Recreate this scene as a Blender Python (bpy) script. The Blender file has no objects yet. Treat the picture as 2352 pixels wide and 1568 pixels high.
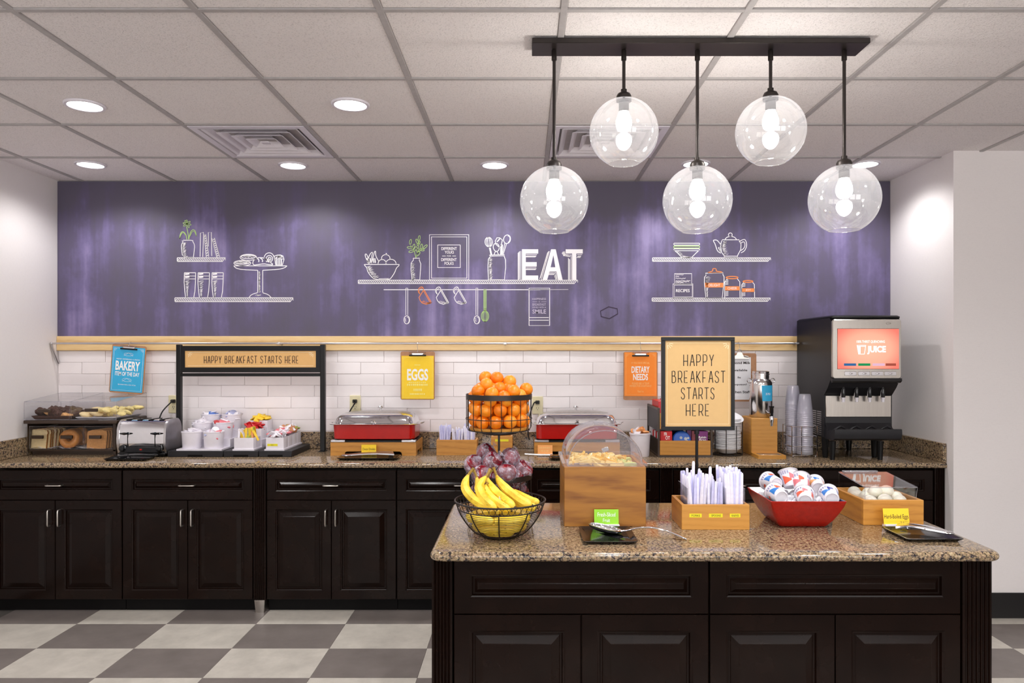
import bpy, bmesh, math, random
from mathutils import Matrix, Vector, Euler, noise as mnoise
PI = math.pi
sc = bpy.context.scene
COL = sc.collection
random.seed(7)
# ------------------------------------------------------------------ camera, light, exposure
F = 1690.0; VX, VY = 1205.0, 812.0; CH = 1.485          # focal (px of a 2352 wide frame), vanishing point, eye height
cam_d = bpy.data.cameras.new('camera'); cam = bpy.data.objects.new('camera', cam_d); COL.objects.link(cam)
cam.location = (0, 0, CH); cam.rotation_euler = (PI/2, 0, 0)
cam_d.sensor_width = 36.0; cam_d.lens = 36.0*F/2352.0
cam_d.shift_x = (1176.0-VX)/2352.0; cam_d.shift_y = (VY-784.0)/2352.0
cam_d.clip_start = 0.05
sc.camera = cam
w = bpy.data.worlds.new('world'); sc.world = w; w.use_nodes = True
w.node_tree.nodes['Background'].inputs['Color'].default_value = (1.0, 0.985, 0.98, 1)
w.node_tree.nodes['Background'].inputs['Strength'].default_value = 4.7  # bright surround acts as fill light through the rear wall openings
sc.view_settings.view_transform = 'Standard'; sc.view_settings.look = 'None'
sc.view_settings.gamma = 1.0; sc.view_settings.use_curve_mapping = False
sc.view_settings.exposure = 0.0
DOWNLIGHT_W = 25.0; FILL_W = 62.0; BULB_EMIT = 108.0
try:
    sc.cycles.max_bounces = 10; sc.cycles.transparent_max_bounces = 32; sc.cycles.diffuse_bounces = 5
    sc.cycles.glossy_bounces = 5; sc.cycles.caustics_reflective = False; sc.cycles.caustics_refractive = False
    sc.cycles.sample_clamp_indirect = 6.0
except Exception:
    pass

def wx(px, Y): return (px-VX)*Y/F
def wz(py, Y): return CH-(py-VY)*Y/F

# ------------------------------------------------------------------ materials
def lin(c):
    r = []
    for v in c[:3]:
        v = v/255.0
        r.append(v/12.92 if v <= 0.04045 else ((v+0.055)/1.055)**2.4)
    return (r[0], r[1], r[2], 1.0)
class NT:
    def __init__(s, name):
        s.m = bpy.data.materials.new(name); s.m.use_nodes = True
        s.t = s.m.node_tree; s.n = s.t.nodes; s.l = s.t.links
        s.b = s.n.get('Principled BSDF'); s.out = s.n.get('Material Output')
    def add(s, typ, **kw):
        n = s.n.new(typ)
        for k, v in kw.items():
            if k.startswith('i_'):
                key = k[2:].replace('_', ' ')
                n.inputs[key].default_value = v
            else: setattr(n, k, v)
        return n
    def link(s, a, b): s.l.new(a, b)
    def coord(s, scale=(1, 1, 1), kind='Object', rot=(0, 0, 0)):
        tc = s.add('ShaderNodeTexCoord'); mp = s.add('ShaderNodeMapping')
        mp.inputs['Scale'].default_value = scale; mp.inputs['Rotation'].default_value = rot
        s.link(tc.outputs[kind], mp.inputs['Vector']); return mp.outputs['Vector']
    def noise(s, vec, scale, detail=3, rough=0.5):
        n = s.add('ShaderNodeTexNoise'); n.inputs['Scale'].default_value = scale
        n.inputs['Detail'].default_value = detail; n.inputs['Roughness'].default_value = rough
        s.link(vec, n.inputs['Vector']); return n.outputs['Fac']
    def ramp(s, fac, stops, interp='LINEAR'):
        r = s.add('ShaderNodeValToRGB'); r.color_ramp.interpolation = interp
        e = r.color_ramp.elements
        while len(e) < len(stops): e.new(0.5)
        for i, (p, c) in enumerate(stops):
            e[i].position = p; e[i].color = c if len(c) == 4 else (*c, 1)
        s.link(fac, r.inputs['Fac']); return r.outputs['Color']
    def bump(s, h, strength=0.2, dist=0.002):
        b = s.add('ShaderNodeBump'); b.inputs['Strength'].default_value = strength; b.inputs['Distance'].default_value = dist
        s.link(h, b.inputs['Height']); s.link(b.outputs['Normal'], s.b.inputs['Normal'])
    def setp(s, rough=None, metal=None, spec=None, coat=None, trans=None, ior=None):
        if rough is not None: s.b.inputs['Roughness'].default_value = rough
        if metal is not None: s.b.inputs['Metallic'].default_value = metal
        if spec is not None: s.b.inputs['Specular IOR Level'].default_value = spec
        if coat is not None:
            s.b.inputs['Coat Weight'].default_value = coat; s.b.inputs['Coat Roughness'].default_value = 0.1
        if trans is not None: s.b.inputs['Transmission Weight'].default_value = trans
        if ior is not None: s.b.inputs['IOR'].default_value = ior

_plain = {}
def plain(name, c, rough=0.5, metal=0.0, var=0.06, scale=40.0, bump=0.0, spec=None, coat=None, sss=0):
    """one colour with a little procedural mottling"""
    if name in _plain: return _plain[name]
    n = NT(name); v = n.coord(); f = n.noise(v, scale, 3)
    c0 = lin(c); lo = tuple(x*(1-var) for x in c0[:3])+(1,); hi = tuple(min(1, x*(1+var)) for x in c0[:3])+(1,)
    n.link(n.ramp(f, [(0.3, lo), (0.7, hi)]), n.b.inputs['Base Color'])
    n.setp(rough=rough, metal=metal, spec=spec, coat=coat)
    if sss: n.b.inputs['Subsurface Weight'].default_value = sss; n.b.inputs['Subsurface Scale'].default_value = 0.01
    if bump: n.bump(n.noise(v, scale*3, 2), bump, 0.002)
    _plain[name] = n.m
    return n.m

def wood(name, light, dark, axis='X', scale=1.0, rough=0.42, dist=7.0):
    n = NT(name)
    sq = {'X': (1.3, 9, 9), 'Y': (9, 1.3, 9), 'Z': (9, 9, 1.3)}[axis]
    v = n.coord(tuple(a*scale for a in sq))
    d = n.noise(v, 1.6, 2)
    wv = n.add('ShaderNodeTexWave', wave_type='BANDS', bands_direction='Z' if axis != 'Z' else 'X')
    wv.inputs['Scale'].default_value = 1.1; wv.inputs['Distortion'].default_value = dist; wv.inputs['Detail'].default_value = 2.5
    n.link(v, wv.inputs['Vector'])
    fine = n.noise(n.coord(tuple(a*scale*9 for a in sq)), 2.0, 2)
    mx = n.add('ShaderNodeMath', operation='MULTIPLY_ADD'); mx.inputs[1].default_value = 0.55
    n.link(wv.outputs['Fac'], mx.inputs[0]); n.link(fine, mx.inputs[2])
    md = n.add('ShaderNodeMath', operation='MULTIPLY'); md.inputs[1].default_value = 0.75; n.link(mx.outputs[0], md.inputs[0])
    n.link(n.ramp(md.outputs[0], [(0.15, lin(light)), (0.62, lin([(a*2+b)/3 for a, b in zip(light, dark)])), (0.95, lin(dark))]), n.b.inputs['Base Color'])
    n.setp(rough=rough); n.bump(fine, 0.08, 0.001)
    return n.m

def granite(name, k=1.0):
    n = NT(name); v = n.coord()
    vo = n.add('ShaderNodeTexVoronoi'); vo.inputs['Scale'].default_value = 150*k; n.link(v, vo.inputs['Vector'])
    a = n.noise(v, 105*k, 4, 0.62); b = n.noise(v, 62*k, 3, 0.55); c2 = n.noise(v, 260*k, 2)
    base = n.ramp(a, [(0.30, lin((44, 38, 34))), (0.42, lin((104, 88, 68))), (0.55, lin((160, 136, 104))), (0.70, lin((196, 178, 150)))])
    spk = n.ramp(b, [(0.40, (1, 1, 1, 1)), (0.46, (0, 0, 0, 1))])
    mx = n.add('ShaderNodeMix', data_type='RGBA'); n.link(spk, mx.inputs['Factor']); n.link(base, mx.inputs['A'])
    mx.inputs['B'].default_value = lin((38, 34, 38))
    f2 = n.ramp(c2, [(0.56, (0, 0, 0, 1)), (0.66, (1, 1, 1, 1))])
    m2 = n.add('ShaderNodeMix', data_type='RGBA'); n.link(f2, m2.inputs['Factor']); n.link(mx.outputs['Result'], m2.inputs['A'])
    m2.inputs['B'].default_value = lin((176, 152, 128))
    m3 = n.add('ShaderNodeMix', data_type='RGBA', blend_type='MULTIPLY'); m3.inputs['Factor'].default_value = 0.10
    n.link(m2.outputs['Result'], m3.inputs['A'])
    n.link(vo.outputs['Color'], m3.inputs['B'])
    n.link(m3.outputs['Result'], n.b.inputs['Base Color'])
    n.setp(rough=0.09, spec=0.6)
    return n.m

def clear(name, tint=(0.97, 0.97, 0.98), ior=1.45, base=0.0, rough=0.02, haze=0.0):
    """thin clear sheet: transparent with a mirror-like surface by Fresnel"""
    n = NT(name); n.n.remove(n.b)
    tr = n.add('ShaderNodeBsdfTransparent'); tr.inputs['Color'].default_value = (*tint, 1)
    gl = n.add('ShaderNodeBsdfGlossy'); gl.inputs['Roughness'].default_value = rough
    lw = n.add('ShaderNodeLayerWeight'); lw.inputs['Blend'].default_value = 0.5
    pw = n.add('ShaderNodeMath', operation='POWER'); pw.inputs[1].default_value = 4.0; n.link(lw.outputs['Facing'], pw.inputs[0])
    f0 = ((ior-1)/(ior+1))**2+base
    ad = n.add('ShaderNodeMath', operation='MULTIPLY_ADD'); ad.use_clamp = True; ad.inputs[1].default_value = 0.9-f0; ad.inputs[2].default_value = f0
    n.link(pw.outputs[0], ad.inputs[0])
    mx = n.add('ShaderNodeMixShader'); n.link(ad.outputs[0], mx.inputs[0]); n.link(tr.outputs[0], mx.inputs[1]); n.link(gl.outputs[0], mx.inputs[2])
    last = mx
    if haze:
        df = n.add('ShaderNodeBsdfTranslucent'); df.inputs['Color'].default_value = (0.9, 0.9, 0.95, 1)
        d2 = n.add('ShaderNodeBsdfDiffuse'); d2.inputs['Color'].default_value = (0.86, 0.86, 0.92, 1)
        a2 = n.add('ShaderNodeMixShader'); n.link(df.outputs[0], a2.inputs[1]); n.link(d2.outputs[0], a2.inputs[2])
        m2 = n.add('ShaderNodeMixShader'); m2.inputs[0].default_value = haze
        n.link(mx.outputs[0], m2.inputs[1]); n.link(a2.outputs[0], m2.inputs[2]); last = m2
    n.link(last.outputs[0], n.out.inputs['Surface'])
    return n.m

def emit(name, c, strength):
    n = NT(name); n.n.remove(n.b); e = n.add('ShaderNodeEmission')
    e.inputs['Color'].default_value = c; e.inputs['Strength'].default_value = strength
    n.link(e.outputs[0], n.out.inputs['Surface']); return n.m

def mat_wall(name, c):
    n = NT(name); v = n.coord((60, 60, 900)); f = n.noise(v, 1.0, 2)
    v2 = n.coord((900, 900, 60)); f2 = n.noise(v2, 1.0, 2)
    a = n.add('ShaderNodeMath', operation='ADD'); n.link(f, a.inputs[0]); n.link(f2, a.inputs[1])
    c0 = lin(c); n.link(n.ramp(a.outputs[0], [(0.7, tuple(x*0.95 for x in c0[:3])+(1,)), (1.25, c0)]), n.b.inputs['Base Color'])
    n.setp(rough=0.7); n.bump(a.outputs[0], 0.15, 0.001); return n.m

def mat_ceiling_tile():
    n = NT('ceiling_tile_mineral'); v = n.coord()
    oi = n.add('ShaderNodeObjectInfo')
    ad = n.add('ShaderNodeVectorMath', operation='ADD'); n.link(v, ad.inputs[0])
    cm = n.add('ShaderNodeCombineXYZ'); mu = n.add('ShaderNodeMath', operation='MULTIPLY'); mu.inputs[1].default_value = 37.0
    n.link(oi.outputs['Random'], mu.inputs[0]); n.link(mu.outputs[0], cm.inputs[0]); n.link(mu.outputs[0], cm.inputs[1])
    n.link(cm.outputs[0], ad.inputs[1])
    v = ad.outputs[0]
    a = n.noise(v, 170, 3, 0.6); b = n.noise(v, 4.0, 5, 0.65)
    cr = n.ramp(b, [(0.485, (0, 0, 0, 1)), (0.5, (1, 1, 1, 1)), (0.515, (0, 0, 0, 1))])
    pit = n.ramp(a, [(0.34, (0.80, 0.80, 0.80, 1)), (0.46, (1, 1, 1, 1))])
    mx = n.add('ShaderNodeMix', data_type='RGBA', blend_type='MULTIPLY'); mx.inputs['Factor'].default_value = 1.0
    mx.inputs['A'].default_value = lin((244, 239, 239)); n.link(pit, mx.inputs['B'])
    n.link(mx.outputs['Result'], n.b.inputs['Base Color'])
    s = n.add('ShaderNodeMath', operation='MULTIPLY_ADD'); s.inputs[1].default_value = 0.25; n.link(cr, s.inputs[0]); n.link(a, s.inputs[2])
    n.setp(rough=0.9, spec=0.2); n.bump(s.outputs[0], 0.6, 0.006); return n.m

def mat_chalkboard():
    n = NT('chalkboard_paint')
    base = n.noise(n.coord((1.0, 1.0, 0.35)), 1.7, 4, 0.6)
    st = n.noise(n.coord((6.0, 1.0, 0.45)), 1.3, 4, 0.55)
    cl = n.noise(n.coord((2.2, 1, 1.5)), 2.4, 5, 0.68)
    big = n.noise(n.coord((0.9, 1, 0.9)), 1.6, 2)
    m = n.add('ShaderNodeMath', operation='MULTIPLY'); n.link(st, m.inputs[0]); n.link(big, m.inputs[1])
    s = n.add('ShaderNodeMath', operation='MULTIPLY_ADD'); s.inputs[1].default_value = 1.15; n.link(m.outputs[0], s.inputs[0])
    k = n.add('ShaderNodeMath', operation='MULTIPLY'); k.inputs[1].default_value = 0.36; n.link(cl, k.inputs[0]); n.link(k.outputs[0], s.inputs[2])
    sx_ = n.add('ShaderNodeSeparateXYZ'); tc = n.add('ShaderNodeTexCoord'); n.link(tc.outputs['Object'], sx_.inputs[0])
    zz = n.add('ShaderNodeMath', operation='MULTIPLY_ADD'); zz.inputs[1].default_value = -0.42; n.link(n.noise(n.coord((1.6, 1, 1.0)), 2.0, 4, 0.6), zz.inputs[0]); n.link(sx_.outputs['Z'], zz.inputs[2])
    msk = n.ramp(zz.outputs[0], [(0.0, (1, 1, 1, 1)), (0.16, (0, 0, 0, 1))])
    sub = n.add('ShaderNodeMath', operation='MULTIPLY_ADD'); sub.inputs[1].default_value = 0.17; n.link(msk, sub.inputs[0])
    sm = n.add('ShaderNodeMath', operation='ADD'); sm.inputs[1].default_value = -0.145; n.link(s.outputs[0], sm.inputs[0]); n.link(sm.outputs[0], sub.inputs[2]); s = sub
    n.link(n.ramp(s.outputs[0], [(0.36, lin((92, 86, 104))), (0.48, lin((96, 88, 116))), (0.58, lin((112, 102, 142))), (0.74, lin((150, 138, 182)))]), n.b.inputs['Base Color'])
    n.setp(rough=0.52, spec=0.38); n.bump(base, 0.05, 0.002); return n.m

def mat_vinyl(name, c):
    n = NT(name); oi = n.add('ShaderNodeObjectInfo')
    tc = n.add('ShaderNodeTexCoord'); mu = n.add('ShaderNodeMath', operation='MULTIPLY'); mu.inputs[1].default_value = 50.0
    n.link(oi.outputs['Random'], mu.inputs[0])
    ad = n.add('ShaderNodeVectorMath', operation='ADD'); n.link(tc.outputs['Object'], ad.inputs[0])
    cm = n.add('ShaderNodeCombineXYZ'); n.link(mu.outputs[0], cm.inputs[0]); n.link(mu.outputs[0], cm.inputs[2]); n.link(cm.outputs[0], ad.inputs[1])
    f = n.noise(ad.outputs[0], 7.0, 6, 0.65)
    c0 = lin(c)
    n.link(n.ramp(f, [(0.3, tuple(x*0.84 for x in c0[:3])+(1,)), (0.7, tuple(min(1, x*1.14) for x in c0[:3])+(1,))]), n.b.inputs['Base Color'])
    n.setp(rough=0.38); n.bump(f, 0.05, 0.002); return n.m

def mat_orange():
    n = NT('orange_peel'); v = n.coord(); oi = n.add('ShaderNodeObjectInfo')
    n.link(n.ramp(oi.outputs['Random'], [(0.0, lin((236, 118, 8))), (0.5, lin((246, 140, 16))), (1.0, lin((250, 158, 40)))]), n.b.inputs['Base Color'])
    n.setp(rough=0.36); n.bump(n.noise(v, 260, 2), 0.12, 0.001); return n.m

def mat_banana():
    n = NT('banana_skin'); v = n.coord()
    a = n.noise(v, 28, 4, 0.6); b = n.noise(v, 120, 2)
    base = n.ramp(a, [(0.30, lin((205, 168, 40))), (0.5, lin((244, 208, 62))), (0.7, lin((250, 222, 96)))])
    sp = n.ramp(b, [(0.26, (1, 1, 1, 1)), (0.31, (0, 0, 0, 1))])
    mx = n.add('ShaderNodeMix', data_type='RGBA'); n.link(sp, mx.inputs['Factor']); n.link(base, mx.inputs['A']); mx.inputs['B'].default_value = lin((120, 84, 30))
    n.link(mx.outputs['Result'], n.b.inputs['Base Color']); n.setp(rough=0.4); return n.m

def mat_apple():
    n = NT('apple_skin'); v = n.coord()
    a = n.noise(v, 26, 4, 0.6)
    n.link(n.ramp(a, [(0.35, lin((70, 12, 26))), (0.55, lin((138, 24, 40))), (0.75, lin((190, 84, 72)))]), n.b.inputs['Base Color'])
    n.setp(rough=0.25); return n.m
def mat_wrap():
    n = NT('cling_film'); n.n.remove(n.b); v = n.coord()
    a = n.noise(v, 48, 5, 0.72)
    tr = n.add('ShaderNodeBsdfTransparent'); tr.inputs['Color'].default_value = (0.95, 0.93, 0.97, 1)
    gl = n.add('ShaderNodeBsdfPrincipled'); gl.inputs['Base Color'].default_value = lin((226, 220, 236)); gl.inputs['Roughness'].default_value = 0.15
    bp = n.add('ShaderNodeBump'); bp.inputs['Strength'].default_value = 0.9; bp.inputs['Distance'].default_value = 0.006
    n.link(a, bp.inputs['Height']); n.link(bp.outputs['Normal'], gl.inputs['Normal'])
    fac = n.ramp(a, [(0.40, (0.10, 0.10, 0.10, 1)), (0.55, (0.32, 0.32, 0.32, 1)), (0.68, (0.85, 0.85, 0.85, 1))])
    mx = n.add('ShaderNodeMixShader'); n.link(fac, mx.inputs[0]); n.link(tr.outputs[0], mx.inputs[1]); n.link(gl.outputs[0], mx.inputs[2])
    n.link(mx.outputs[0], n.out.inputs['Surface']); return n.m

def mat_brushed(name, c, rough=0.28, axis='Z'):
    n = NT(name); sc3 = {'Z': (300, 300, 6), 'X': (6, 300, 300)}[axis]
    f = n.noise(n.coord(sc3), 1.0, 2)
    c0 = lin(c); n.link(n.ramp(f, [(0.3, tuple(x*0.9 for x in c0[:3])+(1,)), (0.7, c0)]), n.b.inputs['Base Color'])
    n.setp(rough=rough, metal=1.0); n.bump(f, 0.04, 0.0005); return n.m

def mat_screen():
    n = NT('lit_screen'); n.n.remove(n.b)
    tc = n.add('ShaderNodeTexCoord'); mp = n.add('ShaderNodeMapping'); mp.inputs['Scale'].default_value = (4.6, 1, 6.6)
    n.link(tc.outputs['Object'], mp.inputs['Vector'])
    ln = n.add('ShaderNodeVectorMath', operation='LENGTH'); n.link(mp.outputs[0], ln.inputs[0])
    c = n.ramp(ln.outputs['Value'], [(0.0, lin((255, 196, 166))), (0.6, lin((255, 178, 150))), (1.0, lin((250, 128, 112)))])
    e = n.add('ShaderNodeEmission'); e.inputs['Strength'].default_value = 1.12; n.link(c, e.inputs['Color'])
    n.link(e.outputs[0], n.out.inputs['Surface']); return n.m

M = {}
M['wall'] = mat_wall('wallpaper_linen', (236, 231, 230))
M['tile_white'] = plain('glazed_white_tile', (247, 240, 241), 0.2, var=0.03, scale=6, bump=0.03)
M['grout'] = plain('grout', (236, 230, 230), 0.9)
M['ceil'] = mat_ceiling_tile()
M['tbar'] = plain('grid_bar_shadow_grey', (176, 172, 172), 0.5)  # grey darkened to draw the shadow lines between the ceiling tiles
M['chalkboard'] = mat_chalkboard()
M['chalk'] = plain('white_chalk', (250, 246, 250), 0.9, var=0.06, scale=300)
M['chalk_soft'] = plain('soft_white_chalk', (206, 196, 218), 0.9, var=0.12, scale=300)
M['chalk_green'] = plain('green_chalk', (188, 222, 140), 0.9, var=0.1, scale=300)
M['chalk_orange'] = plain('orange_chalk', (244, 146, 84), 0.9, var=0.06, scale=300)
M['chalk_dark'] = plain('dark_chalk', (66, 56, 76), 0.9)
M['granite'] = granite('polished_granite', 1.22)
M['espresso'] = plain('espresso_wood', (22, 11, 7), 0.2, var=0.25, scale=9, spec=0.17)
M['toe'] = plain('toe_kick_black', (7, 5, 5), 0.6, spec=0.15)
M['nickel'] = mat_brushed('brushed_nickel', (206, 200, 192), 0.3)
M['chrome'] = plain('chrome', (232, 232, 236), 0.06, 1.0, var=0.02)
M['steel'] = mat_brushed('brushed_steel', (196, 190, 182), 0.27)
M['can_steel'] = mat_brushed('brushed_can_steel', (226, 222, 220), 0.17)
M['steel_soft'] = plain('satin_steel', (206, 204, 206), 0.28, 1.0, var=0.03)
M['lid_top'] = plain('worn_steel_lid', (188, 184, 180), 0.30, 1.0, var=0.10, scale=60, bump=0.05)
M['black'] = plain('black_plastic', (11, 11, 12), 0.35, var=0.1, spec=0.3)
M['black_gloss'] = plain('black_gloss', (14, 14, 17), 0.12, var=0.1)
M['black_soft'] = plain('black_satin', (24, 23, 27), 0.42, var=0.08, spec=0.4)
M['bronze'] = plain('dark_bronze_metal', (50, 44, 42), 0.38, 0.5, var=0.1)
M['wire'] = plain('black_wire', (38, 31, 28), 0.4, 0.3, var=0.1)
M['brown'] = plain('brown_case_plastic', (58, 42, 30), 0.35, var=0.08)
M['wood'] = wood('honey_wood', (206, 146, 62), (178, 118, 42))
M['wood_y'] = wood('honey_wood_side', (198, 138, 58), (170, 112, 40), 'Y')
M['wood_grain'] = wood('knotty_box_wood', (174, 118, 44), (122, 72, 20), scale=.5, dist=19.0)
M['bamboo'] = wood('bamboo_wood', (204, 146, 64), (188, 130, 50), scale=1.3)
M['rail'] = wood('pine_rail_wood', (246, 214, 158), (218, 174, 112), scale=0.5)
M['hardboard'] = plain('hardboard_brown', (178, 130, 94), 0.6, var=0.1)
M['white_plastic'] = plain('white_melamine', (232, 228, 236), 0.3, var=0.02)
M['white_paper'] = plain('white_paper', (240, 240, 244), 0.7, var=0.02)
M['ivory'] = plain('ivory_plastic', (226, 216, 178), 0.4, var=0.02)
M['red_enamel'] = plain('red_enamel', (188, 18, 11), 0.22, var=0.05, coat=0.3)
M['red_bowl'] = plain('red_hammered_melamine', (168, 24, 12), 0.24, var=0.12, scale=60, bump=0.6)
M['gold_board'] = plain('kraft_gold_board', (226, 178, 112), 0.6, var=0.02)
M['tan_board'] = plain('tan_poster_board', (214, 176, 118), 0.6, var=0.02)
M['cream_print'] = plain('cream_print', (250, 230, 190), 0.7)
M['brown_print'] = plain('brown_print', (70, 44, 28), 0.7)
M['black_print'] = plain('black_print', (24, 20, 20), 0.7)
M['white_print'] = plain('white_print', (250, 250, 250), 0.7, var=0.01)
M['blue_paper'] = plain('blue_paper', (52, 176, 226), 0.6, var=0.02)
M['yellow_paper'] = plain('yellow_paper', (254, 212, 40), 0.6, var=0.02)
M['pale_yellow_print'] = plain('pale_yellow_print', (255, 236, 140), 0.7)
M['orange_paper'] = plain('orange_paper', (255, 144, 40), 0.6, var=0.02)
M['peach_card'] = plain('peach_card', (255, 178, 104), 0.6, var=0.02)
M['pale_orange_print'] = plain('pale_orange_print', (255, 200, 130), 0.7)
M['green_card'] = plain('lime_card', (150, 216, 44), 0.5, var=0.02)
M['label_yellow'] = plain('label_yellow', (232, 222, 32), 0.5, var=0.02)
M['acrylic'] = clear('clear_acrylic')
M['acrylic_edge'] = clear('acrylic_edge', (0.86, 0.86, 0.90), base=0.08, haze=0.22)
M['acrylic_dome'] = clear('acrylic_dome', (0.94, 0.92, 0.95), base=0.04, haze=0.10)
M['globe'] = clear('lustre_glass', (0.95, 0.94, 0.91), ior=1.6, base=0.06, rough=0.03, haze=0.075)
M['cup_clear'] = clear('clear_cup', (0.92, 0.90, 0.95), base=0.08, haze=0.42)
M['bulb'] = emit('lit_bulb', (1.0, 0.965, 0.925, 1), BULB_EMIT)
M['lamp_disc'] = emit('lit_lens', (1.0, 0.97, 0.94, 1), 14.0)
M['screen'] = mat_screen()
M['orange'] = mat_orange(); M['banana'] = mat_banana()
M['banana_stem'] = plain('banana_stem', (150, 120, 44), 0.6, var=0.25, scale=90)
M['banana_tip'] = plain('banana_tip', (62, 46, 26), 0.8)
M['apple'] = mat_apple(); M['wrap'] = mat_wrap()
M['wrap_white'] = plain('wrapped_cutlery', (236, 234, 250), 0.35, var=0.05, scale=120)
M['wrap_lav'] = plain('wrapped_cutlery_lavender', (206, 206, 244), 0.35, var=0.06, scale=120)
M['egg'] = plain('egg_white', (240, 236, 218), 0.3, var=0.02, sss=0.1)
M['ice'] = plain('crushed_ice', (226, 226, 232), 0.12, var=0.06, scale=90, bump=0.4)
M['vinyl_dark'] = mat_vinyl('vinyl_dark_grey', (122, 114, 110))
M['vinyl_light'] = mat_vinyl('vinyl_light_grey', (196, 190, 180))
M['floor'] = plain('floor_screed', (88, 84, 80), 0.6)
M['baseb'] = plain('black_rubber_base', (16, 15, 16), 0.45)
M['bread'] = plain('bread_crumb', (236, 212, 160), 0.8, var=0.1, scale=120, bump=0.3)
M['crust'] = plain('bread_crust', (186, 122, 56), 0.65, var=0.2, scale=50)
M['brown_bread'] = plain('wheat_bread', (206, 146, 84), 0.8, var=0.14, scale=120, bump=0.3)
M['bagel'] = plain('bagel_crust', (204, 134, 62), 0.45, var=0.22, scale=30)
M['muffin'] = plain('chocolate_muffin', (70, 40, 28), 0.7, var=0.35, scale=80, bump=0.5)
M['muffin_pale'] = plain('pale_muffin', (214, 162, 104), 0.7, var=0.2, scale=60, bump=0.3)
M['danish'] = plain('pale_pastry', (238, 218, 146), 0.5, var=0.14, scale=50, bump=0.2)
M['fruit_a'] = plain('pale_fruit', (246, 220, 140), 0.25, var=0.08, scale=50)
M['fruit_b'] = plain('yellow_fruit', (246, 200, 90), 0.25, var=0.1, scale=50)
M['fruit_c'] = plain('green_fruit', (206, 214, 130), 0.25, var=0.1, scale=50)
def pk(name, c): return plain(name, c, 0.35, var=0.05)
M['p_white'] = pk('packet_white', (236, 232, 240)); M['p_red'] = pk('packet_red', (196, 40, 44)); M['p_yellow'] = pk('packet_yellow', (240, 200, 50))
M['p_blue'] = pk('packet_blue', (70, 110, 190)); M['p_pink'] = pk('packet_pink', (222, 120, 130)); M['p_lav'] = pk('packet_lavender', (176, 180, 214))
M['p_brown'] = pk('packet_brown', (190, 126, 84)); M['p_green'] = pk('packet_green', (150, 170, 60)); M['p_orange'] = pk('packet_orange', (240, 168, 108))
M['cereal_red'] = pk('cereal_box_red', (206, 26, 34)); M['cereal_blue'] = pk('cereal_cup_blue', (24, 96, 200)); M['cereal_purple'] = pk('cereal_box_purple', (126, 36, 120)); M['cereal_dark'] = pk('cereal_cup_navy', (28, 40, 90))
M['cup_print_blue'] = pk('cup_print_blue', (44, 124, 206)); M['cup_print_red'] = pk('cup_print_red', (232, 98, 66)); M['foil'] = plain('foil_lid', (216, 214, 222), 0.3, 0.6)
M['cup_print_navy'] = pk('cup_print_navy', (50, 60, 150))

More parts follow.
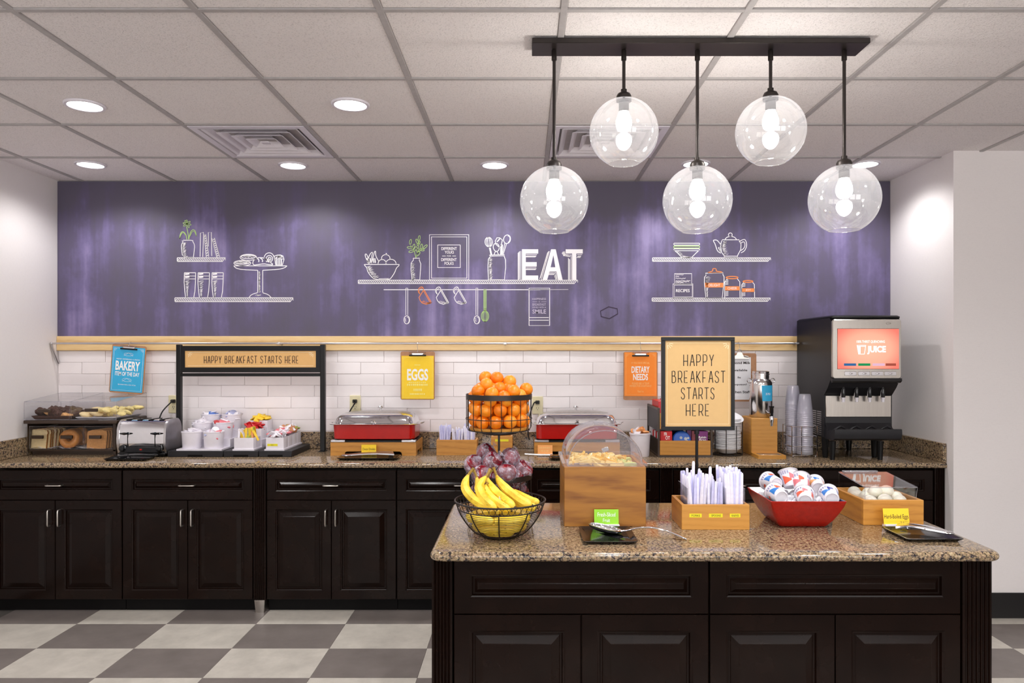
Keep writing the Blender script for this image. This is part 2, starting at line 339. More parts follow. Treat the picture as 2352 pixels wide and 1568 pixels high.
# ------------------------------------------------------------------ mesh builder
class MB:
    def __init__(s): s.v = []; s.f = []
    def mark(s): return len(s.v)
    def xf(s, mark, mat):
        for i in range(mark, len(s.v)): s.v[i] = tuple(mat @ Vector(s.v[i]))
        return s
    def quad(s, a, b, c, d):
        n = len(s.v); s.v += [a, b, c, d]; s.f.append((n, n+1, n+2, n+3)); return s
    def box(s, x0, x1, y0, y1, z0, z1, bev=0.0):
        n = len(s.v)
        if bev <= 0:
            s.v += [(x, y, z) for z in (z0, z1) for y in (y0, y1) for x in (x0, x1)]
            for q in ((0, 2, 3, 1), (4, 5, 7, 6), (0, 1, 5, 4), (2, 6, 7, 3), (0, 4, 6, 2), (1, 3, 7, 5)): s.f.append(tuple(n+i for i in q))
            return s
        b = min(bev, (x1-x0)*.45, (y1-y0)*.45, (z1-z0)*.45)
        X = (x0, x1); Y = (y0, y1); Z = (z0, z1); idx = {}
        for i in (0, 1):
            for j in (0, 1):
                for k in (0, 1):
                    sx, sy, sz = (1-2*i), (1-2*j), (1-2*k)
                    base = len(s.v)
                    s.v += [(X[i], Y[j]+sy*b, Z[k]+sz*b), (X[i]+sx*b, Y[j], Z[k]+sz*b), (X[i]+sx*b, Y[j]+sy*b, Z[k])]
                    for a in range(3): idx[(i, j, k, a)] = base+a
                    s.f.append((base, base+1, base+2))
        for i in (0, 1): s.f.append((idx[i, 0, 0, 0], idx[i, 1, 0, 0], idx[i, 1, 1, 0], idx[i, 0, 1, 0]))
        for j in (0, 1): s.f.append((idx[0, j, 0, 1], idx[1, j, 0, 1], idx[1, j, 1, 1], idx[0, j, 1, 1]))
        for k in (0, 1): s.f.append((idx[0, 0, k, 2], idx[1, 0, k, 2], idx[1, 1, k, 2], idx[0, 1, k, 2]))
        for j in (0, 1):
            for k in (0, 1): s.f.append((idx[0, j, k, 1], idx[1, j, k, 1], idx[1, j, k, 2], idx[0, j, k, 2]))
        for i in (0, 1):
            for k in (0, 1): s.f.append((idx[i, 0, k, 0], idx[i, 1, k, 0], idx[i, 1, k, 2], idx[i, 0, k, 2]))
        for i in (0, 1):
            for j in (0, 1): s.f.append((idx[i, j, 0, 0], idx[i, j, 1, 0], idx[i, j, 1, 1], idx[i, j, 0, 1]))
        return s
    def rings(s, rings, close_u=True, cap0=True, cap1=True, loop=False):
        base = len(s.v); n = len(rings[0])
        for r in rings: s.v += [tuple(p) for p in r]
        R = len(rings)
        for i in range(R if loop else R-1):
            a = base+i*n; b = base+((i+1) % R)*n
            for j in range(n if close_u else n-1):
                k = (j+1) % n; s.f.append((a+j, a+k, b+k, b+j))
        if not loop and close_u:
            if cap0: s.f.append(tuple(base+j for j in range(n-1, -1, -1)))
            if cap1: s.f.append(tuple(base+(R-1)*n+j for j in range(n)))
        return s
    def lathe(s, prof, c=(0, 0, 0), seg=24, cap0=True, cap1=True, wob=None):
        rs = []
        for r, z in prof:
            r = max(r, 1e-5)
            rs.append([(c[0]+r*math.cos(2*PI*j/seg), c[1]+r*math.sin(2*PI*j/seg), c[2]+z) for j in range(seg)])
        return s.rings(rs, True, cap0, cap1)
    def tube(s, pts, r, seg=8, closed=False, radii=None):
        pts = [Vector(p) for p in pts]; n = len(pts); rs = []; up = None
        for i, p in enumerate(pts):
            if closed: t = pts[(i+1) % n]-pts[i-1]
            else: t = pts[min(i+1, n-1)]-pts[max(i-1, 0)]
            t.normalize()
            if up is None: up = Vector((0, 0, 1)) if abs(t.z) < 0.9 else Vector((1, 0, 0))
            a = t.cross(up)
            if a.length < 1e-4: a = t.cross(Vector((0, 1, 0)))
            a.normalize(); b = a.cross(t).normalized(); up = b
            rr = radii[i] if radii else r
            rs.append([p+(a*math.cos(2*PI*j/seg)+b*math.sin(2*PI*j/seg))*rr for j in range(seg)])
        return s.rings(rs, True, True, True, loop=closed)
    def ring(s, c, R, r, seg=32, ts=6, ry=None):
        return s.tube([(c[0]+R*math.cos(2*PI*i/seg), c[1]+(ry or R)*math.sin(2*PI*i/seg), c[2]) for i in range(seg)], r, ts, True)
    def sphere(s, c, r, seg=16, rg=10):
        if not isinstance(r, (tuple, list)): r = (r, r, r)
        rs = []
        for i in range(rg+1):
            t = PI*i/rg; q = max(math.sin(t), 1e-4)
            rs.append([(c[0]+r[0]*q*math.cos(2*PI*j/seg), c[1]+r[1]*q*math.sin(2*PI*j/seg), c[2]-r[2]*math.cos(t)) for j in range(seg)])
        return s.rings(rs)
    def prism(s, poly, a, b, axis='X'):
        """poly 2D extruded along axis: X -> (y,z), Y -> (x,z), Z -> (x,y)"""
        def pt(p, t):
            return {'X': (t, p[0], p[1]), 'Y': (p[0], t, p[1]), 'Z': (p[0], p[1], t)}[axis]
        return s.rings([[pt(p, a) for p in poly], [pt(p, b) for p in poly]])
    def loft(s, levels, c=(0, 0), n=4, cap0=True, cap1=True):
        """rounded rectangles (hx, hy, z, corner) stacked up"""
        rs = []
        for lv in levels:
            hx, hy, z, rc = lv[:4]; rc = min(rc, hx*.999, hy*.999); pts = []
            for q, (sx, sy) in enumerate(((1, 1), (-1, 1), (-1, -1), (1, -1))):
                for k in range(n+1):
                    a = PI/2*q+PI/2*k/n
                    pts.append((c[0]+sx*(hx-rc)+rc*math.cos(a), c[1]+sy*(hy-rc)+rc*math.sin(a), z))
            rs.append(pts)
        return s.rings(rs, True, cap0, cap1)
    def ribbon(s, pts, wd, y, closed=False):
        """flat stroke in the plane facing -Y; pts are (x,z)"""
        n = len(pts)
        if n < 2: return s
        L = []; R = []
        for i in range(n):
            if closed: a = pts[i-1]; b = pts[(i+1) % n]
            else: a = pts[max(i-1, 0)]; b = pts[min(i+1, n-1)]
            dx, dz = b[0]-a[0], b[1]-a[1]; d = math.hypot(dx, dz) or 1e-6
            nx, nz = -dz/d*wd/2, dx/d*wd/2
            L.append((pts[i][0]+nx, y, pts[i][1]+nz)); R.append((pts[i][0]-nx, y, pts[i][1]-nz))
        base = len(s.v)
        for i in range(n): s.v += [L[i], R[i]]
        for i in range(n if closed else n-1):
            k = (i+1) % n; s.f.append((base+2*i, base+2*i+1, base+2*k+1, base+2*k))
        return s
    def add(s, other, mat=None):
        n = len(s.v); s.v += [tuple(mat @ Vector(p)) for p in other.v] if mat else list(other.v)
        s.f += [tuple(n+i for i in q) for q in other.f]; return s

def mesh_of(mb, name, mat, off=(0, 0, 0), smooth=True, angle=40, recalc=True):
    me = bpy.data.meshes.new(name)
    o = off
    me.from_pydata([(p[0]-o[0], p[1]-o[1], p[2]-o[2]) for p in mb.v], [], mb.f)
    if recalc:
        bm = bmesh.new(); bm.from_mesh(me); bmesh.ops.recalc_face_normals(bm, faces=bm.faces); bm.to_mesh(me); bm.free()
    if smooth:
        me.shade_smooth(); me.set_sharp_from_angle(angle=math.radians(angle))
    me.materials.append(mat); me.update()
    return me
def world_off(o):
    v = Vector((0, 0, 0))
    while o is not None: v = v+Vector(o.location); o = o.parent
    return v
def part(name, mb, mat, parent, angle=40, recalc=True, smooth=True, label=None):
    """one mesh part, given in world coordinates, under an unrotated parent"""
    me = mesh_of(mb, name, mat, world_off(parent), smooth, angle, recalc)
    o = bpy.data.objects.new(name, me); COL.objects.link(o); o.parent = parent
    if label: o['label'] = label
    return o
def tag(o, label, cat, group=None):
    o['label'] = label; o['category'] = cat
    if group: o['group'] = group
    return o
def thing(name, label, cat, loc=(0, 0, 0), group=None):
    o = bpy.data.objects.new(name, None); COL.objects.link(o); o.location = loc; o.empty_display_size = 0.05
    return tag(o, label, cat, group)
def solo(name, mb, mat, label, cat, loc=(0, 0, 0), group=None, angle=40):
    me = mesh_of(mb, name, mat, loc, True, angle); o = bpy.data.objects.new(name, me); COL.objects.link(o); o.location = loc
    return tag(o, label, cat, group)
def struct(name, mb, mat, parent=None, loc=(0, 0, 0), smooth=False):
    me = mesh_of(mb, name, mat, loc, smooth); o = bpy.data.objects.new(name, me); COL.objects.link(o); o.location = loc
    if parent: o.parent = parent
    else: o['kind'] = 'structure'
    return o
def dup(o, loc=None, rot=None, label=None, group=None, parent=None, scale=None):
    c = o.copy(); COL.objects.link(c)
    if parent is not None: c.parent = parent
    if loc is not None: c.location = loc
    if rot is not None: c.rotation_euler = rot
    if scale is not None: c.scale = scale
    if label: c['label'] = label
    if group: c['group'] = group
    for ch in list(o.children): dup(ch, parent=c)
    return c
def inst(name, me, loc, rot=(0, 0, 0), parent=None):
    o = bpy.data.objects.new(name, me); COL.objects.link(o); o.location = loc; o.rotation_euler = rot
    if parent: o.parent = parent
    return o

_glyph = {}
def text_mb(s, bold=0.0):
    key = (s, bold)
    if key in _glyph: return _glyph[key]
    cu = bpy.data.curves.new('text', 'FONT'); cu.body = s; cu.size = 1.0; cu.offset = bold; cu.resolution_u = 3; cu.fill_mode = 'FRONT'
    ob = bpy.data.objects.new('text', cu); COL.objects.link(ob)
    dg = bpy.context.evaluated_depsgraph_get(); me = bpy.data.meshes.new_from_object(ob.evaluated_get(dg))
    mb = MB(); mb.v = [tuple(v.co) for v in me.vertices]; mb.f = [tuple(p.vertices) for p in me.polygons]
    bpy.data.objects.remove(ob); bpy.data.curves.remove(cu); bpy.data.meshes.remove(me)
    _glyph[key] = mb; return mb
def text_fit(mb, s, x0, x1, z0, z1, y, bold=0.0):
    """write s so that it fills the rectangle, facing -Y"""
    t = text_mb(s, bold)
    if not t.v: return mb
    ax = min(p[0] for p in t.v); bx = max(p[0] for p in t.v); ay = min(p[1] for p in t.v); by = max(p[1] for p in t.v)
    n = len(mb.v)
    for p in t.v: mb.v.append((x0+(p[0]-ax)/(bx-ax)*(x1-x0), y, z0+(p[1]-ay)/(by-ay)*(z1-z0)))
    mb.f += [tuple(n+i for i in q) for q in t.f]; return mb
# thin drawn capitals (unit box)
STK = {
 'H': [[(0, 0), (0, 1)], [(.5, 0), (.5, 1)], [(0, .42), (.5, .42)]],
 'A': [[(0, 0), (.24, 1), (.30, 1), (.54, 0)], [(.10, .36), (.45, .36)]],
 'P': [[(0, 0), (0, 1), (.26, 1), (.42, .94), (.48, .80), (.48, .56), (.42, .42), (.26, .36), (0, .36)]],
 'Y': [[(0, 1), (.25, .46), (.25, 0)], [(.5, 1), (.25, .46)]],
 'B': [[(0, 0), (0, 1), (.24, 1), (.38, .93), (.40, .80), (.38, .66), (.26, .58), (0, .58)], [(.26, .58), (.44, .48), (.48, .30), (.44, .08), (.26, 0), (0, 0)]],
 'R': [[(0, 0), (0, 1), (.26, 1), (.42, .94), (.48, .80), (.48, .56), (.42, .42), (.26, .36), (0, .36)], [(.28, .36), (.50, 0)]],
 'E': [[(.42, 1), (0, 1), (0, 0), (.42, 0)], [(0, .42), (.36, .42)]],
 'K': [[(0, 0), (0, 1)], [(.48, 1), (0, .42)], [(.10, .54), (.50, 0)]],
 'F': [[(.42, 1), (0, 1), (0, 0)], [(0, .42), (.36, .42)]],
 'S': [[(.46, .80), (.42, .94), (.26, 1), (.10, .95), (.02, .80), (.06, .62), (.24, .52), (.42, .40), (.48, .22), (.40, .05), (.24, 0), (.08, .05), (0, .20)]],
 'T': [[(-.04, 1), (.54, 1)], [(.25, 1), (.25, 0)]],
}
def stroke_line(mb, s, cx, z0, h, width, sw, y):
    adv = [0.82 if c != ' ' else 0.52 for c in s]; tot = sum(adv)-0.32
    k = width/tot; x = cx-width/2
    for c, a in zip(s, adv):
        for line in STK.get(c, []): mb.ribbon([(x+p[0]*k, z0+p[1]*h) for p in line], sw, y)
        x += a*k
    return mb

# ------------------------------------------------------------------ room shell
CEIL = CH+1.137; YB = 4.865; XL = -3.083; XR = 2.413; YR = 4.14; CT = 0.86
XE = 4.4; YN = -3.2
fl = struct('floor', MB().box(XL-.1, XE, YN, YB+.1, -0.06, -0.004), M['floor'])
TW, TD = 0.4925, 0.3365
tile_me = {}
for nm, k in (('floor_tile', 'vinyl_dark'), ('floor_tile_light', 'vinyl_light')):
    tile_me[k] = mesh_of(MB().box(-TW/2+.0006, TW/2-.0006, -TD/2+.0006, TD/2-.0006, -.004, 0, .0006), 'floor_tile', M[k], smooth=False)
for i in range(-4, 9):
    for j in range(-9, 2):
        cx = -1.477+TW*(i+.5); cy = 4.045+TD*(j+.5)
        if cx-TW/2 < XL-.2 or cx+TW/2 > XE: continue
        inst('floor_tile', tile_me['vinyl_light' if (i+j) % 2 == 0 else 'vinyl_dark'], (cx, cy, 0), parent=fl)
ce = struct('ceiling', MB().box(XL-.2, XE, YN, YB+.1, CEIL+.02, CEIL+.08), M['tbar'])
S = 0.61; X0g = 0.13; Y0g = 2.44
ctile = mesh_of(MB().box(-S/2+.011, S/2-.011, -S/2+.011, S/2-.011, .004, .02, .003), 'ceiling_tile', M['ceil'], smooth=False)
GX = [X0g+S*k for k in range(-5, 7)]; GY = [Y0g+S*k for k in range(-7, 5)]
holes = {(-3, 2), (0, 2)}
for i in range(-6, 7):
    for j in range(-7, 4):
        cx = X0g+S*(i+.5); cy = Y0g+S*(j+.5)
        if (i, j) in holes or cx > XE-.2: continue
        inst('ceiling_tile', ctile, (cx, cy, CEIL), parent=ce)
for x in GX:
    part('grid_bar', MB().box(x-.0115, x+.0115, YN, YB, CEIL-.002, CEIL+.012, .0015), M['tbar'], ce, smooth=False)
for y in GY:
    part('grid_bar', MB().box(XL, XE, y-.0115, y+.0115, CEIL-.0015, CEIL+.011, .0015), M['tbar'], ce, smooth=False)
wb = struct('wall_back', MB().box(XL-.1, XR+.3, YB, YB+.1, 0, CEIL), M['grout'])
wl = struct('wall_left', MB().box(XL-.1, XL, YN, YB+.1, 0, CEIL+.02), M['wall'])
wr = struct('wall_right', MB().box(XR, XE+.1, YR, YB+.1, 0, CEIL+.02), M['wall'])
wre = MB().box(XL-.1, XE+.1, YN-.1, YN, 0, .75).box(XL-.1, XE+.1, YN-.1, YN, 2.42, CEIL+.02)  # unseen rear wall, its openings added to let fill light in
for wxx in (XL-.05, -1.5, .4, 2.3, XE-.05): wre.box(wxx-.12, wxx+.12, YN-.1, YN, .75, 2.42)
struct('wall_rear', wre, M['wall'])
struct('wall_side', MB().box(XE, XE+.1, YN, YR, 0, CEIL+.02), M['wall'])
bb = struct('baseboard_right', MB().box(XR+.002, XE, YR-.012, YR+.001, 0, .142, .003), M['baseb'])
# glazed tiles of the splash, 3 x 12 inches in running bond
tmes = [mesh_of(MB().box(-.1526, .1526, -.007-d, 0, -.0372, .0372, .0018), 'wall_tile', M['tile_white'], smooth=False) for d in (0, .0012, .0024, .0006)]
zt = 1.503
for r in range(8):
    zc = zt-.0375-r*.0755
    x = XL+.01+(.153 if r % 2 else .0)
    k = 0
    while x < XR:
        if x+.304 < XR:
            inst('wall_tile', tmes[random.randrange(4)], (x+.152, YB, zc), (random.uniform(-.02, .02), 0, random.uniform(-.004, .004)), parent=wb)
        else:
            part('wall_tile', MB().box(x, XR-.001, YB-.008, YB, zc-.0372, zc+.0372, .0018), M['tile_white'], wb, smooth=False)
        x += .3065; k += 1
    if r % 2:
        part('wall_tile', MB().box(XL+.004, XL+.158, YB-.008, YB, zc-.0372, zc+.0372, .0018), M['tile_white'], wb, smooth=False)

# ------------------------------------------------------------------ chalkboard with its drawings
YC = 4.853
cbz0 = 1.600
cbd = thing('chalkboard', 'purple chalkboard mural across the back wall with white kitchen drawings', 'chalkboard', (-.3, YB, 2.1))
part('board', MB().box(XL+.002, XR-.002, YC, YB, cbz0, CEIL-.001), M['chalkboard'], cbd, smooth=False)
LW = .0046; YD = YC-.0012
def Q(reg):
    ox, oy, s = reg
    return lambda x, y: (wx(ox+x/s, YC), wz(oy+y/s, YC))
R2 = Q((380, 480, 6.532)); R3 = Q((800, 500, 5.6)); R4 = Q((1080, 500, 5.6)); R5 = Q((1460, 500, 6.533))
def smooth_pts(pts, it=1):
    for _ in range(it):
        o = [pts[0]]
        for a, b in zip(pts[:-1], pts[1:]):
            o += [(a[0]*.75+b[0]*.25, a[1]*.75+b[1]*.25), (a[0]*.25+b[0]*.75, a[1]*.25+b[1]*.75)]
        o.append(pts[-1]); pts = o
    return pts
def pl(mb, R, pts, wd=LW, curve=0, closed=False):
    q = smooth_pts(pts, curve) if curve else pts
    return mb.ribbon([R(*p) for p in q], wd, YD, closed)
def el(mb, R, cx, cy, rx, ry, a0=0, a1=360, n=20, wd=LW, rot=0):
    c, s_ = math.cos(math.radians(rot)), math.sin(math.radians(rot)); pts = []
    for i in range(n+1):
        a = math.radians(a0+(a1-a0)*i/n); x, y = rx*math.cos(a), ry*math.sin(a)
        pts.append((cx+x*c-y*s_, cy+x*s_+y*c))
    return pl(mb, R, pts, wd)
def shelf(mb, R, x0, x1, y0, y1, step=27, lean=42):
    pl(mb, R, [(x0, y0), (x1, y0)]); pl(mb, R, [(x0, y1), (x1-40, y1)], LW*1.25); pl(mb, R, [(x0, y0), (x0, y1)], LW*1.4)
    pl(mb, R, [(x1, y0), (x1, y0+(y1-y0)*.7)], LW*.7)
    x = x0
    while x < x1-lean*.6:
        pl(mb, R, [(x, y1), (x+lean, y0)], LW*1.0); x += step
def scrib(mb, R, pts_l, w_, n, wd=LW*.7, slope=14):
    """zigzag shading down a polyline, w_ wide"""
    P = []
    for i in range(n):
        t = i/(n-1)*(len(pts_l)-1); k = min(int(t), len(pts_l)-2); f = t-k
        x = pts_l[k][0]*(1-f)+pts_l[k+1][0]*f; y = pts_l[k][1]*(1-f)+pts_l[k+1][1]*f
        ww = w_ if not callable(w_) else w_(i/(n-1))
        P += [(x, y+slope), (x+ww*random.uniform(.7, 1.1), y-slope*.3)]
    return pl(mb, R, P, wd)
def draw(name, mb, mat='chalk'): return part(name, mb, M[mat], cbd, recalc=False, smooth=False)
m = MB(); shelf(m, R2, 180, 900, 730, 785); draw('shelf_drawing', m)
m = MB(); shelf(m, R2, 145, 1915, 1330, 1388); draw('shelf_drawing', m)
m = MB(); pl(m, R2, [(265, 468), (415, 468), (412, 490), (437, 530), (438, 590), (420, 725)], curve=1); pl(m, R2, [(250, 475), (270, 490), (245, 520), (240, 570), (258, 725), (420, 725)], curve=1)
scrib(m, R2, [(258, 500), (252, 600), (268, 715)], 62, 24); draw('plant_pot_drawing', m)
m = MB(); pl(m, R2, [(348, 455), (345, 390), (318, 260)], LW, 1); pl(m, R2, [(322, 455), (312, 380), (262, 330), (226, 362), (212, 445)], LW, 2); pl(m, R2, [(212, 445), (238, 370), (270, 345), (312, 400)], LW*.8, 1)
pl(m, R2, [(352, 455), (372, 350), (412, 302), (455, 330), (464, 408)], LW, 2); pl(m, R2, [(464, 408), (440, 335), (405, 330), (362, 420)], LW*.8, 1)
for a in (-95, -40, 10, 150, 195, 240, 60): el(m, R2, 325+30*math.cos(math.radians(a)), 225+30*math.sin(math.radians(a)), 34, 11, rot=a, n=10, wd=LW*.75)
draw('leaf_drawing', m, 'chalk_green')
m = MB()
pl(m, R2, [(520, 715), (526, 358), (572, 350), (574, 400), (560, 720)]); pl(m, R2, [(645, 560), (645, 350), (690, 348), (696, 705)])
pl(m, R2, [(580, 378), (606, 378), (652, 715), (614, 722)], closed=True); pl(m, R2, [(697, 437), (736, 435), (814, 715), (772, 722)], closed=True)
for i in range(9):
    t = (i+.5)/9; pl(m, R2, [(580+34*t, 400+320*t+4), (606+46*t, 372+330*t)], LW*1.2); pl(m, R2, [(697+75*t, 450+268*t+6), (736+78*t, 435+262*t)], LW*1.2)
draw('book_drawing', m)
for x0 in (285, 492, 700):
    m = MB(); pl(m, R2, [(x0, 955), (x0+170, 955)]); pl(m, R2, [(x0, 1003), (x0+170, 1003)], LW*.7); pl(m, R2, [(x0, 1048), (x0+170, 1048)], LW*.8)
    pl(m, R2, [(x0, 955), (x0-3, 1100), (x0+6, 1230), (x0+20, 1330)]); pl(m, R2, [(x0+170, 955), (x0+166, 1110), (x0+158, 1230), (x0+140, 1330)])
    for y in (976, 1022): pl(m, R2, [(x0+10, y), (x0+50, y-2), (x0+76, y-8)], LW*2.2)
    scrib(m, R2, [(x0+10, 1070), (x0+22, 1200), (x0+36, 1315)], lambda t: 60*(1-t)**.8+14, 22); draw('glass_drawing', m)
m = MB(); pl(m, R2, [(1025, 852), (1825, 852)]); pl(m, R2, [(1025, 852), (1060, 888), (1150, 908), (1385, 918)], curve=1); pl(m, R2, [(1460, 918), (1700, 905), (1790, 882), (1825, 852)], curve=1)
pl(m, R2, [(1385, 918), (1385, 1250)]); pl(m, R2, [(1460, 918), (1460, 1250)]); pl(m, R2, [(1255, 1325), (1290, 1282), (1385, 1252)], curve=1); pl(m, R2, [(1460, 1255), (1545, 1282), (1585, 1325)], curve=1)
scrib(m, R2, [(1398, 930), (1398, 1240)], 30, 34); scrib(m, R2, [(1350, 1280), (1390, 1290)], 40, 5); draw('cake_stand_drawing', m)
m = MB()
for cx, cy, rx, ry in ((1155, 810, 128, 40), (1245, 724, 124, 46)):
    el(m, R2, cx, cy, rx, ry); el(m, R2, cx, cy-8, rx*.85, ry*.6)
    for k in range(14): pl(m, R2, [(cx+random.uniform(-90, 90), cy-8+random.uniform(-18, 18)) for _ in range(2)], LW*.5)
pl(m, R2, [(1310, 815), (1320, 770), (1370, 735), (1420, 725), (1500, 740), (1560, 790), (1630, 838), (1540, 832), (1480, 820), (1370, 835), (1330, 842), (1310, 815)], LW*1.1, 1)
for x in (1385, 1440, 1500, 1550): pl(m, R2, [(x-15, 735), (x+20, 760), (x+15, 795)], LW*1.3, 1)
pl(m, R2, [(1480, 720), (1510, 665), (1575, 652), (1625, 690), (1640, 770)], curve=2); el(m, R2, 1560, 745, 48, 50); el(m, R2, 1560, 748, 24, 26)
pl(m, R2, [(1635, 705), (1640, 745), (1655, 838), (1755, 838), (1780, 755), (1765, 705), (1725, 688), (1680, 690)], closed=True); pl(m, R2, [(1640, 745), (1780, 750)], LW*.8)
for x in (1665, 1690, 1715, 1740): pl(m, R2, [(x, 755), (x, 832)], LW*1.4)
for k in range(14): pl(m, R2, [(random.uniform(1650, 1760), random.uniform(700, 740)) for _ in range(2)], LW*.7)
draw('pastry_drawing', m)
# middle group
m = MB(); shelf(m, R3, 130, 2950, 802, 845, 25, 36); draw('shelf_drawing', m)
m = MB(); pl(m, R3, [(455, 925), (2470, 925)], LW*1.1); pl(m, R3, [(2470, 925), (2830, 922)], LW*.5); draw('hanging_rail_drawing', m)
m = MB(); pl(m, R3, [(205, 600), (655, 600)]); pl(m, R3, [(205, 600), (215, 618), (238, 640), (248, 690), (290, 752), (345, 796), (525, 796), (555, 770), (600, 700), (618, 645), (650, 618), (655, 600)], curve=1)
scrib(m, R3, [(238, 620), (262, 690), (330, 770)], 70, 22); pl(m, R3, [(390, 785), (520, 780)], LW*.7)
for P_ in ([(262, 590), (226, 520), (214, 466), (236, 466), (256, 520), (275, 590)], [(268, 585), (256, 520), (290, 450), (316, 440), (300, 500), (302, 590)], [(302, 585), (320, 500), (340, 428), (353, 430), (352, 490), (392, 560)]): pl(m, R3, P_, curve=1)
el(m, R3, 482, 520, 54, 46, 150, 390); pl(m, R3, [(482, 480), (492, 455)], LW*1.6); el(m, R3, 436, 590, 52, 54, 180, 360); el(m, R3, 548, 590, 66, 56, 180, 360)
for x in (250, 290, 330, 350): pl(m, R3, [(x, 580), (x-8, 520)], LW*1.5)
draw('fruit_bowl_drawing', m)
m = MB(); pl(m, R3, [(835, 520), (918, 520), (912, 542), (932, 590), (930, 660), (920, 796), (820, 796)]); pl(m, R3, [(835, 520), (838, 542), (810, 580), (807, 660), (820, 796)])
scrib(m, R3, [(812, 580), (814, 690), (824, 790)], 42, 30); draw('vase_drawing', m)
m = MB(); pl(m, R3, [(870, 515), (852, 440), (802, 355)], LW*.8); pl(m, R3, [(870, 515), (898, 430), (908, 310)], LW*.8); pl(m, R3, [(880, 470), (930, 415), (985, 395)], LW*.8)
for x, y, a in ((800, 310, -80), (790, 385, 190), (810, 432, 165), (840, 370, -70), (862, 400, -60), (885, 305, -110), (912, 262, -80), (905, 330, -60), (940, 370, -80), (990, 372, -40), (945, 412, 10), (900, 465, -50), (890, 420, -100)):
    el(m, R3, x, y, 34, 13, rot=a, n=10, wd=LW*.75)
draw('leaf_drawing', m, 'chalk_green')
def rect(mb, R, x0, y0, x1, y1, wd=LW): return pl(mb, R, [(x0, y0), (x1, y0), (x1, y1), (x0, y1)], wd, closed=True)
def rtext(mb, R, s, x0, x1, y0, y1, bold=0.0):
    a = R(x0, y1); b = R(x1, y0); return text_fit(mb, s, a[0], b[0], a[1], b[1], YD-.0006, bold)
m = MB(); rect(m, R3, 1045, 218, 1550, 796); rect(m, R3, 1070, 245, 1525, 776); rect(m, R3, 1150, 350, 1440, 640); draw('picture_frame_drawing', m)
m = MB(); rtext(m, R3, 'DIFFERENT', 1198, 1396, 378, 415, .012); rtext(m, R3, 'YOLKS', 1240, 1358, 425, 461, .012); rtext(m, R3, 'FOR', 1270, 1322, 482, 502); rtext(m, R3, 'DIFFERENT', 1196, 1394, 520, 557, .012); rtext(m, R3, 'FOLKS', 1238, 1355, 568, 605, .012)
pl(m, R3, [(1208, 492), (1254, 492)], LW*.7); pl(m, R3, [(1338, 492), (1384, 492)], LW*.7); draw('lettering', m)
for R, x in ((R3, 753), (R4, 86)):
    m = MB(); pl(m, R, [(x-12, 1250), (x-12, 905)], LW*.8); pl(m, R, [(x+12, 1250), (x+12, 905)], LW*.8); pl(m, R, [(x-12, 905), (x+12, 905)], LW*.7)
    el(m, R, x, 1312, 37, 52); el(m, R, x+8, 1316, 20, 38, 250, 440, 12, LW*.7); scrib(m, R, [(x-30, 1290), (x-24, 1330)], 20, 6, LW*.5, 6); draw('spoon_drawing', m)
for dx, mt in ((0, 'chalk_orange'), (222, 'chalk'), (452, 'chalk')):
    m = MB(); pl(m, R3, [(965+dx, 935), (910+dx, 1025), (925+dx, 1065), (950+dx, 1095), (1000+dx, 1112), (1066+dx, 1096)]); pl(m, R3, [(965+dx, 935), (1055+dx, 1095)], LW*.8); pl(m, R3, [(978+dx, 930), (1070+dx, 1092)], LW)
    pl(m, R3, [(918+dx, 978), (895+dx, 945), (912+dx, 900), (948+dx, 885), (966+dx, 905), (966+dx, 935)], LW, 1); pl(m, R3, [(925+dx, 985), (908+dx, 945), (925+dx, 915), (952+dx, 902)], LW*.7, 1)
    scrib(m, R3, [(945+dx, 1070), (1000+dx, 1090), (1040+dx, 1090)], 30, 9, LW*.8, 14); draw('mug_drawing', m, mt)
m = MB()
for x in (176, 190, 204): pl(m, R4, [(x, 915), (x, 1190)], LW*.9)
for rx in (48, 32, 14): el(m, R4, 190, 1265, rx, 70, wd=LW*.8)
pl(m, R4, [(176, 1170), (206, 1170)]); pl(m, R4, [(172, 1190), (208, 1190)]); draw('whisk_drawing', m, 'chalk_green')
m = MB(); pl(m, R4, [(250, 480), (440, 474), (436, 492), (454, 540), (456, 640), (440, 796), (235, 796)]); pl(m, R4, [(246, 480), (262, 492), (234, 530), (228, 640), (235, 796)]); pl(m, R4, [(262, 494), (436, 490)], LW*.7)
scrib(m, R4, [(240, 510), (236, 640), (248, 785)], 46, 32)
for rx in (48, 30, 12): el(m, R4, 238, 312, rx, 64, wd=LW*.75, rot=-8)
pl(m, R4, [(252, 385), (272, 476)], LW*2.4); pl(m, R4, [(322, 300), (345, 256), (380, 258), (414, 285), (396, 362), (378, 385), (330, 340)], closed=True); pl(m, R4, [(345, 310), (380, 270)], LW*1.5)
el(m, R4, 474, 276, 44, 56, rot=12); el(m, R4, 484, 276, 26, 42, 250, 430, 12, LW*.7, 12); pl(m, R4, [(446, 325), (412, 474)], LW*.9); pl(m, R4, [(466, 335), (424, 474)], LW*.9)
el(m, R4, 335, 380, 38, 52, rot=-10); pl(m, R4, [(345, 435), (366, 478)], LW); pl(m, R4, [(325, 432), (305, 476)], LW)
for x in (395, 405, 415): pl(m, R4, [(x, 345), (x-6, 474)], LW*.9)
draw('utensil_jar_drawing', m)
m = MB()
def solid(R, poly):
    n = len(m.v); m.v += [(R(*p)[0], YD, R(*p)[1]) for p in poly]; m.f.append(tuple(range(n, n+len(poly))))
solid(R4, [(665, 405), (875, 405), (875, 460), (715, 460), (715, 570), (855, 570), (855, 625), (715, 625), (715, 742), (875, 742), (875, 797), (665, 797)])
draw('letter_e', m); m = MB()
solid(R4, [(1040, 405), (1100, 405), (1188, 797), (1130, 797), (1108, 690), (1022, 690), (990, 797), (930, 797)])
draw('letter_a', m); m = MB()
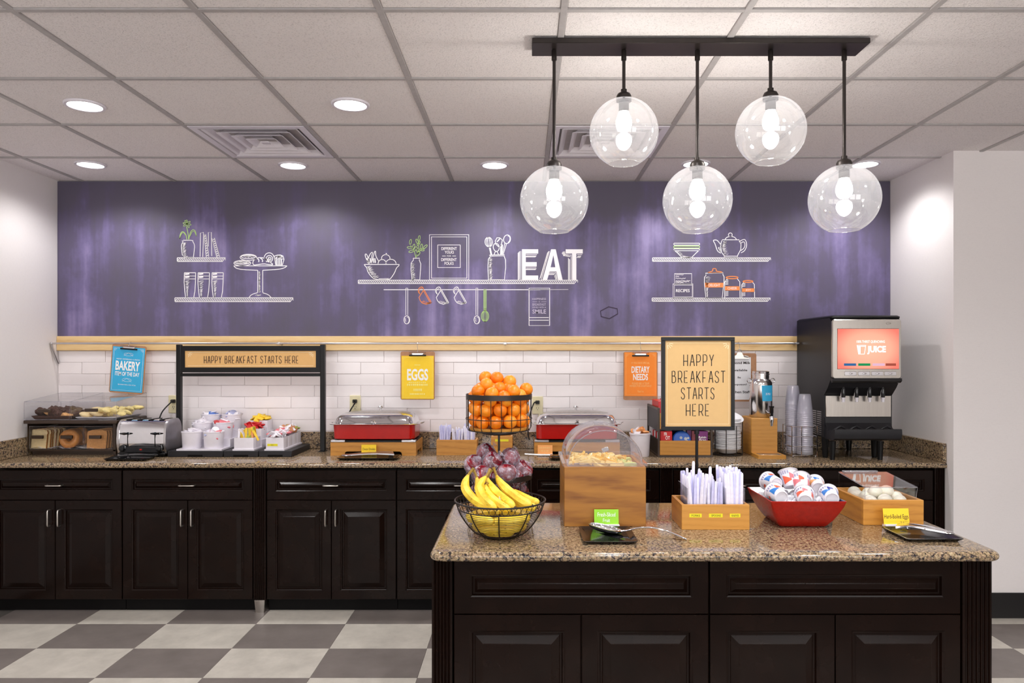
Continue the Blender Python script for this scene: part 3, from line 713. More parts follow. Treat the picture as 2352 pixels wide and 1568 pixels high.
solid(R4, [(1228, 405), (1448, 405), (1448, 460), (1365, 460), (1365, 797), (1310, 797), (1310, 460), (1228, 460)])
draw('letter_t', m)
m = MB(); solid(R4, [(1070, 480), (1094, 636), (1034, 636)])
draw('letter_counter', m, 'chalkboard').location.y = -.0004
m = MB()
pl(m, R4, [(652, 430), (652, 800)], LW*.8)
for k in range(24): pl(m, R4, [(612, 462+k*15), (640, 432+k*15)], LW*.85)
for (x0, x1, y) in ((720, 860, 472), (720, 850, 636)):
    pl(m, R4, [(x0, y), (x1, y)], LW*.7)
    for k in range(11): pl(m, R4, [(x0-8+k*12, y+36), (x0+10+k*12, y+14)], LW*.75)
pl(m, R4, [(1018, 430), (915, 797)], LW*.8)
for k in range(22): pl(m, R4, [(988-k*4.6, 462+k*15.5), (1010-k*4.6, 432+k*15.5)], LW*.85)
pl(m, R4, [(1010, 700), (1100, 700), (1120, 797)], LW*.8)
for k in range(7): pl(m, R4, [(1008+k*11, 735), (1025+k*11, 712)], LW*.7)
for k in range(5): pl(m, R4, [(1082+k*5, 755+k*14), (1100+k*5, 732+k*14)], LW*.8)
pl(m, R4, [(1215, 430), (1220, 472), (1298, 472), (1298, 797)], LW*.8)
for k in range(6): pl(m, R4, [(1195+k*15, 490+k*3), (1215+k*15, 470+k*3)], LW*.8)
for k in range(5): pl(m, R4, [(1180+k*6, 460+k*8), (1200+k*6, 432+k*8)], LW*.8)
for k in range(20): pl(m, R4, [(1258, 520+k*14), (1285, 545+k*14)], LW*.8)
pl(m, R4, [(1375, 474), (1440, 474)], LW*.7)
for k in range(4): pl(m, R4, [(1372+k*12, 515), (1390+k*12, 488)], LW*.7)
draw('hatching', m)
m = MB(); rect(m, R4, 757, 905, 1022, 1385, LW*1.2); pl(m, R4, [(757, 922), (1022, 922)], LW*.7); pl(m, R4, [(757, 1283), (1010, 1283)]); pl(m, R4, [(757, 1317), (1010, 1317)]); draw('towel_drawing', m)
m = MB(); rtext(m, R4, 'HAPPINESS', 798, 976, 1030, 1058); rtext(m, R4, 'IS', 880, 898, 1073, 1087); rtext(m, R4, 'BREAKFAST', 800, 974, 1100, 1131); rtext(m, R4, 'SERVED WITH A', 798, 976, 1142, 1162); rtext(m, R4, 'SMILE', 800, 976, 1178, 1232, .015)
pl(m, R4, [(800, 1080), (864, 1080)], LW*.5); pl(m, R4, [(915, 1080), (980, 1080)], LW*.5); draw('lettering', m, 'chalk_soft')
m = MB(); pl(m, R4, [(1675, 1200), (1780, 1145), (1890, 1170), (1897, 1235), (1790, 1298), (1685, 1270)], LW*1.7, closed=True); draw('hexagon_mark', m, 'chalk_dark')
# right group
m = MB(); shelf(m, R5, 255, 2025, 600, 652); draw('shelf_drawing', m)
m = MB(); shelf(m, R5, 248, 2020, 1203, 1253); draw('shelf_drawing', m)
m = MB()
for y in (382, 466): pl(m, R5, [(575, y), (955, y), (962, y+12), (950, y+28), (580, y+28), (570, y+12)], LW*.9, closed=True)
pl(m, R5, [(570, 480), (620, 520), (692, 595), (840, 595), (905, 530), (960, 480)]); scrib(m, R5, [(620, 500), (700, 575), (790, 590)], 34, 18, LW*.6); draw('bowl_drawing', m)
m = MB(); pl(m, R5, [(575, 424), (955, 424), (962, 436), (950, 455), (580, 455), (570, 440)], LW, closed=True); draw('bowl_drawing', m, 'chalk_green')
m = MB(); pl(m, R5, [(1300, 330), (1550, 330), (1580, 400), (1575, 480), (1530, 562), (1525, 595), (1330, 595), (1326, 565), (1290, 520), (1275, 440), (1282, 370)], closed=True); pl(m, R5, [(1326, 575), (1528, 575)], LW*.7)
pl(m, R5, [(1340, 325), (1362, 296), (1402, 280), (1450, 280), (1490, 296), (1512, 325)], curve=1); el(m, R5, 1420, 255, 28, 28)
pl(m, R5, [(1285, 415), (1245, 362), (1215, 332), (1165, 335), (1166, 350), (1192, 392), (1218, 480), (1240, 512), (1278, 530)], curve=1)
pl(m, R5, [(1550, 360), (1600, 330), (1642, 322), (1668, 390), (1658, 450), (1628, 502), (1580, 525)], curve=1); pl(m, R5, [(1570, 388), (1622, 350), (1642, 400), (1628, 455), (1580, 492)], curve=1)
scrib(m, R5, [(1310, 345), (1290, 440), (1330, 555)], 66, 26, LW*.6); scrib(m, R5, [(1235, 440), (1262, 505)], 24, 9, LW*.6); draw('teapot_drawing', m)
m = MB(); rect(m, R5, 583, 838, 840, 990); rect(m, R5, 560, 992, 858, 1200); rect(m, R5, 580, 1008, 848, 1188, LW*.8); rtext(m, R5, 'RECIPES', 604, 810, 1070, 1116, .015)
for y, x1 in ((856, 720), (885, 650), (910, 750), (945, 820), (958, 800), (972, 720)): pl(m, R5, [(598+i*(x1-598)/14, y+random.uniform(-6, 6)) for i in range(15)], LW*.6)
draw('recipe_box_drawing', m)
m = MB(); pl(m, R5, [(1045, 832), (1312, 826), (1308, 850), (1326, 885), (1324, 970), (1298, 1200), (1052, 1200), (1030, 970), (1032, 890), (1056, 862)], closed=True); scrib(m, R5, [(1050, 880), (1048, 1000), (1066, 1190)], lambda t: 60*(1-t)+18, 28, LW*.6)
pl(m, R5, [(1375, 915), (1336, 962), (1336, 1200)]); pl(m, R5, [(1525, 915), (1562, 962), (1566, 1200)]); pl(m, R5, [(1620, 970), (1592, 1004), (1592, 1200)]); pl(m, R5, [(1755, 970), (1780, 998), (1785, 1200)])
for x, ys in ((1345, (940, 960, 980, 1000, 1110, 1130, 1150, 1170)), (1600, (990, 1010, 1030, 1130, 1150, 1170))):
    for y in ys: pl(m, R5, [(x, y), (x+45, y-6)], LW*.8)
draw('jar_drawing', m)
m = MB(); pl(m, R5, [(1080, 824), (1148, 802), (1160, 785), (1152, 768), (1180, 758), (1210, 768), (1204, 790), (1216, 802), (1295, 812), (1306, 822), (1080, 826)], LW*1.1, 1); el(m, R5, 1447, 897, 90, 17, wd=LW*1.3); el(m, R5, 1685, 955, 75, 14, wd=LW*1.3)
for x0, x1, y0, y1 in ((1040, 1316, 975, 1045), (1338, 1564, 1027, 1090), (1590, 1783, 1058, 1112)): solid(R5, [(x0, y0), (x1, y0), (x1, y1), (x0, y1)])
draw('jar_band_drawing', m, 'chalk_orange')
m = MB(); rtext(m, R5, 'DELIGHT', 1095, 1268, 992, 1030); rtext(m, R5, 'CHEER', 1378, 1518, 1040, 1076); rtext(m, R5, 'JOY', 1650, 1728, 1070, 1102); draw('lettering', m)

# ------------------------------------------------------------------ rail, rod
struct('trim_1', MB().box(XL+.002, XR-.002, YB-.024, YB, 1.505, 1.600, .003), M['rail'])
RY = 4.775; RZ = 1.552
rod = thing('hanging_rod', 'thin brushed steel rod running along the pine rail', 'rod', (-.3, RY, RZ))
part('rod', MB().tube([(XL+.012, RY, RZ), (1.782, RY, RZ)], .0062, 10), M['steel_soft'], rod)
m = MB().tube([(XL+.014, RY, RZ), (XL+.012, RY+.01, RZ-.03), (XL+.012, RY+.075, RZ-.13)], .006, 8); m.sphere((XL+.012, RY, RZ), .009, 10, 6); part('bracket', m, M['steel_soft'], rod)
for px in (640, 1160, 1831):
    x = wx(px, RY); part('bracket', MB().tube([(x, RY, RZ), (x, YB-.02, RZ-.006)], .005, 8).box(x-.012, x+.012, RY-.008, RY+.008, RZ-.008, RZ+.008, .003), M['steel_soft'], rod)

# ------------------------------------------------------------------ downlights, diffusers, pendant
def downlight(x, y, label, watts=DOWNLIGHT_W, group='round recessed ceiling lights', seen=True):
    t = thing('recessed_light', label, 'ceiling light', (x, y, CEIL), group)
    part('trim_ring', MB().lathe([(.070, -.0025), (.073, -.006), (.084, -.006), (.087, -.002), (.087, .003), (.070, .003)], (x, y, CEIL), 32, False, False), M['white_plastic'], t)
    part('lens', MB().lathe([(.0, -.003), (.070, -.003)], (x, y, CEIL), 32), M['lamp_disc'], t)
    l = bpy.data.lights.new('downlight', 'SPOT'); l.energy = watts; l.spot_size = math.radians(152); l.spot_blend = 0.6; l.shadow_soft_size = .06
    l.color = (1.0, .985, .98)
    o = bpy.data.objects.new('downlight', l); COL.objects.link(o); o.location = (0, 0, -.02); o.parent = t
for px, py, lab in ((195, 242, 'round recessed light in front of the ceiling vent, near the far left'), (805, 240, 'round recessed light in front of the first ceiling vent, on its right'),
                    (208, 378, 'round recessed light near the left wall above the purple chalkboard'), (673, 380, 'round recessed light behind the first ceiling vent'),
                    (1136, 379, 'round recessed light above the chalkboard between the two vents'), (1598, 376, 'round recessed light behind the socket of the middle glass globe'),
                    (1987, 377, 'round recessed light above the chalkboard near the right wall')):
    Y = 1.137*F/(VY-py); downlight(wx(px, Y), Y, lab)
for x in (-2.0, .42, 2.0):  # unseen fixtures added behind the view as fill light for the counter fronts
    for y in (1.9, .3, -1.4):
        downlight(x, y, 'added recessed fill light, out of view in front of the breakfast island', FILL_W, 'added fill lights over the room')
def diffuser(i, j, label):
    cx = X0g+S*(i+.5); cy = Y0g+S*(j+.5)
    t = thing('ceiling_vent', label, 'air vent', (cx, cy, CEIL))
    h = S/2-.013
    part('frame', MB().loft([(h, h, CEIL+.004, .002), (h, h, CEIL-.004, .002), (h-.035, h-.035, CEIL-.004, .002), (h-.05, h-.05, CEIL+.03, .002)], (cx, cy), 1, False, False), M['white_plastic'], t, smooth=False)
    part('backing', MB().box(cx-h, cx+h, cy-h, cy+h, CEIL+.0605, CEIL+.0665), M['toe'], t, smooth=False)
    for a in (.245, .190, .135, .080):
        part('louver', MB().loft([(a-.058, a-.058, CEIL+.046, .003), (a-.012, a-.012, CEIL+.002, .004), (a, a, CEIL-.004, .005), (a, a, CEIL-.002, .005), (a-.013, a-.013, CEIL+.0045, .004), (a-.060, a-.060, CEIL+.0475, .003)], (cx, cy), 2, False, False), M['white_plastic'], t, smooth=False)
    part('centre_plate', MB().box(cx-.022, cx+.022, cy-.022, cy+.022, CEIL-.004, CEIL+.002, .002), M['white_plastic'], t)
diffuser(-3, 2, 'square white ceiling vent with stepped louvers between recessed lights, unobstructed')
diffuser(0, 2, 'square white ceiling vent partly hidden behind the upper glass globe')
PY = 2.703
pend = thing('pendant_fixture', 'dark bronze bar pendant with five clear glass globes above the island', 'light fixture', (.635, PY, CEIL))
part('canopy_bar', MB().box(.027, 1.243, 2.643, 2.763, CEIL-.021, CEIL-.002, .002), M['bronze'], pend)
GR = .126
for x, z in ((.1085, 2.047), (.3645, 2.297), (.6345, 2.047), (.9035, 2.301), (1.174, 2.052)):
    top = z+GR
    part('rod', MB().tube([(x, PY, CEIL-.02), (x, PY, top+.02)], .0062, 10).lathe([(.0095, 0), (.0095, .035), (.006, .04)], (x, PY, CEIL-.06), 12), M['bronze'], pend)
    so = part('socket', MB().lathe([(.028, -.012), (.028, .006), (.023, .016), (.011, .022), (.011, .032)], (x, PY, top), 20).lathe([(.019, -.05), (.019, -.012)], (x, PY, top), 16), M['bronze'], pend)
    part('bulb', MB().lathe([(.0, -.124), (.015, -.121), (.025, -.112), (.029, -.098), (.028, -.08), (.021, -.060), (.015, -.05)], (x, PY, top), 18), M['bulb'], so)
    prof = []
    for k in range(25):
        a = math.radians(12+(154-12)*k/24); prof.append((GR*math.sin(a), GR*math.cos(a)))
    part('globe', MB().lathe(prof, (x, PY, z), 40, False, False).ring((x, PY, z+GR*math.cos(math.radians(154))), GR*math.sin(math.radians(154)), .0014, 40, 6), M['globe'], pend, angle=80)

# ------------------------------------------------------------------ back counter and its cabinets
FY = 4.225; K = FY/F
def raised_front(mb, x0, x1, z0, z1, y, th=.02, fr=.056, bev=.03):
    """door or drawer front with a raised centre panel, facing -Y at depth y"""
    def rc(i, dy): return [(x0+i, y+dy, z0+i), (x1-i, y+dy, z0+i), (x1-i, y+dy, z1-i), (x0+i, y+dy, z1-i)]
    mb.rings([rc(0, th), rc(0, .002), rc(.002, 0), rc(fr-.008, 0), rc(fr-.004, .003), rc(fr, .004), rc(fr+.003, .012), rc(fr+.009, .012), rc(fr+.011, .0105), rc(fr+bev, .002), rc(fr+bev+.002, .001)])
    return mb
def pull(mb, a, b, out=.026, r=.0042):
    a = Vector(a); b = Vector(b); d = Vector((0, -out, 0)); u = (b-a).normalized()
    pts = [a, a+d*.75, a+d*.95+u*.004, a+d+u*.010, b+d-u*.010, b+d*.95-u*.004, b+d*.75, b]
    return mb.tube(pts, r, 8)
def base_cabinet(name, label, x0, x1, y, depth, ztop, zd, zb, toe, pulls=True, frd=.058, frx=None, split=None):
    t = thing(name, label, 'cabinet', ((x0+x1)/2, y+depth/2, 0))
    part('carcass', MB().box(x0, x1, y+.0205, y+depth, zb, ztop), M['espresso'], t, smooth=False)
    part('toe_kick', MB().box(x0, x1, y+toe, y+depth, 0, zb), M['toe'], t, smooth=False)
    g = .0016
    d = part('drawer', raised_front(MB(), x0+g, x1-g, zd+g, ztop-.002, y, fr=frd, bev=.022), M['espresso'], t, smooth=False)
    cx = (x0+x1)/2
    if pulls: part('drawer_pull', pull(MB(), (cx-.044, y+.002, (zd+ztop)/2), (cx+.044, y+.002, (zd+ztop)/2)), M['nickel'], d)
    for s_, (a, b) in ((-1, (x0, cx)), (1, (cx, x1))):
        dr = part('door', raised_front(MB(), a+g, b-g, zb+.002, zd-g, y, fr=frd, bev=.034), M['espresso'], t, smooth=False)
        if pulls:
            hx = cx+s_*.029; part('handle', pull(MB(), (hx, y+.002, wz(1207, FY)), (hx, y+.002, wz(1170, FY))), M['nickel'], dr)
    return t
ZT, ZD, ZB = wz(1079, FY), wz(1148.5, FY), wz(1377, FY)
units = [(-27, 280, 'dark espresso base cabinet against the left wall, under the bakery case'), (281, 581, 'dark espresso base cabinet under the white crocks, left of a fluted pilaster'), (612, 910, 'dark espresso base cabinet under the chafing dish beside the yellow eggs clipboard'),
         (911, 1212, 'dark espresso base cabinet half hidden behind the left end of the island'), (1213, 1515, 'dark espresso base cabinet behind the wooden fruit box'), (1546, 1841, 'dark espresso base cabinet behind the wrapped cutlery box'), (1842, 2144, 'dark espresso base cabinet under the juice machine by the right wall')]
for a, b, lab in units: base_cabinet('base_cabinet', lab, wx(a, FY)+.0005, wx(b, FY)-.0005, FY, YB-FY-.002, ZT, ZD, ZB, .043)
def flutes(x0, x1, y, n=5, d=.006):
    pts = [(x0, y+.03), (x0, y+.002)]; w_ = (x1-x0-.012)/n
    pts.append((x0+.004, y))
    for k in range(n):
        a = x0+.006+k*w_
        pts += [(a+w_*.12, y), (a+w_*.3, y+d*.8), (a+w_*.5, y+d), (a+w_*.7, y+d*.8), (a+w_*.88, y)]
    pts += [(x1-.004, y), (x1, y+.002), (x1, y+.03)]
    return pts
for a, b, lab in ((583, 611, 'dark fluted pilaster on a silver foot between two base cabinets'), (1516, 1545, 'dark fluted pilaster behind the wooden fruit box, right side'), (2146, 2169, 'dark fluted pilaster ending the cabinet run at the right wall')):
    x0, x1 = wx(a, FY), wx(b, FY)
    t = thing('fluted_pilaster', lab, 'pilaster', ((x0+x1)/2, FY, 0))
    part('shaft', MB().prism(flutes(x0, x1, FY-.006), ZB, CT-.032, 'Z'), M['espresso'], t, smooth=False)
    part('backing', MB().box(x0, x1, FY+.025, YB-.002, ZB, CT-.032), M['espresso'], t, smooth=False)
    c = ((x0+x1)/2, FY+.014)
    part('foot', MB().loft([(.024, .018, 0, .002), (.030, .022, ZB, .002)], c, 2), M['nickel'] if a == 583 else M['toe'], t)
CF = 4.20
ct = thing('countertop', 'long speckled brown granite countertop along the back wall', 'countertop', (-.3, CF, CT))
prof = [(YB-.0125, CT), (YB-.0125, CT-.03), (CF+.012, CT-.03)]
for k in range(7):
    a = -PI/2-PI*k/6; prof.append((CF+.014+.014*math.cos(a), CT-.015+.015*math.sin(a)))
part('slab', MB().prism(prof, XL+.001, XR-.001, 'X'), M['granite'], ct)
def splash(lab, *b): solo('backsplash', MB().box(*b), M['granite'], lab, 'backsplash', ((b[0]+b[1])/2, (b[2]+b[3])/2, CT))
splash('long granite backsplash strip along the white tiled back wall', XL+.001, XR-.001, YB-.030, YB-.0125, CT+.0005, CT+.112, .003)
splash('short granite backsplash strip against the left wall', XL+.001, XL+.021, CF+.02, YB-.030, CT+.0005, CT+.112, .003)
splash('short granite backsplash strip against the right wall by the juice machine', XR-.021, XR-.001, CF+.005, YB-.030, CT+.0005, CT+.112, .003)
# ------------------------------------------------------------------ island
IY = 2.31; IYB = 3.098; IX0 = -.3007; IX1 = 1.507
it = thing('island_countertop', 'speckled brown granite slab with rounded edge on the dark island', 'countertop', ((IX0+IX1)/2, (IY+IYB)/2, CT))
lv = []
for k in range(9):
    a = -PI/2+PI*k/8; r = .015; lv.append(((IX1-IX0)/2-r+r*math.cos(a), (IYB-IY)/2-r+r*math.cos(a), CT-.0155+.0155*math.sin(a), .035))
part('slab', MB().loft(lv, ((IX0+IX1)/2, (IY+IYB)/2), 6), M['granite'], it)
EY = 2.365
def ix(px): return wx(px, EY)
def iz(py): return wz(py, EY)
ITOP = CT-.031
for a, b, lab in ((1041, 1629, 'dark panelled island cabinet under the banana bowl and fruit box'), (1630, 2208, 'dark panelled island cabinet under the red bowl and the egg box')):
    base_cabinet('island_cabinet', lab, ix(a)+.0005, ix(b)-.0005, EY, IYB-EY-.06, ITOP, iz(1411), .10, .05, pulls=False, frd=.058)
for a, b, lab in ((992, 1039, 'dark fluted pilaster at the island corner nearest the bananas'), (2210, 2277, 'dark fluted pilaster at the island corner near the serving tongs')):
    x0, x1 = ix(a), ix(b); t = thing('fluted_pilaster', lab, 'pilaster', ((x0+x1)/2, EY, 0))
    part('shaft', MB().prism(flutes(x0, x1, EY-.004, 5 if a < 2000 else 6), .10, ITOP, 'Z'), M['espresso'], t, smooth=False)
    part('side_panel', MB().box(x0, x1, EY+.025, IYB-.06, .06, ITOP), M['espresso'], t, smooth=False)
    part('foot', MB().loft([(.026, .02, 0, .002), (.03, .022, .10, .002)], ((x0+x1)/2, EY+.016), 2), M['toe'], t)
# ------------------------------------------------------------------ wall plates, clipboards, header frame
def outlet(px, label, py=907.5, cord=None):
    x0 = wx(px, YB-.012); w_ = .072; z1 = wz(py, YB-.012); z0 = z1-.117; y = YB-.0105; cx = x0+w_/2
    t = thing('wall_outlet', label, 'outlet', (cx, y, (z0+z1)/2))
    part('plate', MB().box(x0, x0+w_, y-.007, y, z0, z1, .003), M['ivory'], t)
    for zc in (z0+.038, z1-.038):
        so = part('receptacle', MB().loft([(.017, .0145, -.009, .008), (.017, .0145, -.0068, .008)], (0, 0), 4).xf(0, Matrix.Translation((cx, y, zc)) @ Matrix.Rotation(PI/2, 4, 'X') @ Matrix.Scale(-1, 4, (0, 0, 1))), M['ivory'], t)
        m = MB()
        for dx, h in ((-.0065, .0045), (.0065, .0038)): m.box(cx+dx-.0012, cx+dx+.0012, y-.0097, y-.0085, zc-h+.003, zc+h+.003)
        m.box(cx-.002, cx+.002, y-.0097, y-.0085, zc-.0105, zc-.006); part('slot', m, M['toe'], so, smooth=False)
    if cord:
        pz = z1-.038; c = thing('power_cord', cord[0], 'cord', (cx, y-.01, pz))
        part('plug', MB().loft([(.014, .012, 0, .005), (.014, .012, .014, .005), (.009, .008, .026, .004)], (0, 0), 3).xf(0, Matrix.Translation((cx, y-.0098, pz)) @ Matrix.Rotation(PI/2, 4, 'X')), M['black'], c)
        P_ = [(cx, y-.033, pz)]+[tuple(p) for p in cord[1]]
        V = [Vector(p) for p in P_]; q = []
        for i in range(len(V)-1):
            a = V[max(i-1, 0)]; b = V[i]; d = V[i+1]; e = V[min(i+2, len(V)-1)]
            for k in range(6):
                u = k/6; q.append(.5*((2*b)+(-a+d)*u+(2*a-5*b+4*d-e)*u*u+(-a+3*b-3*d+e)*u**3))
        q.append(V[-1]); part('cable', MB().tube(q, .0042, 8), M['black'], c)
outlet(387.5, 'ivory wall outlet behind the toaster, beside the black header frame post', 907.5, ('black power cord running down to the chrome toaster', [(-2.305, 4.80, 1.17), (-2.335, 4.74, 1.11), (-2.34, 4.69, 1.03)]))
outlet(803.5, 'ivory wall outlet above the chafing dish under the eggs clipboard', 907.5, ('black power cord behind the chafing dish below the eggs clipboard', [(-1.105, 4.81, 1.17), (-1.15, 4.81, 1.09), (-1.16, 4.81, .99)]))
outlet(1222, 'ivory wall outlet between the orange basket and the rear chafing dish', 910, ('black power cord hanging beside the chafing dish behind the fruit box', [(.06, 4.815, 1.16), (.03, 4.79, 1.07), (.022, 4.76, .98), (.03, 4.74, .93)]))
def dashes(mb, x0, x1, z, h, y, n):
    x = x0; random.seed(int(abs(x0*1e4))+n)
    for k in range(n):
        wd = (x1-x0)/n*random.uniform(.5, .85); mb.box(x, x+wd, y, y+.0002, z-h/2, z+h/2); x += (x1-x0)/n
    return mb
BW, BH = .222, .312
def clipboard(px, ptop, label, paper, rot=0, pw=None, ph=None, clip='flat', lines=(), border=None, y=None, hookz=RZ):
    """origin at top centre of the board, in its own upright plane"""
    y = y or RY-.014
    x = wx(px, y); z = wz(ptop, y)
    t = thing('clipboard', label, 'clipboard', (x, y, z), 'clipboards on the rod')
    def W(u, v): return (x+u, z-v)
    part('board', MB().loft([(BW/2, BH/2, 0, .012), (BW/2, BH/2, .004, .012)], (0, 0), 3).xf(0, Matrix.Translation((x, y, z-BH/2)) @ Matrix.Rotation(PI/2, 4, 'X')), M['hardboard'], t)
    pw = pw or .208; v0, v1 = ph or (.028, .304)
    pp = part('paper', MB().box(x-pw/2, x+pw/2, y-.0050, y-.0043, z-v1, z-v0), M[paper], t, smooth=False)
    yy = y-.0054
    if border:
        m = MB(); i = .009
        m.ribbon([(x-pw/2+i, z-v0-i), (x+pw/2-i, z-v0-i), (x+pw/2-i, z-v1+i), (x-pw/2+i, z-v1+i)], .0016, yy, True)
        for s_ in (-1, 1):
            for k in range(3):
                a = math.radians(20+25*k); cx_, cz_ = x+s_*(pw/2-i), z-v0-i
                m.ribbon([(cx_-s_*.008*math.cos(a), cz_-.008*math.sin(a)), (cx_-s_*.02*math.cos(a), cz_-.02*math.sin(a))], .0012, yy)
        part('border', m, M[border], pp, recalc=False, smooth=False)
    for spec in lines:
        txt, u0, u1, a, b, mt = spec[:6]; m = MB()
        if txt.startswith('~'): dashes(m, x+u0, x+u1, z-(a+b)/2, abs(b-a), yy, int(txt[1:]))
        elif txt == '^drawing':
            el_ = [(x+(u0+u1)/2+(u1-u0)/2*math.cos(i/12*2*PI), z-(a+b)/2+(b-a)/2*math.sin(i/12*2*PI)) for i in range(12)]
            m.ribbon(el_, .0013, yy, True); m.ribbon([(x+u0, z-b), (x+(u0+u1)/2, z-a), (x+u1, z-b)], .0013, yy)
        else: text_fit(m, txt, x+u0, x+u1, z-b, z-a, yy, spec[6] if len(spec) > 6 else 0)
        part('lettering', m, M[mt], pp, recalc=False, smooth=False)
    if clip == 'flat':
        m = MB().box(x-.055, x+.055, y-.011, y-.0045, z-.030, z-.020, .002); cl = part('clip', m, M['black'], t)
        part('lever', MB().loft([(.040, .006, 0, .004), (.034, .004, .006, .004)], (0, 0), 3).xf(0, Matrix.Translation((x, y-.010, z-.016)) @ Matrix.Rotation(PI/2, 4, 'X')).tube([(x-.052, y-.009, z-.012), (x-.052, y-.012, z-.006), (x+.052, y-.012, z-.006), (x+.052, y-.009, z-.012)], .0018, 6), M['chrome'], cl)
    else:
        m = MB().prism([(x-.062, z-.036), (x+.062, z-.036), (x+.056, z-.024), (x+.022, z-.012), (x+.014, z+.006), (x-.014, z+.006), (x-.022, z-.012), (x-.056, z-.024)], y-.014, y-.005, 'Y'); cl = part('clip', m, M['nickel'], t, angle=20)
        part('loop', MB().tube([(x+.013*math.cos(a*PI/8), y-.009, z+.012+.013*math.sin(a*PI/8)) for a in range(16)], .0028, 6, True).tube([(x+.03, y-.02, z-.018), (x+.052, y-.03, z-.024)], .006, 6), M['nickel'], cl)
    zt_ = z+(.0 if clip == 'flat' else .02)
    if hookz-zt_ > .012:
        dy = RY-y
        part('hook', MB().tube([(x, y-.008, zt_-.008), (x+.002, y-.008, zt_+.010), (x-.002, y-.009, hookz-.014), (x, y-.002+.0, hookz+.004), (x, y+dy, hookz+.0095), (x, y+dy+.0095, hookz)], .0014, 6), M['chrome'], t)
    else:
        part('hook', MB().tube([(x, y-.010, zt_-.014), (x, y-.010, hookz+.002), (x, RY, hookz+.0095), (x, RY+.0095, hookz)], .0014, 6), M['chrome'], t)
    if rot: t.rotation_euler = (0, math.radians(rot), 0)
    return t
WP = 'white_print'
clipboard(298, 792.5, 'blue bakery item of the day clipboard, tilted, above the bakery case', 'blue_paper', rot=4.2, ph=(.014, .302), border=WP,
          lines=[('NOW OFFERING A FRESH', -.075, .075, .088, .096, WP), ('BAKERY', -.079, .079, .104, .165, WP, .03), ('ITEM OF THE DAY', -.079, .079, .174, .200, WP, .02), ('^drawing', -.03, .03, .215, .236, WP), ('^drawing', -.03, .03, .050, .070, WP), ('Sprinkled with a dose of joy', -.055, .06, .252, .262, WP)])
clipboard(959.5, 807, 'yellow eggs clipboard hanging above the first red chafing dish', 'yellow_paper', ph=(.028, .306), border='pale_yellow_print',
          lines=[('EGGS', -.068, .068, .112, .187, WP, .03), ('~9', -.058, .058, .197, .203, 'pale_yellow_print'), ('~11', -.068, .068, .209, .221, 'pale_yellow_print'), ('~5', -.026, .03, .240, .256, 'pale_yellow_print'), ('~9', -.05, .05, .270, .279, 'pale_yellow_print'), ('~4', -.02, .02, .084, .09, 'pale_yellow_print')])
clipboard(1471, 807.7, 'orange dietary needs clipboard hanging left of the framed standing sign', 'orange_paper', ph=(.004, .286), pw=.208, border='pale_orange_print',
          lines=[('IF YOU HAVE SPECIAL', -.058, .058, .066, .078, 'pale_orange_print'), ('DIETARY', -.058, .058, .094, .136, WP, .025), ('NEEDS', -.048, .048, .142, .184, WP, .025), ('PLEASE ASK A TEAM', -.055, .055, .198, .212, 'pale_orange_print'), ('MEMBER FOR ASSISTANCE', -.070, .070, .215, .227, 'pale_orange_print'), ('Thank You', -.02, .02, .250, .262, 'pale_orange_print')])
BP = 'black_print'
clipboard(1697.5, 811, 'clipboard with white printed milk notice partly hidden behind the standing sign', 'white_paper', ph=(.026, .300), pw=.150, clip='bull',
          lines=[('Almond Milk', -.068, .072, .054, .070, BP, .02), ('Available', -.052, .052, .102, .116, BP, .02), ('Is', -.010, .010, .150, .162, BP, .02), ('Request!', -.052, .048, .196, .210, BP, .02), ('Kitchen Staff', -.070, .070, .242, .258, BP, .02)])
# header frame over the crocks
y0, y1 = 4.700, 4.732; Ym = y0
t = thing('header_frame', 'black standing frame with kraft happy breakfast header over the white crocks', 'sign', ((wx(404, Ym)+wx(745, Ym))/2, 4.716, CT))
xa, xb, xc, xd = wx(404, Ym), wx(414.5, Ym), wx(735, Ym), wx(746, Ym)
zt_ = wz(791, Ym)
part('post', MB().box(xa, xb, y0, y1, CT+.004, zt_, .002), M['black'], t); part('post', MB().box(xc, xd, y0, y1, CT+.004, zt_, .002), M['black'], t)
for a in (xa, xc): part('foot', MB().box(a-.004, a+.034, y0-.02, y1+.02, CT, CT+.005, .002), M['black'], t)
part('crossbar', MB().box(xb, xc, y0+.004, y1-.004, wz(864, Ym), wz(857, Ym), .002), M['black'], t)
za, zb_, zc_, zd_ = wz(855, Ym), wz(843.5, Ym), wz(805.5, Ym), wz(794, Ym); xe, xf = wx(424, Ym), wx(725, Ym)
for nm, bx in (('top_rail', (xb, xc, zc_, zd_)), ('bottom_rail', (xb, xc, za, zb_)), ('side_rail', (xb, xe, zb_, zc_)), ('side_rail', (xf, xc, zb_, zc_))):
    part(nm, MB().box(bx[0]+.0005, bx[1]-.0005, y0+.002, y1-.004, bx[2], bx[3]), M['black'], t, smooth=False)
bd = part('sign_board', MB().box(xe, xf, y0+.006, y0+.012, zb_, zc_), M['gold_board'], t, smooth=False)
def fancy_border(x0, x1, z0, z1, y, wd=.0022, r=.02):
    m = MB().ribbon([(x0, z1), (x1, z1), (x1, z0), (x0, z0)], wd, y, True)
    for s_, cx_ in ((1, x0), (-1, x1)):
        for k in range(4):
            a = math.radians(8+24*k); m.ribbon([(cx_+s_*r*.55*math.cos(a), z1-r*.55*math.sin(a)), (cx_+s_*r*1.5*math.cos(a), z1-r*1.5*math.sin(a))], wd*1.3, y-.0001)
    return m
part('border', fancy_border(xe+.018, xf-.016, zb_+.010, zc_-.010, y0+.0054), M['cream_print'], bd, recalc=False, smooth=False)
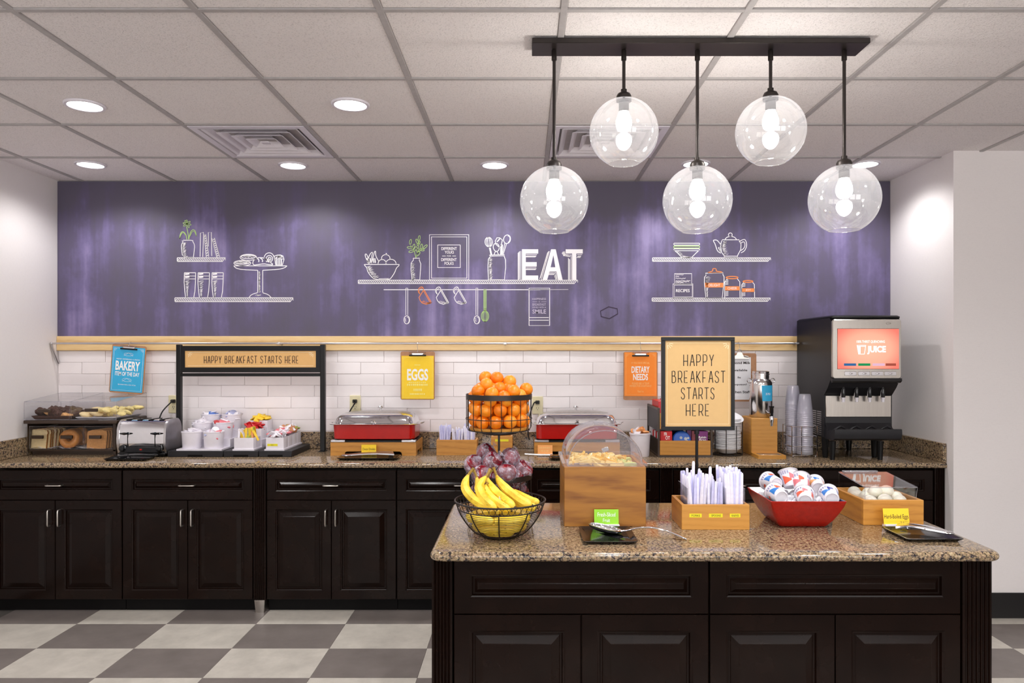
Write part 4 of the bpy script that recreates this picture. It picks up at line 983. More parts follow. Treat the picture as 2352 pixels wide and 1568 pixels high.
part('lettering', stroke_line(MB(), 'HAPPY BREAKFAST STARTS HERE', wx(576.5, Ym), wz(834, Ym), .046, wx(685, Ym)-wx(468, Ym), .0042, y0+.0052), M['brown_print'], bd, recalc=False, smooth=False)

# ------------------------------------------------------------------ bakery case
YU = 4.477; YBk = 4.84
ux0, ux1 = wx(53, YU), wx(268, YU); lx0, lx1 = -3.058, wx(259, 4.53)
t = thing('bakery_case', 'two-tier clear and brown bakery case in the corner beside the toaster', 'display case', ((ux0+ux1)/2, 4.66, CT))
part('plinth', MB().box(lx0+.01, lx1-.01, 4.56, 4.82, CT, .893), M['brown'], t, smooth=False)
part('shelf', MB().box(ux0, ux1, YU, YBk-.002, 1.058, 1.079, .003), M['brown'], t)
part('side_panel', MB().box(lx0-.004, lx0, 4.53, 4.82, .885, 1.058), M['brown'], t, smooth=False)
part('side_panel', MB().box(lx1, lx1+.02, 4.53, 4.82, .86, 1.058, .002), M['brown'], t)
part('back_panel', MB().box(lx0, lx1, 4.815, 4.82, .885, 1.058), M['brown'], t, smooth=False)
part('base', MB().box(lx0-.004, lx1+.02, 4.53, 4.82, .885, .8935), M['brown'], t, smooth=False)
def frame_bin(name, x0, x1, ya, yb_, z0, z1, zback, hx, hz, handle_w=.075):
    b = part(name, MB().rings([[(x0, ya, z0), (x1, ya, z0), (x1, ya, z1), (x0, ya, z1)], [(x0, yb_, z0), (x1, yb_, z0), (x1, yb_, zback), (x0, yb_, zback)]], True, True, True), M['acrylic'], t, smooth=False)
    m = MB(); r = .0022
    m.tube([(x0+r, ya, z0+r), (x1-r, ya, z0+r), (x1-r, ya, z1-r), (x0+r, ya, z1-r)], r, 4, True)
    for x in (x0+r, x1-r): m.tube([(x, ya, z1-r), (x, yb_, zback-r)], r*.7, 4); m.tube([(x, yb_, z0+r), (x, yb_, zback-r)], r*.7, 4)
    m.tube([(x0, yb_, zback-r), (x1, yb_, zback-r)], r*.7, 4)
    part('bin_edge', m, M['acrylic_edge'], b, smooth=False)['kind'] = 'stuff'
    part('handle', MB().box(hx-handle_w/2, hx+handle_w/2, ya-.016, ya-.001, hz-.010, hz+.010, .002), M['brown'], b)
xm = wx(160.5, YU)
zu0, zu1, zub = 1.081, 1.1946, 1.230
frame_bin('upper_bin', ux0+.002, xm-.002, YU+.004, YBk-.004, zu0, zu1, zub, wx(103, YU), wz(943, YU))
frame_bin('upper_bin', xm+.002, ux1-.002, YU+.004, YBk-.004, zu0, zu1, zub, wx(211, YU), wz(941.5, YU))
y53 = 4.534
xs = [lx0+.004, wx(127, y53), wx(193, y53), lx1-.002]
for k in range(3): frame_bin('lower_bin', xs[k]+.002, xs[k+1]-.002, y53, 4.80, .896, wz(978, y53), wz(978, y53), wx((88, 155, 220.5)[k], y53), wz(1003, y53), .072)
# breads
bl_w = [(-.056, 0), (.056, 0), (.056, .085), (.060, .095), (.054, .112), (.03, .118), (-.03, .118), (-.054, .112), (-.060, .095), (-.056, .085)]
sl_p = solo('bread_slice', MB().prism(bl_w, 0, .012, 'Y'), M['bread'], 'white bread slice standing in the left lower bin of the bakery case', 'bread slice', group='white bread slices')
part('crust', MB().prism([(x*1.02, z*1.01) for x, z in bl_w], .001, .011, 'Y'), M['crust'], sl_p)
for k in range(7):
    o = sl_p if k == 0 else dup(sl_p)
    o.location = (wx(88, 4.57)+.004*math.sin(k*2.1)+k*.004, 4.556+k*.0225, .8975); o.rotation_euler = (math.radians(-7), 0, random.uniform(-.05, .05))
bb_w = [(-.058, 0), (.058, 0), (.062, .085), (.058, .108), (.03, .116), (-.03, .116), (-.058, .106), (-.062, .085)]
sl_m2 = mesh_of(MB().prism(bb_w, 0, .013, 'Y'), 'wheat_slice', M['brown_bread'])
for k in range(7):
    o = inst('bread_slice', sl_m2, (wx(224, 4.57)+k*.003, 4.556+k*.023, .8975), (math.radians(-6), 0, random.uniform(-.05, .05)))
    tag(o, 'brown bread slice standing in the right lower bin of the bakery case', 'bread slice', 'brown bread slices')
bag = MB(); R_, r_ = .038, .022
bag.rings([[((R_+r_*math.cos(b))*math.cos(a), (r_*.95)*math.sin(b), (R_+r_*math.cos(b))*math.sin(a)) for b in [2*PI*i/10 for i in range(10)]] for a in [2*PI*i/22 for i in range(22)]], True, loop=True)
bme = mesh_of(bag, 'bagel', M['bagel'], angle=80)
for x, y, z, ry, lab in ((wx(158, 4.565), 4.572, .9575, .15, 'golden bagel standing frontmost in the middle lower bakery bin'), (wx(166, 4.63), 4.632, .9575, .3, 'golden bagel second in line in the middle lower bakery bin'), (wx(182, 4.69), 4.70, .957, .5, 'golden bagel at the back of the middle lower bakery bin')):
    tag(inst('bagel', bme, (x, y, z), (math.radians(-10), 0, ry)), lab, 'bagel', 'bagels')
# tissue liners
for x, lab in ((wx(152, 4.62), 'white tissue liner under the bagels'), (wx(205, 4.62), 'white tissue liner under the brown bread'), (wx(95, 4.62), 'white tissue liner under the white bread')):
    m = MB(); n = 7
    g = [[(x-.07+.14*i/(n-1), 4.545+.22*j/(n-1), .8975+random.uniform(0, .012)*(1 if 0 < i < n-1 else .6)) for i in range(n)] for j in range(n)]
    m.rings(g, False); solo('tissue_liner', m, M['white_paper'], lab, 'liner', (x, 4.65, .897))
def tray(name, label, x0, x1, y0_, y1_, z, h=.012, mat='black_gloss', flare=.012, rot=0, cat='tray'):
    cx_, cy_ = (x0+x1)/2, (y0_+y1_)/2; hx, hy = (x1-x0)/2, (y1_-y0_)/2; f = flare
    t_ = thing(name, label, cat, (cx_, cy_, z))
    part('dish', MB().loft([(hx-f, hy-f, z, .012), (hx, hy, z+h-.002, .010), (hx, hy, z+h, .010), (hx-.006, hy-.006, z+h, .008), (hx-f-.006, hy-f-.006, z+.004, .008)], (cx_, cy_), 4), M[mat], t_)
    if rot: t_.rotation_euler = (0, 0, math.radians(rot))
    return t_
tray('pastry_tray', 'dark tray of muffin pieces in the left upper bakery bin', ux0+.03, xm-.01, 4.50, 4.80, 1.0825, .022, 'muffin')
tray('pastry_tray', 'white tray of pale pastries in the right upper bakery bin', xm+.015, ux1-.02, 4.50, 4.82, 1.0825, .014, 'white_plastic')
def lump(r, seed, sq=.8, amp=.25):
    m = MB().sphere((0, 0, 0), (r, r, r*sq), 12, 8)
    for i, p in enumerate(m.v):
        v = Vector(p); k = 1+amp*mnoise.noise(v*(1.4/r)+Vector((seed, seed*2.3, 0))); m.v[i] = tuple(v*k)
    return m
lm = [mesh_of(lump(.026, s, .8, .5), 'muffin_piece', M['muffin']) for s in (1, 5, 9)]+[mesh_of(lump(.020, 3, .8, .4), 'muffin_piece', M['muffin_pale'])]
for i in range(6):
    for j in range(5):
        pale = random.random() < .28
        o = inst('muffin_piece', lm[3] if pale else lm[random.randrange(3)], (ux0+.065+i*.036+random.uniform(-.006, .006), 4.54+j*.052, 1.109+.014*math.sin(i*.7+1)+random.uniform(0, .008)), (random.uniform(0, 6), 0, random.uniform(0, 6)))
        tag(o, ('pale' if pale else 'dark chocolate')+' muffin piece on the dark tray in the left upper bakery bin', 'muffin', 'muffin pieces')
cr = MB().tube([(-.038, .006, -.004), (-.025, -.004, 0), (0, -.008, .003), (.025, -.004, 0), (.038, .006, -.004)], .01, 8, radii=[.004, .011, .016, .011, .004])
for k in range(4): cr.ring((0, 0, 0), .0001, .0001, 3, 3) if False else None
dme = [mesh_of(cr, 'pastry', M['danish']), mesh_of(lump(.024, 2, .55, .35), 'pastry', M['danish'])]
fme = mesh_of(lump(.036, 7, .35, .15), 'pastry_disc', M['muffin_pale']); bme2 = mesh_of(lump(.040, 11, .42, .12), 'biscuit', M['bread'])
for i in range(6):
    for j in range(5):
        if i < 2 and j < 4:
            o = inst('english_muffin', bme2, (xm+.058+i*.062, 4.545+j*.06, 1.1065+.010*(i+j) % .03), (random.uniform(-.3, .3), random.uniform(-.3, .3), 0))
            tag(o, 'pale floury round muffin in the right upper bakery bin', 'muffin', 'pale floury muffins'); continue
        o = inst('pastry', dme[(i+j) % 2], (xm+.055+i*.044+random.uniform(-.006, .006), 4.545+j*.056, 1.106+random.uniform(0, .035)), (random.uniform(-.4, .4), random.uniform(-.4, .4), random.uniform(0, 6)))
        tag(o, 'pale yellow pastry piled in the right upper bakery bin', 'pastry', 'pale yellow pastries')

# ------------------------------------------------------------------ toaster and tong trays
tx0, tx1, ty0, ty1 = -2.467, -2.170, 4.45, 4.655
t = thing('toaster', 'four-slot chrome toaster with black base beside the bakery case', 'toaster', ((tx0+tx1)/2, (ty0+ty1)/2, CT))
zt0, zt1 = .882, 1.082; pf = [(ty1, zt0), (ty0+.016, zt0), (ty0+.007, zt0+.028), (ty0+.001, zt0+.06), (ty0, zt0+.09), (ty0+.003, zt0+.115)]
for k in range(1, 7):
    a = PI-PI/2*k/7; pf.append((ty0+.066+.064*math.cos(a), zt0+.122+.078*math.sin(a)))
pf += [(ty0+.066, zt1), (ty1-.066, zt1)]
for k in range(1, 7):
    a = PI/2-PI/2*k/6; pf.append((ty1-.066+.066*math.cos(a), zt0+.122+.078*math.sin(a)))
part('shell', MB().prism(pf, tx0+.014, tx1-.014, 'X'), M['chrome'], t, angle=30)
cyz = ((ty0+ty1)/2, (zt0+zt1)/2)
for a, b in ((tx0, tx0+.014), (tx1-.014, tx1)):
    part('end_panel', MB().prism([(cyz[0]+(p[0]-cyz[0])*1.04, cyz[1]+(p[1]-cyz[1])*1.03) for p in pf], a, b, 'X'), M['steel_soft'], t, angle=30)
part('base', MB().box(tx0+.004, tx1-.004, ty0-.006, ty1, .868, .884, .003), M['black'], t)
for x in (tx0+.03, tx1-.03):
    for y in (ty0+.03, ty1-.03): part('foot', MB().lathe([(.012, 0), (.014, .009)], (x, y, CT), 12), M['black'], t)
for k in range(4):
    x = tx0+.048+k*.067; part('slot', MB().box(x-.014, x+.014, ty0+.045, ty1-.04, zt1-.004, zt1+.0012), M['toe'], t, smooth=False)
cp = part('control_panel', MB().box(tx0+.045, tx1-.045, ty0-.006, ty0, .888, .921, .002), M['black_soft'], t)
part('badge', MB().box((tx0+tx1)/2-.007, (tx0+tx1)/2+.007, ty0-.008, ty0-.006, .902, .910, .001), M['red_enamel'], cp)
for x in (tx0+.038, tx1-.038):
    kn = part('knob', MB().lathe([(.021, 0), (.021, .006), (.015, .008), (.014, .022), (0, .023)], (0, 0, 0), 20).xf(0, Matrix.Translation((x, ty0-.001, .912)) @ Matrix.Rotation(PI/2, 4, 'X')), M['black_gloss'], t)
    part('lever_track', MB().box(x+.028-.002 if x < -2.3 else x-.028-.002, x+.030 if x < -2.3 else x-.026, ty0-.001, ty0+.002, .925, 1.01), M['toe'], t, smooth=False)
    xl = x+.018 if x < -2.3 else x-.018
    part('lever', MB().tube([(xl-.028, ty0-.016, 1.004), (xl, ty0-.020, 1.003), (xl+.028, ty0-.016, 1.004)], .007, 8, radii=[.004, .008, .004]).box(xl-.004, xl+.004, ty0-.018, ty0+.002, 1.0, 1.006), M['black_gloss'], t)
tray('serving_tray', 'small black tray holding black plastic tongs in front of the toaster', -2.452, -2.20, 4.275, 4.405, CT, .014)
def tongs(name, label, a, b, mat, zb, w_=.012, gap=.03, head=.03):
    """two sprung arms from the hinge a to the jaws b, lying flat"""
    a = Vector(a); b = Vector(b); u = (b-a).normalized(); s_ = Vector((-u.y, u.x, 0)); L = (b-a).length
    t_ = thing(name, label, 'tongs', tuple((a+b)/2))
    for q in (-1, 1):
        c = [a+u*(L*k/8)+s_*q*(gap/2*math.sin(min(1, k/7)*PI*.6)) for k in range(9)]
        rs = []
        for k, p in enumerate(c):
            hw = w_/2*(1 if k < 6 else 1+(k-5)*.35); hh = .0022 if k < 6 else .0035
            lift = .006*math.sin(k/8*PI)
            rs.append([p+Vector((0, 0, lift+zb))+s_*x+Vector((0, 0, z)) for x, z in ((-hw, -hh), (hw, -hh), (hw, hh+.001), (0, hh+.0035), (-hw, hh+.001))])
        part('arm', MB().rings(rs), M[mat], t_)
    part('hinge', MB().sphere(tuple(a+Vector((0, 0, zb))), (w_*.75, w_*.75, .006), 12, 8), M[mat], t_)
    return t_
tongs('tongs', 'black plastic tongs lying on the small black tray', (-2.21, 4.385, CT+.014), (-2.42, 4.325, CT+.014), 'black_gloss', .008, .03, .05)
# ------------------------------------------------------------------ condiment trays, crocks and bins
CY0 = 4.45
cx_edges = [wx(384, CY0), wx(512.5, CY0), wx(593.5, CY0), wx(670.5, CY0)]
tl = ['black base tray under the six white crocks', 'black base tray under the three stepped square bins', 'black base tray under the row of level square bins']
for k in range(3):
    a, b = cx_edges[k]+.001, cx_edges[k+1]-.001
    t = thing('base_tray', tl[k], 'tray', ((a+b)/2, 4.63, CT))
    m = MB().box(a, b, CY0, 4.828, CT, CT+.037, .003); part('body', m, M['black_soft'], t)
    part('front_notch', MB().box((a+b)/2-.045, (a+b)/2+.045, CY0-.0008, CY0+.004, CT+.001, CT+.014), M['toe'], t, smooth=False)
Zb = CT+.037
def riser(label, x0, x1, steps):
    t_ = thing('stepped_riser', label, 'riser', ((x0+x1)/2, 4.64, Zb))
    pts = [(4.822, Zb)]
    y = 4.462; z = Zb; pts.append((y, Zb))
    for yy, zz in steps: pts.append((yy, z) if pts[-1] != (yy, z) else pts[-1]); pts.append((yy, zz)); z = zz
    pts.append((4.822, z)); q = []
    for p in pts:
        if not q or q[-1] != p: q.append(p)
    part('body', MB().prism(q, x0, x1, 'X'), M['white_plastic'], t_, smooth=False)
riser('white stepped riser carrying the six round crocks', -2.112, -1.838, [(4.462, .906), (4.592, .952), (4.708, .994)])
riser('white stepped riser carrying the three square packet bins', -1.772, -1.640, [(4.462, .906), (4.592, .948), (4.704, .990)])
riser('white flat riser carrying the row of level packet bins', -1.578, -1.458, [(4.462, .906)])
crp = [(.0, 0), (.052, 0), (.055, .004), (.0595, .094), (.062, .096), (.062, .102), (.0585, .103), (.057, .099), (.052, .012), (.0, .010)]
crock_me = mesh_of(MB().lathe(crp, (0, 0, 0), 32, False, False), 'crock', M['white_plastic'])
bmesh_pk = {}
def packet_me(kind, mat):
    k = (kind, mat)
    if k in bmesh_pk: return bmesh_pk[k]
    if kind == 'tub': m = MB().lathe([(.0, 0), (.013, 0), (.018, .020), (.021, .021), (.021, .0225), (.0, .023)], (0, 0, -.011), 14)
    elif kind == 'stick': m = MB().rings([[(-.006, -.0012, -.045), (.006, -.0012, -.045), (.006, .0012, -.045), (-.006, .0012, -.045)], [(-.007, -.003, -.02), (.007, -.003, -.02), (.007, .003, -.02), (-.007, .003, -.02)], [(-.007, -.003, .03), (.007, -.003, .03), (.007, .003, .03), (-.007, .003, .03)], [(-.0075, -.001, .045), (.0075, -.001, .045), (.0075, .001, .045), (-.0075, .001, .045)]])
    else: m = MB().loft([(.026, .019, -.0008, .002), (.023, .016, -.005, .006), (.015, .010, -.007, .006)], (0, 0), 2).loft([(.026, .019, -.0008, .002), (.026, .019, .0008, .002), (.023, .016, .005, .006), (.015, .010, .007, .006)], (0, 0), 2)
    bmesh_pk[k] = mesh_of(m, kind, M[mat]); return bmesh_pk[k]
def heap(cx_, cy_, z, r, n, kinds, label, group, cat='packet', h=.03, square=False, upright=0.0):
    for i in range(n):
        kind, mat = kinds[i % len(kinds)]
        a = i*2.399; d = r*math.sqrt((i+.4)/n)*.85
        x, y = (cx_+d*math.cos(a), cy_+d*math.sin(a)) if not square else (cx_+random.uniform(-r, r)*.8, cy_+random.uniform(-r, r)*.8)
        zz = z+h*(1-(d/r)**1.5)+random.uniform(-.004, .006)
        if random.random() < upright: rot = (random.uniform(1.1, 1.9), random.uniform(-.4, .4), random.uniform(-1.2, 1.2))
        elif kind == 'stick': rot = (random.uniform(-.35, .35), random.uniform(-.45, .45), random.uniform(-.6, .6))
        else: rot = (random.uniform(-.7, .7), random.uniform(-.7, .7), random.uniform(0, 6))
        o = inst('packet' if kind != 'tub' else 'tub', packet_me(kind, mat), (x, y, zz), rot); tag(o, label, cat, group)
cro = [(-2.0475, 4.53, .906, 'white crock at the front, nearest the toaster', [('tub', 'p_white')], 'white creamer tub in the front crock nearest the toaster', 9),
       (-1.9135, 4.53, .906, 'white crock at the front, next to the square bins', [('tub', 'p_white'), ('packet', 'p_pink'), ('tub', 'p_white'), ('packet', 'p_lav')], 'small tub or packet in the front crock next to the square bins', 9),
       (-2.0385, 4.652, .952, 'white crock on the middle step, nearest the toaster', [('tub', 'p_white'), ('packet', 'p_white')], 'white tub in the middle-step crock nearest the toaster', 8),
       (-1.9045, 4.652, .952, 'white crock on the middle step with red and white packets', [('packet', 'p_white'), ('packet', 'p_red'), ('packet', 'p_pink')], 'red or white packet in the right crock of the middle step', 9),
       (-2.030, 4.766, .994, 'white crock on the top step holding blue-striped white packs', [('packet', 'p_white'), ('packet', 'p_white'), ('packet', 'p_blue')], 'white pack with blue stripe in the left crock of the top step', 9),
       (-1.897, 4.766, .994, 'white crock on the top step with lavender-grey packs', [('tub', 'p_lav'), ('packet', 'p_lav'), ('packet', 'p_white')], 'lavender-grey pack in the right crock of the top step', 9)]
for x, y, z, lab, kinds, pl_, n in cro:
    tag(inst('crock', crock_me, (x, y, z)), lab, 'crock', 'white condiment crocks')
    heap(x, y, z+.082, .050, n, kinds, pl_, pl_.split(' in ')[1]+' contents', h=.026)
    heap(x, y, z+.06, .045, 6, kinds, pl_, pl_.split(' in ')[1]+' contents', h=.004)
def sq_bin(x0, x1, ya, yb_, z, h, label):
    cx_, cy_ = (x0+x1)/2, (ya+yb_)/2; hx, hy = (x1-x0)/2, (yb_-ya)/2
    t_ = thing('packet_bin', label, 'bin', (cx_, cy_, z), 'white square packet bins')
    part('body', MB().loft([(hx, hy, z, .004), (hx, hy, z+h, .004), (hx-.003, hy-.003, z+h, .003), (hx-.003, hy-.003, z+.004, .003)], (cx_, cy_), 2), M['white_plastic'], t_, angle=30)
    return t_
sq_bin(-1.766, -1.646, 4.468, 4.585, .906, .068, 'white square bin on the lowest step with yellow and green sachets')
heap(-1.735, 4.535, .975, .03, 8, [('stick', 'p_white'), ('stick', 'p_yellow')], 'white and yellow sachet standing in the lowest square bin', 'yellow sachets', upright=0, h=.006, square=True)
heap(-1.676, 4.535, .982, .028, 10, [('stick', 'p_yellow'), ('stick', 'p_green'), ('stick', 'p_orange')], 'green and yellow sachet standing in the lowest square bin', 'green sachets', h=.01, square=True)
sq_bin(-1.766, -1.646, 4.598, 4.700, .948, .068, 'white square bin on the middle step with red packets')
heap(-1.706, 4.65, 1.022, .055, 16, [('packet', 'p_red')], 'red packet heaped in the middle square bin', 'red packets', h=.018)
sq_bin(-1.766, -1.646, 4.710, 4.815, .990, .068, 'white square bin on the top step with yellow packets')
heap(-1.706, 4.76, 1.063, .055, 16, [('packet', 'p_yellow')], 'yellow packet heaped in the topmost square bin', 'yellow packets', h=.014)
hh = .070
for k, (ya, yb_, lab) in enumerate(((4.468, 4.552, 'white bin with yellow salt label at the front of the level row'), (4.555, 4.638, 'second white bin in the level row behind the salt label'), (4.641, 4.725, 'third white bin in the level row of packets'), (4.728, 4.815, 'rearmost white bin in the level row of packets'))):
    b = sq_bin(-1.572, -1.463, ya, yb_, .906, hh, lab)
    if k == 0:
        l_ = part('label', MB().box(-1.562, -1.500, ya-.001, ya, .924, .938), M['label_yellow'], b, smooth=False)
        part('lettering', text_fit(MB(), 'SALT', -1.540, -1.522, .928, .934, ya-.0014), M['black_print'], l_, recalc=False, smooth=False)
heap(-1.518, 4.512, .978, .048, 20, [('packet', 'p_white'), ('packet', 'p_white'), ('packet', 'p_pink')], 'small white packet with red print in the salt bin', 'salt packets', h=.02)
heap(-1.518, 4.598, .978, .048, 18, [('packet', 'p_white'), ('packet', 'p_pink'), ('packet', 'p_white')], 'small white packet in the second level bin', 'white packets', h=.026)
heap(-1.518, 4.684, .982, .046, 14, [('packet', 'p_white'), ('packet', 'p_brown')], 'white or brown packet in the third level bin', 'brown and white packets', h=.034, upright=.4)
heap(-1.518, 4.772, .985, .046, 14, [('packet', 'p_white'), ('packet', 'p_brown'), ('packet', 'p_green')], 'mixed packet in the rearmost level bin', 'mixed packets', h=.03, upright=.5)

# ------------------------------------------------------------------ chafing dishes
def chafer(dx, label):
    x0, x1, ya, yb_ = -1.190+dx, -.666+dx, 4.51, 4.80
    cx_, cy_ = (x0+x1)/2, (ya+yb_)/2; hx, hy = (x1-x0)/2, (yb_-ya)/2
    t_ = thing('chafing_dish', label, 'chafing dish', (cx_, cy_, CT))
    def skirt(a, b):   # front or side board with an arched cut-out
        n = .085
        return [(a, CT), (a+n, CT), (a+n+.004, CT+.020), (a+n+.016, CT+.026), (b-n-.016, CT+.026), (b-n-.004, CT+.020), (b-n, CT), (b, CT), (b, .9415), (a, .9415)]
    part('front_board', MB().prism(skirt(x0, x1), ya, ya+.015, 'Y'), M['wood'], t_, smooth=False)
    part('rear_board', MB().prism(skirt(x0, x1), yb_-.015, yb_, 'Y'), M['wood'], t_, smooth=False)
    for a in (x0, x1-.015):
        part('side_board', MB().prism([(ya+.015, CT), (ya+.06, CT), (ya+.07, CT+.024), (yb_-.07, CT+.024), (yb_-.06, CT), (yb_-.015, CT), (yb_-.015, .9415), (ya+.015, .9415)], a, a+.015, 'X'), M['wood_y'], t_, smooth=False)
    part('heater_tray', MB().loft([(hx-.006, hy-.006, .936, .01), (hx-.006, hy-.006, .953, .01)], (cx_, cy_), 3), M['black'], t_)
    for s_ in (-1, 1): part('corner_bracket', MB().box(cx_+s_*(hx-.045)-.044, cx_+s_*(hx-.045)+.044, ya-.001, ya+.03, .9425, .9565, .002), M['steel_soft'], t_)
    part('pan', MB().loft([(hx-.028, hy-.022, .955, .03), (hx-.013, hy-.008, .962, .035), (hx-.010, hy-.005, 1.045, .035), (hx-.006, hy-.002, 1.0475, .036)], (cx_, cy_), 6), M['red_enamel'], t_)
    l_ = part('lid', MB().loft([(hx-.010, hy-.004, 1.047, .04), (hx+.013, hy+.012, 1.0495, .05), (hx+.016, hy+.014, 1.052, .05), (hx+.011, hy+.009, 1.0545, .05), (hx-.012, hy-.010, 1.0555, .05), (hx-.016, hy-.014, 1.064, .05), (hx-.022, hy-.022, 1.085, .05), (hx-.034, hy-.036, 1.102, .05), (hx-.052, hy-.055, 1.110, .05), (hx-.10, hy-.085, 1.119, .045), (hx-.16, hy-.110, 1.124, .03)], (cx_, cy_), 7), M['chrome'], t_, angle=50)
    part('lid_panel', MB().loft([(hx-.055, hy-.058, 1.1105, .05), (hx-.10, hy-.085, 1.1203, .045), (hx-.16, hy-.110, 1.1258, .03)], (cx_, cy_), 6, False), M['lid_top'], l_)
    part('knob', MB().tube([(cx_-.008, ya+.006, 1.068), (cx_-.008, ya-.012, 1.066), (cx_+.008, ya-.012, 1.066), (cx_+.008, ya+.006, 1.068)], .0045, 8).lathe([(.012, -.006), (.013, 0), (.008, .007)], (cx_, ya-.006, 1.072), 14), M['chrome'], l_)
    part('knob', MB().lathe([(.006, 0), (.006, .012), (.015, .016), (.017, .022), (.012, .028), (0, .029)], (cx_+.006, cy_+.055, 1.123), 16), M['chrome'], l_)
    part('hinge_pin', MB().tube([(x1+.004, cy_-.03, 1.05), (x1+.024, cy_-.03, 1.052), (x1+.035, cy_-.03, 1.058)], .004, 8).tube([(x0-.004, cy_-.03, 1.05), (x0-.022, cy_-.03, 1.053)], .004, 8), M['chrome'], l_)
    return t_
chafer(0, 'red chafing dish with chrome lid on wooden base below the eggs clipboard')
chafer(1.250, 'red chafing dish with chrome lid on wooden base behind the fruit box')
def card(name, label, x0, x1, y, z0, z1, mat, lines=(), base=True, tilt=-8, lean=0):
    cx_ = (x0+x1)/2; t_ = thing(name, label, 'card', (cx_, y, z0-(.010 if base else 0)))
    c = part('card', MB().box(x0, x1, y-.0008, y+.0008, z0-.004, z1), M[mat], t_, smooth=False)
    if base: part('holder', MB().box(x0+.001, x1+.002, y-.012, y+.016, z0-.010, z0+.003, .001), M['white_plastic'], t_)
    for spec in lines:
        txt, u0, u1, a, b, mt = spec; m = MB()
        if txt.startswith('~'): dashes(m, x0+u0*(x1-x0), x0+u1*(x1-x0), z1-(a+b)/2*(z1-z0), (b-a)*(z1-z0), y-.0013, int(txt[1:]))
        else: text_fit(m, txt, x0+u0*(x1-x0), x0+u1*(x1-x0), z1-b*(z1-z0), z1-a*(z1-z0), y-.0013)
        part('lettering', m, M[mt], c, recalc=False, smooth=False)
    if tilt: t_.rotation_euler = (math.radians(tilt), 0, 0)
    return t_
card('menu_card', 'yellow cheese omelets card in front of the first chafing dish', wx(830, 4.47), wx(864, 4.47), 4.47, .882, wz(1021, 4.47), 'yellow_paper', [('Cheese Omelets', .06, .94, .38, .66, 'brown_print')], tilt=-4)
card('menu_card', 'pale orange card in front of the rear chafing dish behind the fruit box', wx(1235, 4.48), wx(1269, 4.48), 4.48, .872, wz(1022, 4.48), 'peach_card', [('~6', .1, .9, .22, .36, 'pale_orange_print'), ('~3', .25, .75, .55, .68, 'pale_orange_print')], tilt=-4)
tray('serving_tray', 'black tray with silver tongs in front of the first chafing dish', -1.100, -.745, 4.295, 4.445, CT, .016, 'black_gloss', .02)
tongs('tongs', 'silver serving tongs on black tray in front of the first chafing dish', (-1.045, 4.335, CT+.018), (-.785, 4.40, CT+.020), 'steel_soft', .010, .046, .040)
tray('serving_tray', 'black tray with a spatula left of the clear domed fruit cover', .145, .38, 4.29, 4.44, CT, .016, 'black_gloss', .02)
sp = thing('spatula', 'metal-handled spatula resting on the black tray behind the fruit box', 'spatula', (.11, 4.36, CT+.02))
part('handle', MB().tube([(.0, 4.36, CT+.030), (.08, 4.36, CT+.026), (.15, 4.365, CT+.0235)], .006, 8), M['steel_soft'], sp)
part('blade', MB().box(.15, .26, 4.33, 4.40, CT+.0195, CT+.0235, .001), M['black_gloss'], sp)

# ------------------------------------------------------------------ wooden boxes on the back counter
def open_box(t_, x0, x1, ya, yb_, z0, z1, mat='wood', th=.012, floor_z=None):
    cx_, cy_ = (x0+x1)/2, (ya+yb_)/2; hx, hy = (x1-x0)/2, (yb_-ya)/2
    part('front_panel', MB().box(x0, x1, ya, ya+th, z0, z1, .001), M[mat], t_, smooth=False)
    part('back_panel', MB().box(x0, x1, yb_-th, yb_, z0, z1, .001), M[mat], t_, smooth=False)
    for a in (x0, x1-th): part('side_panel', MB().box(a, a+th, ya+th, yb_-th, z0, z1, .001), M['wood_y'], t_, smooth=False)
    part('bottom', MB().box(x0+th, x1-th, ya+th, yb_-th, z0+.002, z0+.008), M[mat], t_, smooth=False)
cut_me = []
for k, (mt, L) in enumerate((('wrap_white', .19), ('wrap_lav', .185), ('wrap_white', .18))):
    cut_me.append(mesh_of(MB().loft([(.0060, .0024, 0, .002), (.0078, .0042, .01, .0036), (.0072, .0042, L*.55, .0036), (.0058, .0038, L*.8, .0032), (.0052, .0032, L-.006, .0028), (.0036, .0018, L, .0016)], (0, 0), 2), 'wrapped_cutlery', M[mt], angle=60))
def cutlery(name, label, group, x0, x1, ya, yb_, z, nx, ny, lean=.06, jit=.018, sc=1.0, fan=0.0):
    for i in range(nx):
        for j in range(ny):
            u = (i+.5)/nx; v = (j+.5)/ny
            o = inst(name, cut_me[random.randrange(3)], (x0+(x1-x0)*u+random.uniform(-.001, .001), ya+(yb_-ya)*v+random.uniform(-.001, .001), z+random.uniform(0, jit)), (random.uniform(-lean, lean), random.uniform(-lean, lean)+fan*(u-.5), random.uniform(-.5, .5)))
            o.scale = (sc, sc, sc*random.uniform(.96, 1.04)); tag(o, label, 'cutlery', group)
bx0, bx1 = wx(1002.5, 4.53), wx(1095.5, 4.53)
t = thing('cutlery_box', 'small wooden box of wrapped cutlery on the back counter beside the orange basket', 'box', ((bx0+bx1)/2, 4.60, CT))
open_box(t, bx0, bx1, 4.53, 4.66, CT, wz(1010, 4.53))
for k, (a, b, nm) in enumerate(((.03, .28, 'leftmost'), (.38, .62, 'middle'), (.70, .96, 'rightmost'))):
    wbx = bx1-bx0
    cutlery('wrapped_cutlery', 'white wrapped cutlery in the %s bundle of the back counter box' % nm, 'back counter %s cutlery bundle' % nm, bx0+.014+(wbx-.028)*a, bx0+.014+(wbx-.028)*b, 4.55, 4.64, CT+.010, 5, 4, .05, .014, (.86 if k != 1 else .74), .12)
for k in (1, 2): part('divider', MB().box(bx0+wbx*(.333*k)-.0012, bx0+wbx*(.333*k)+.0012, 4.545, 4.645, CT+.01, CT+.135), M['acrylic'], t, smooth=False)
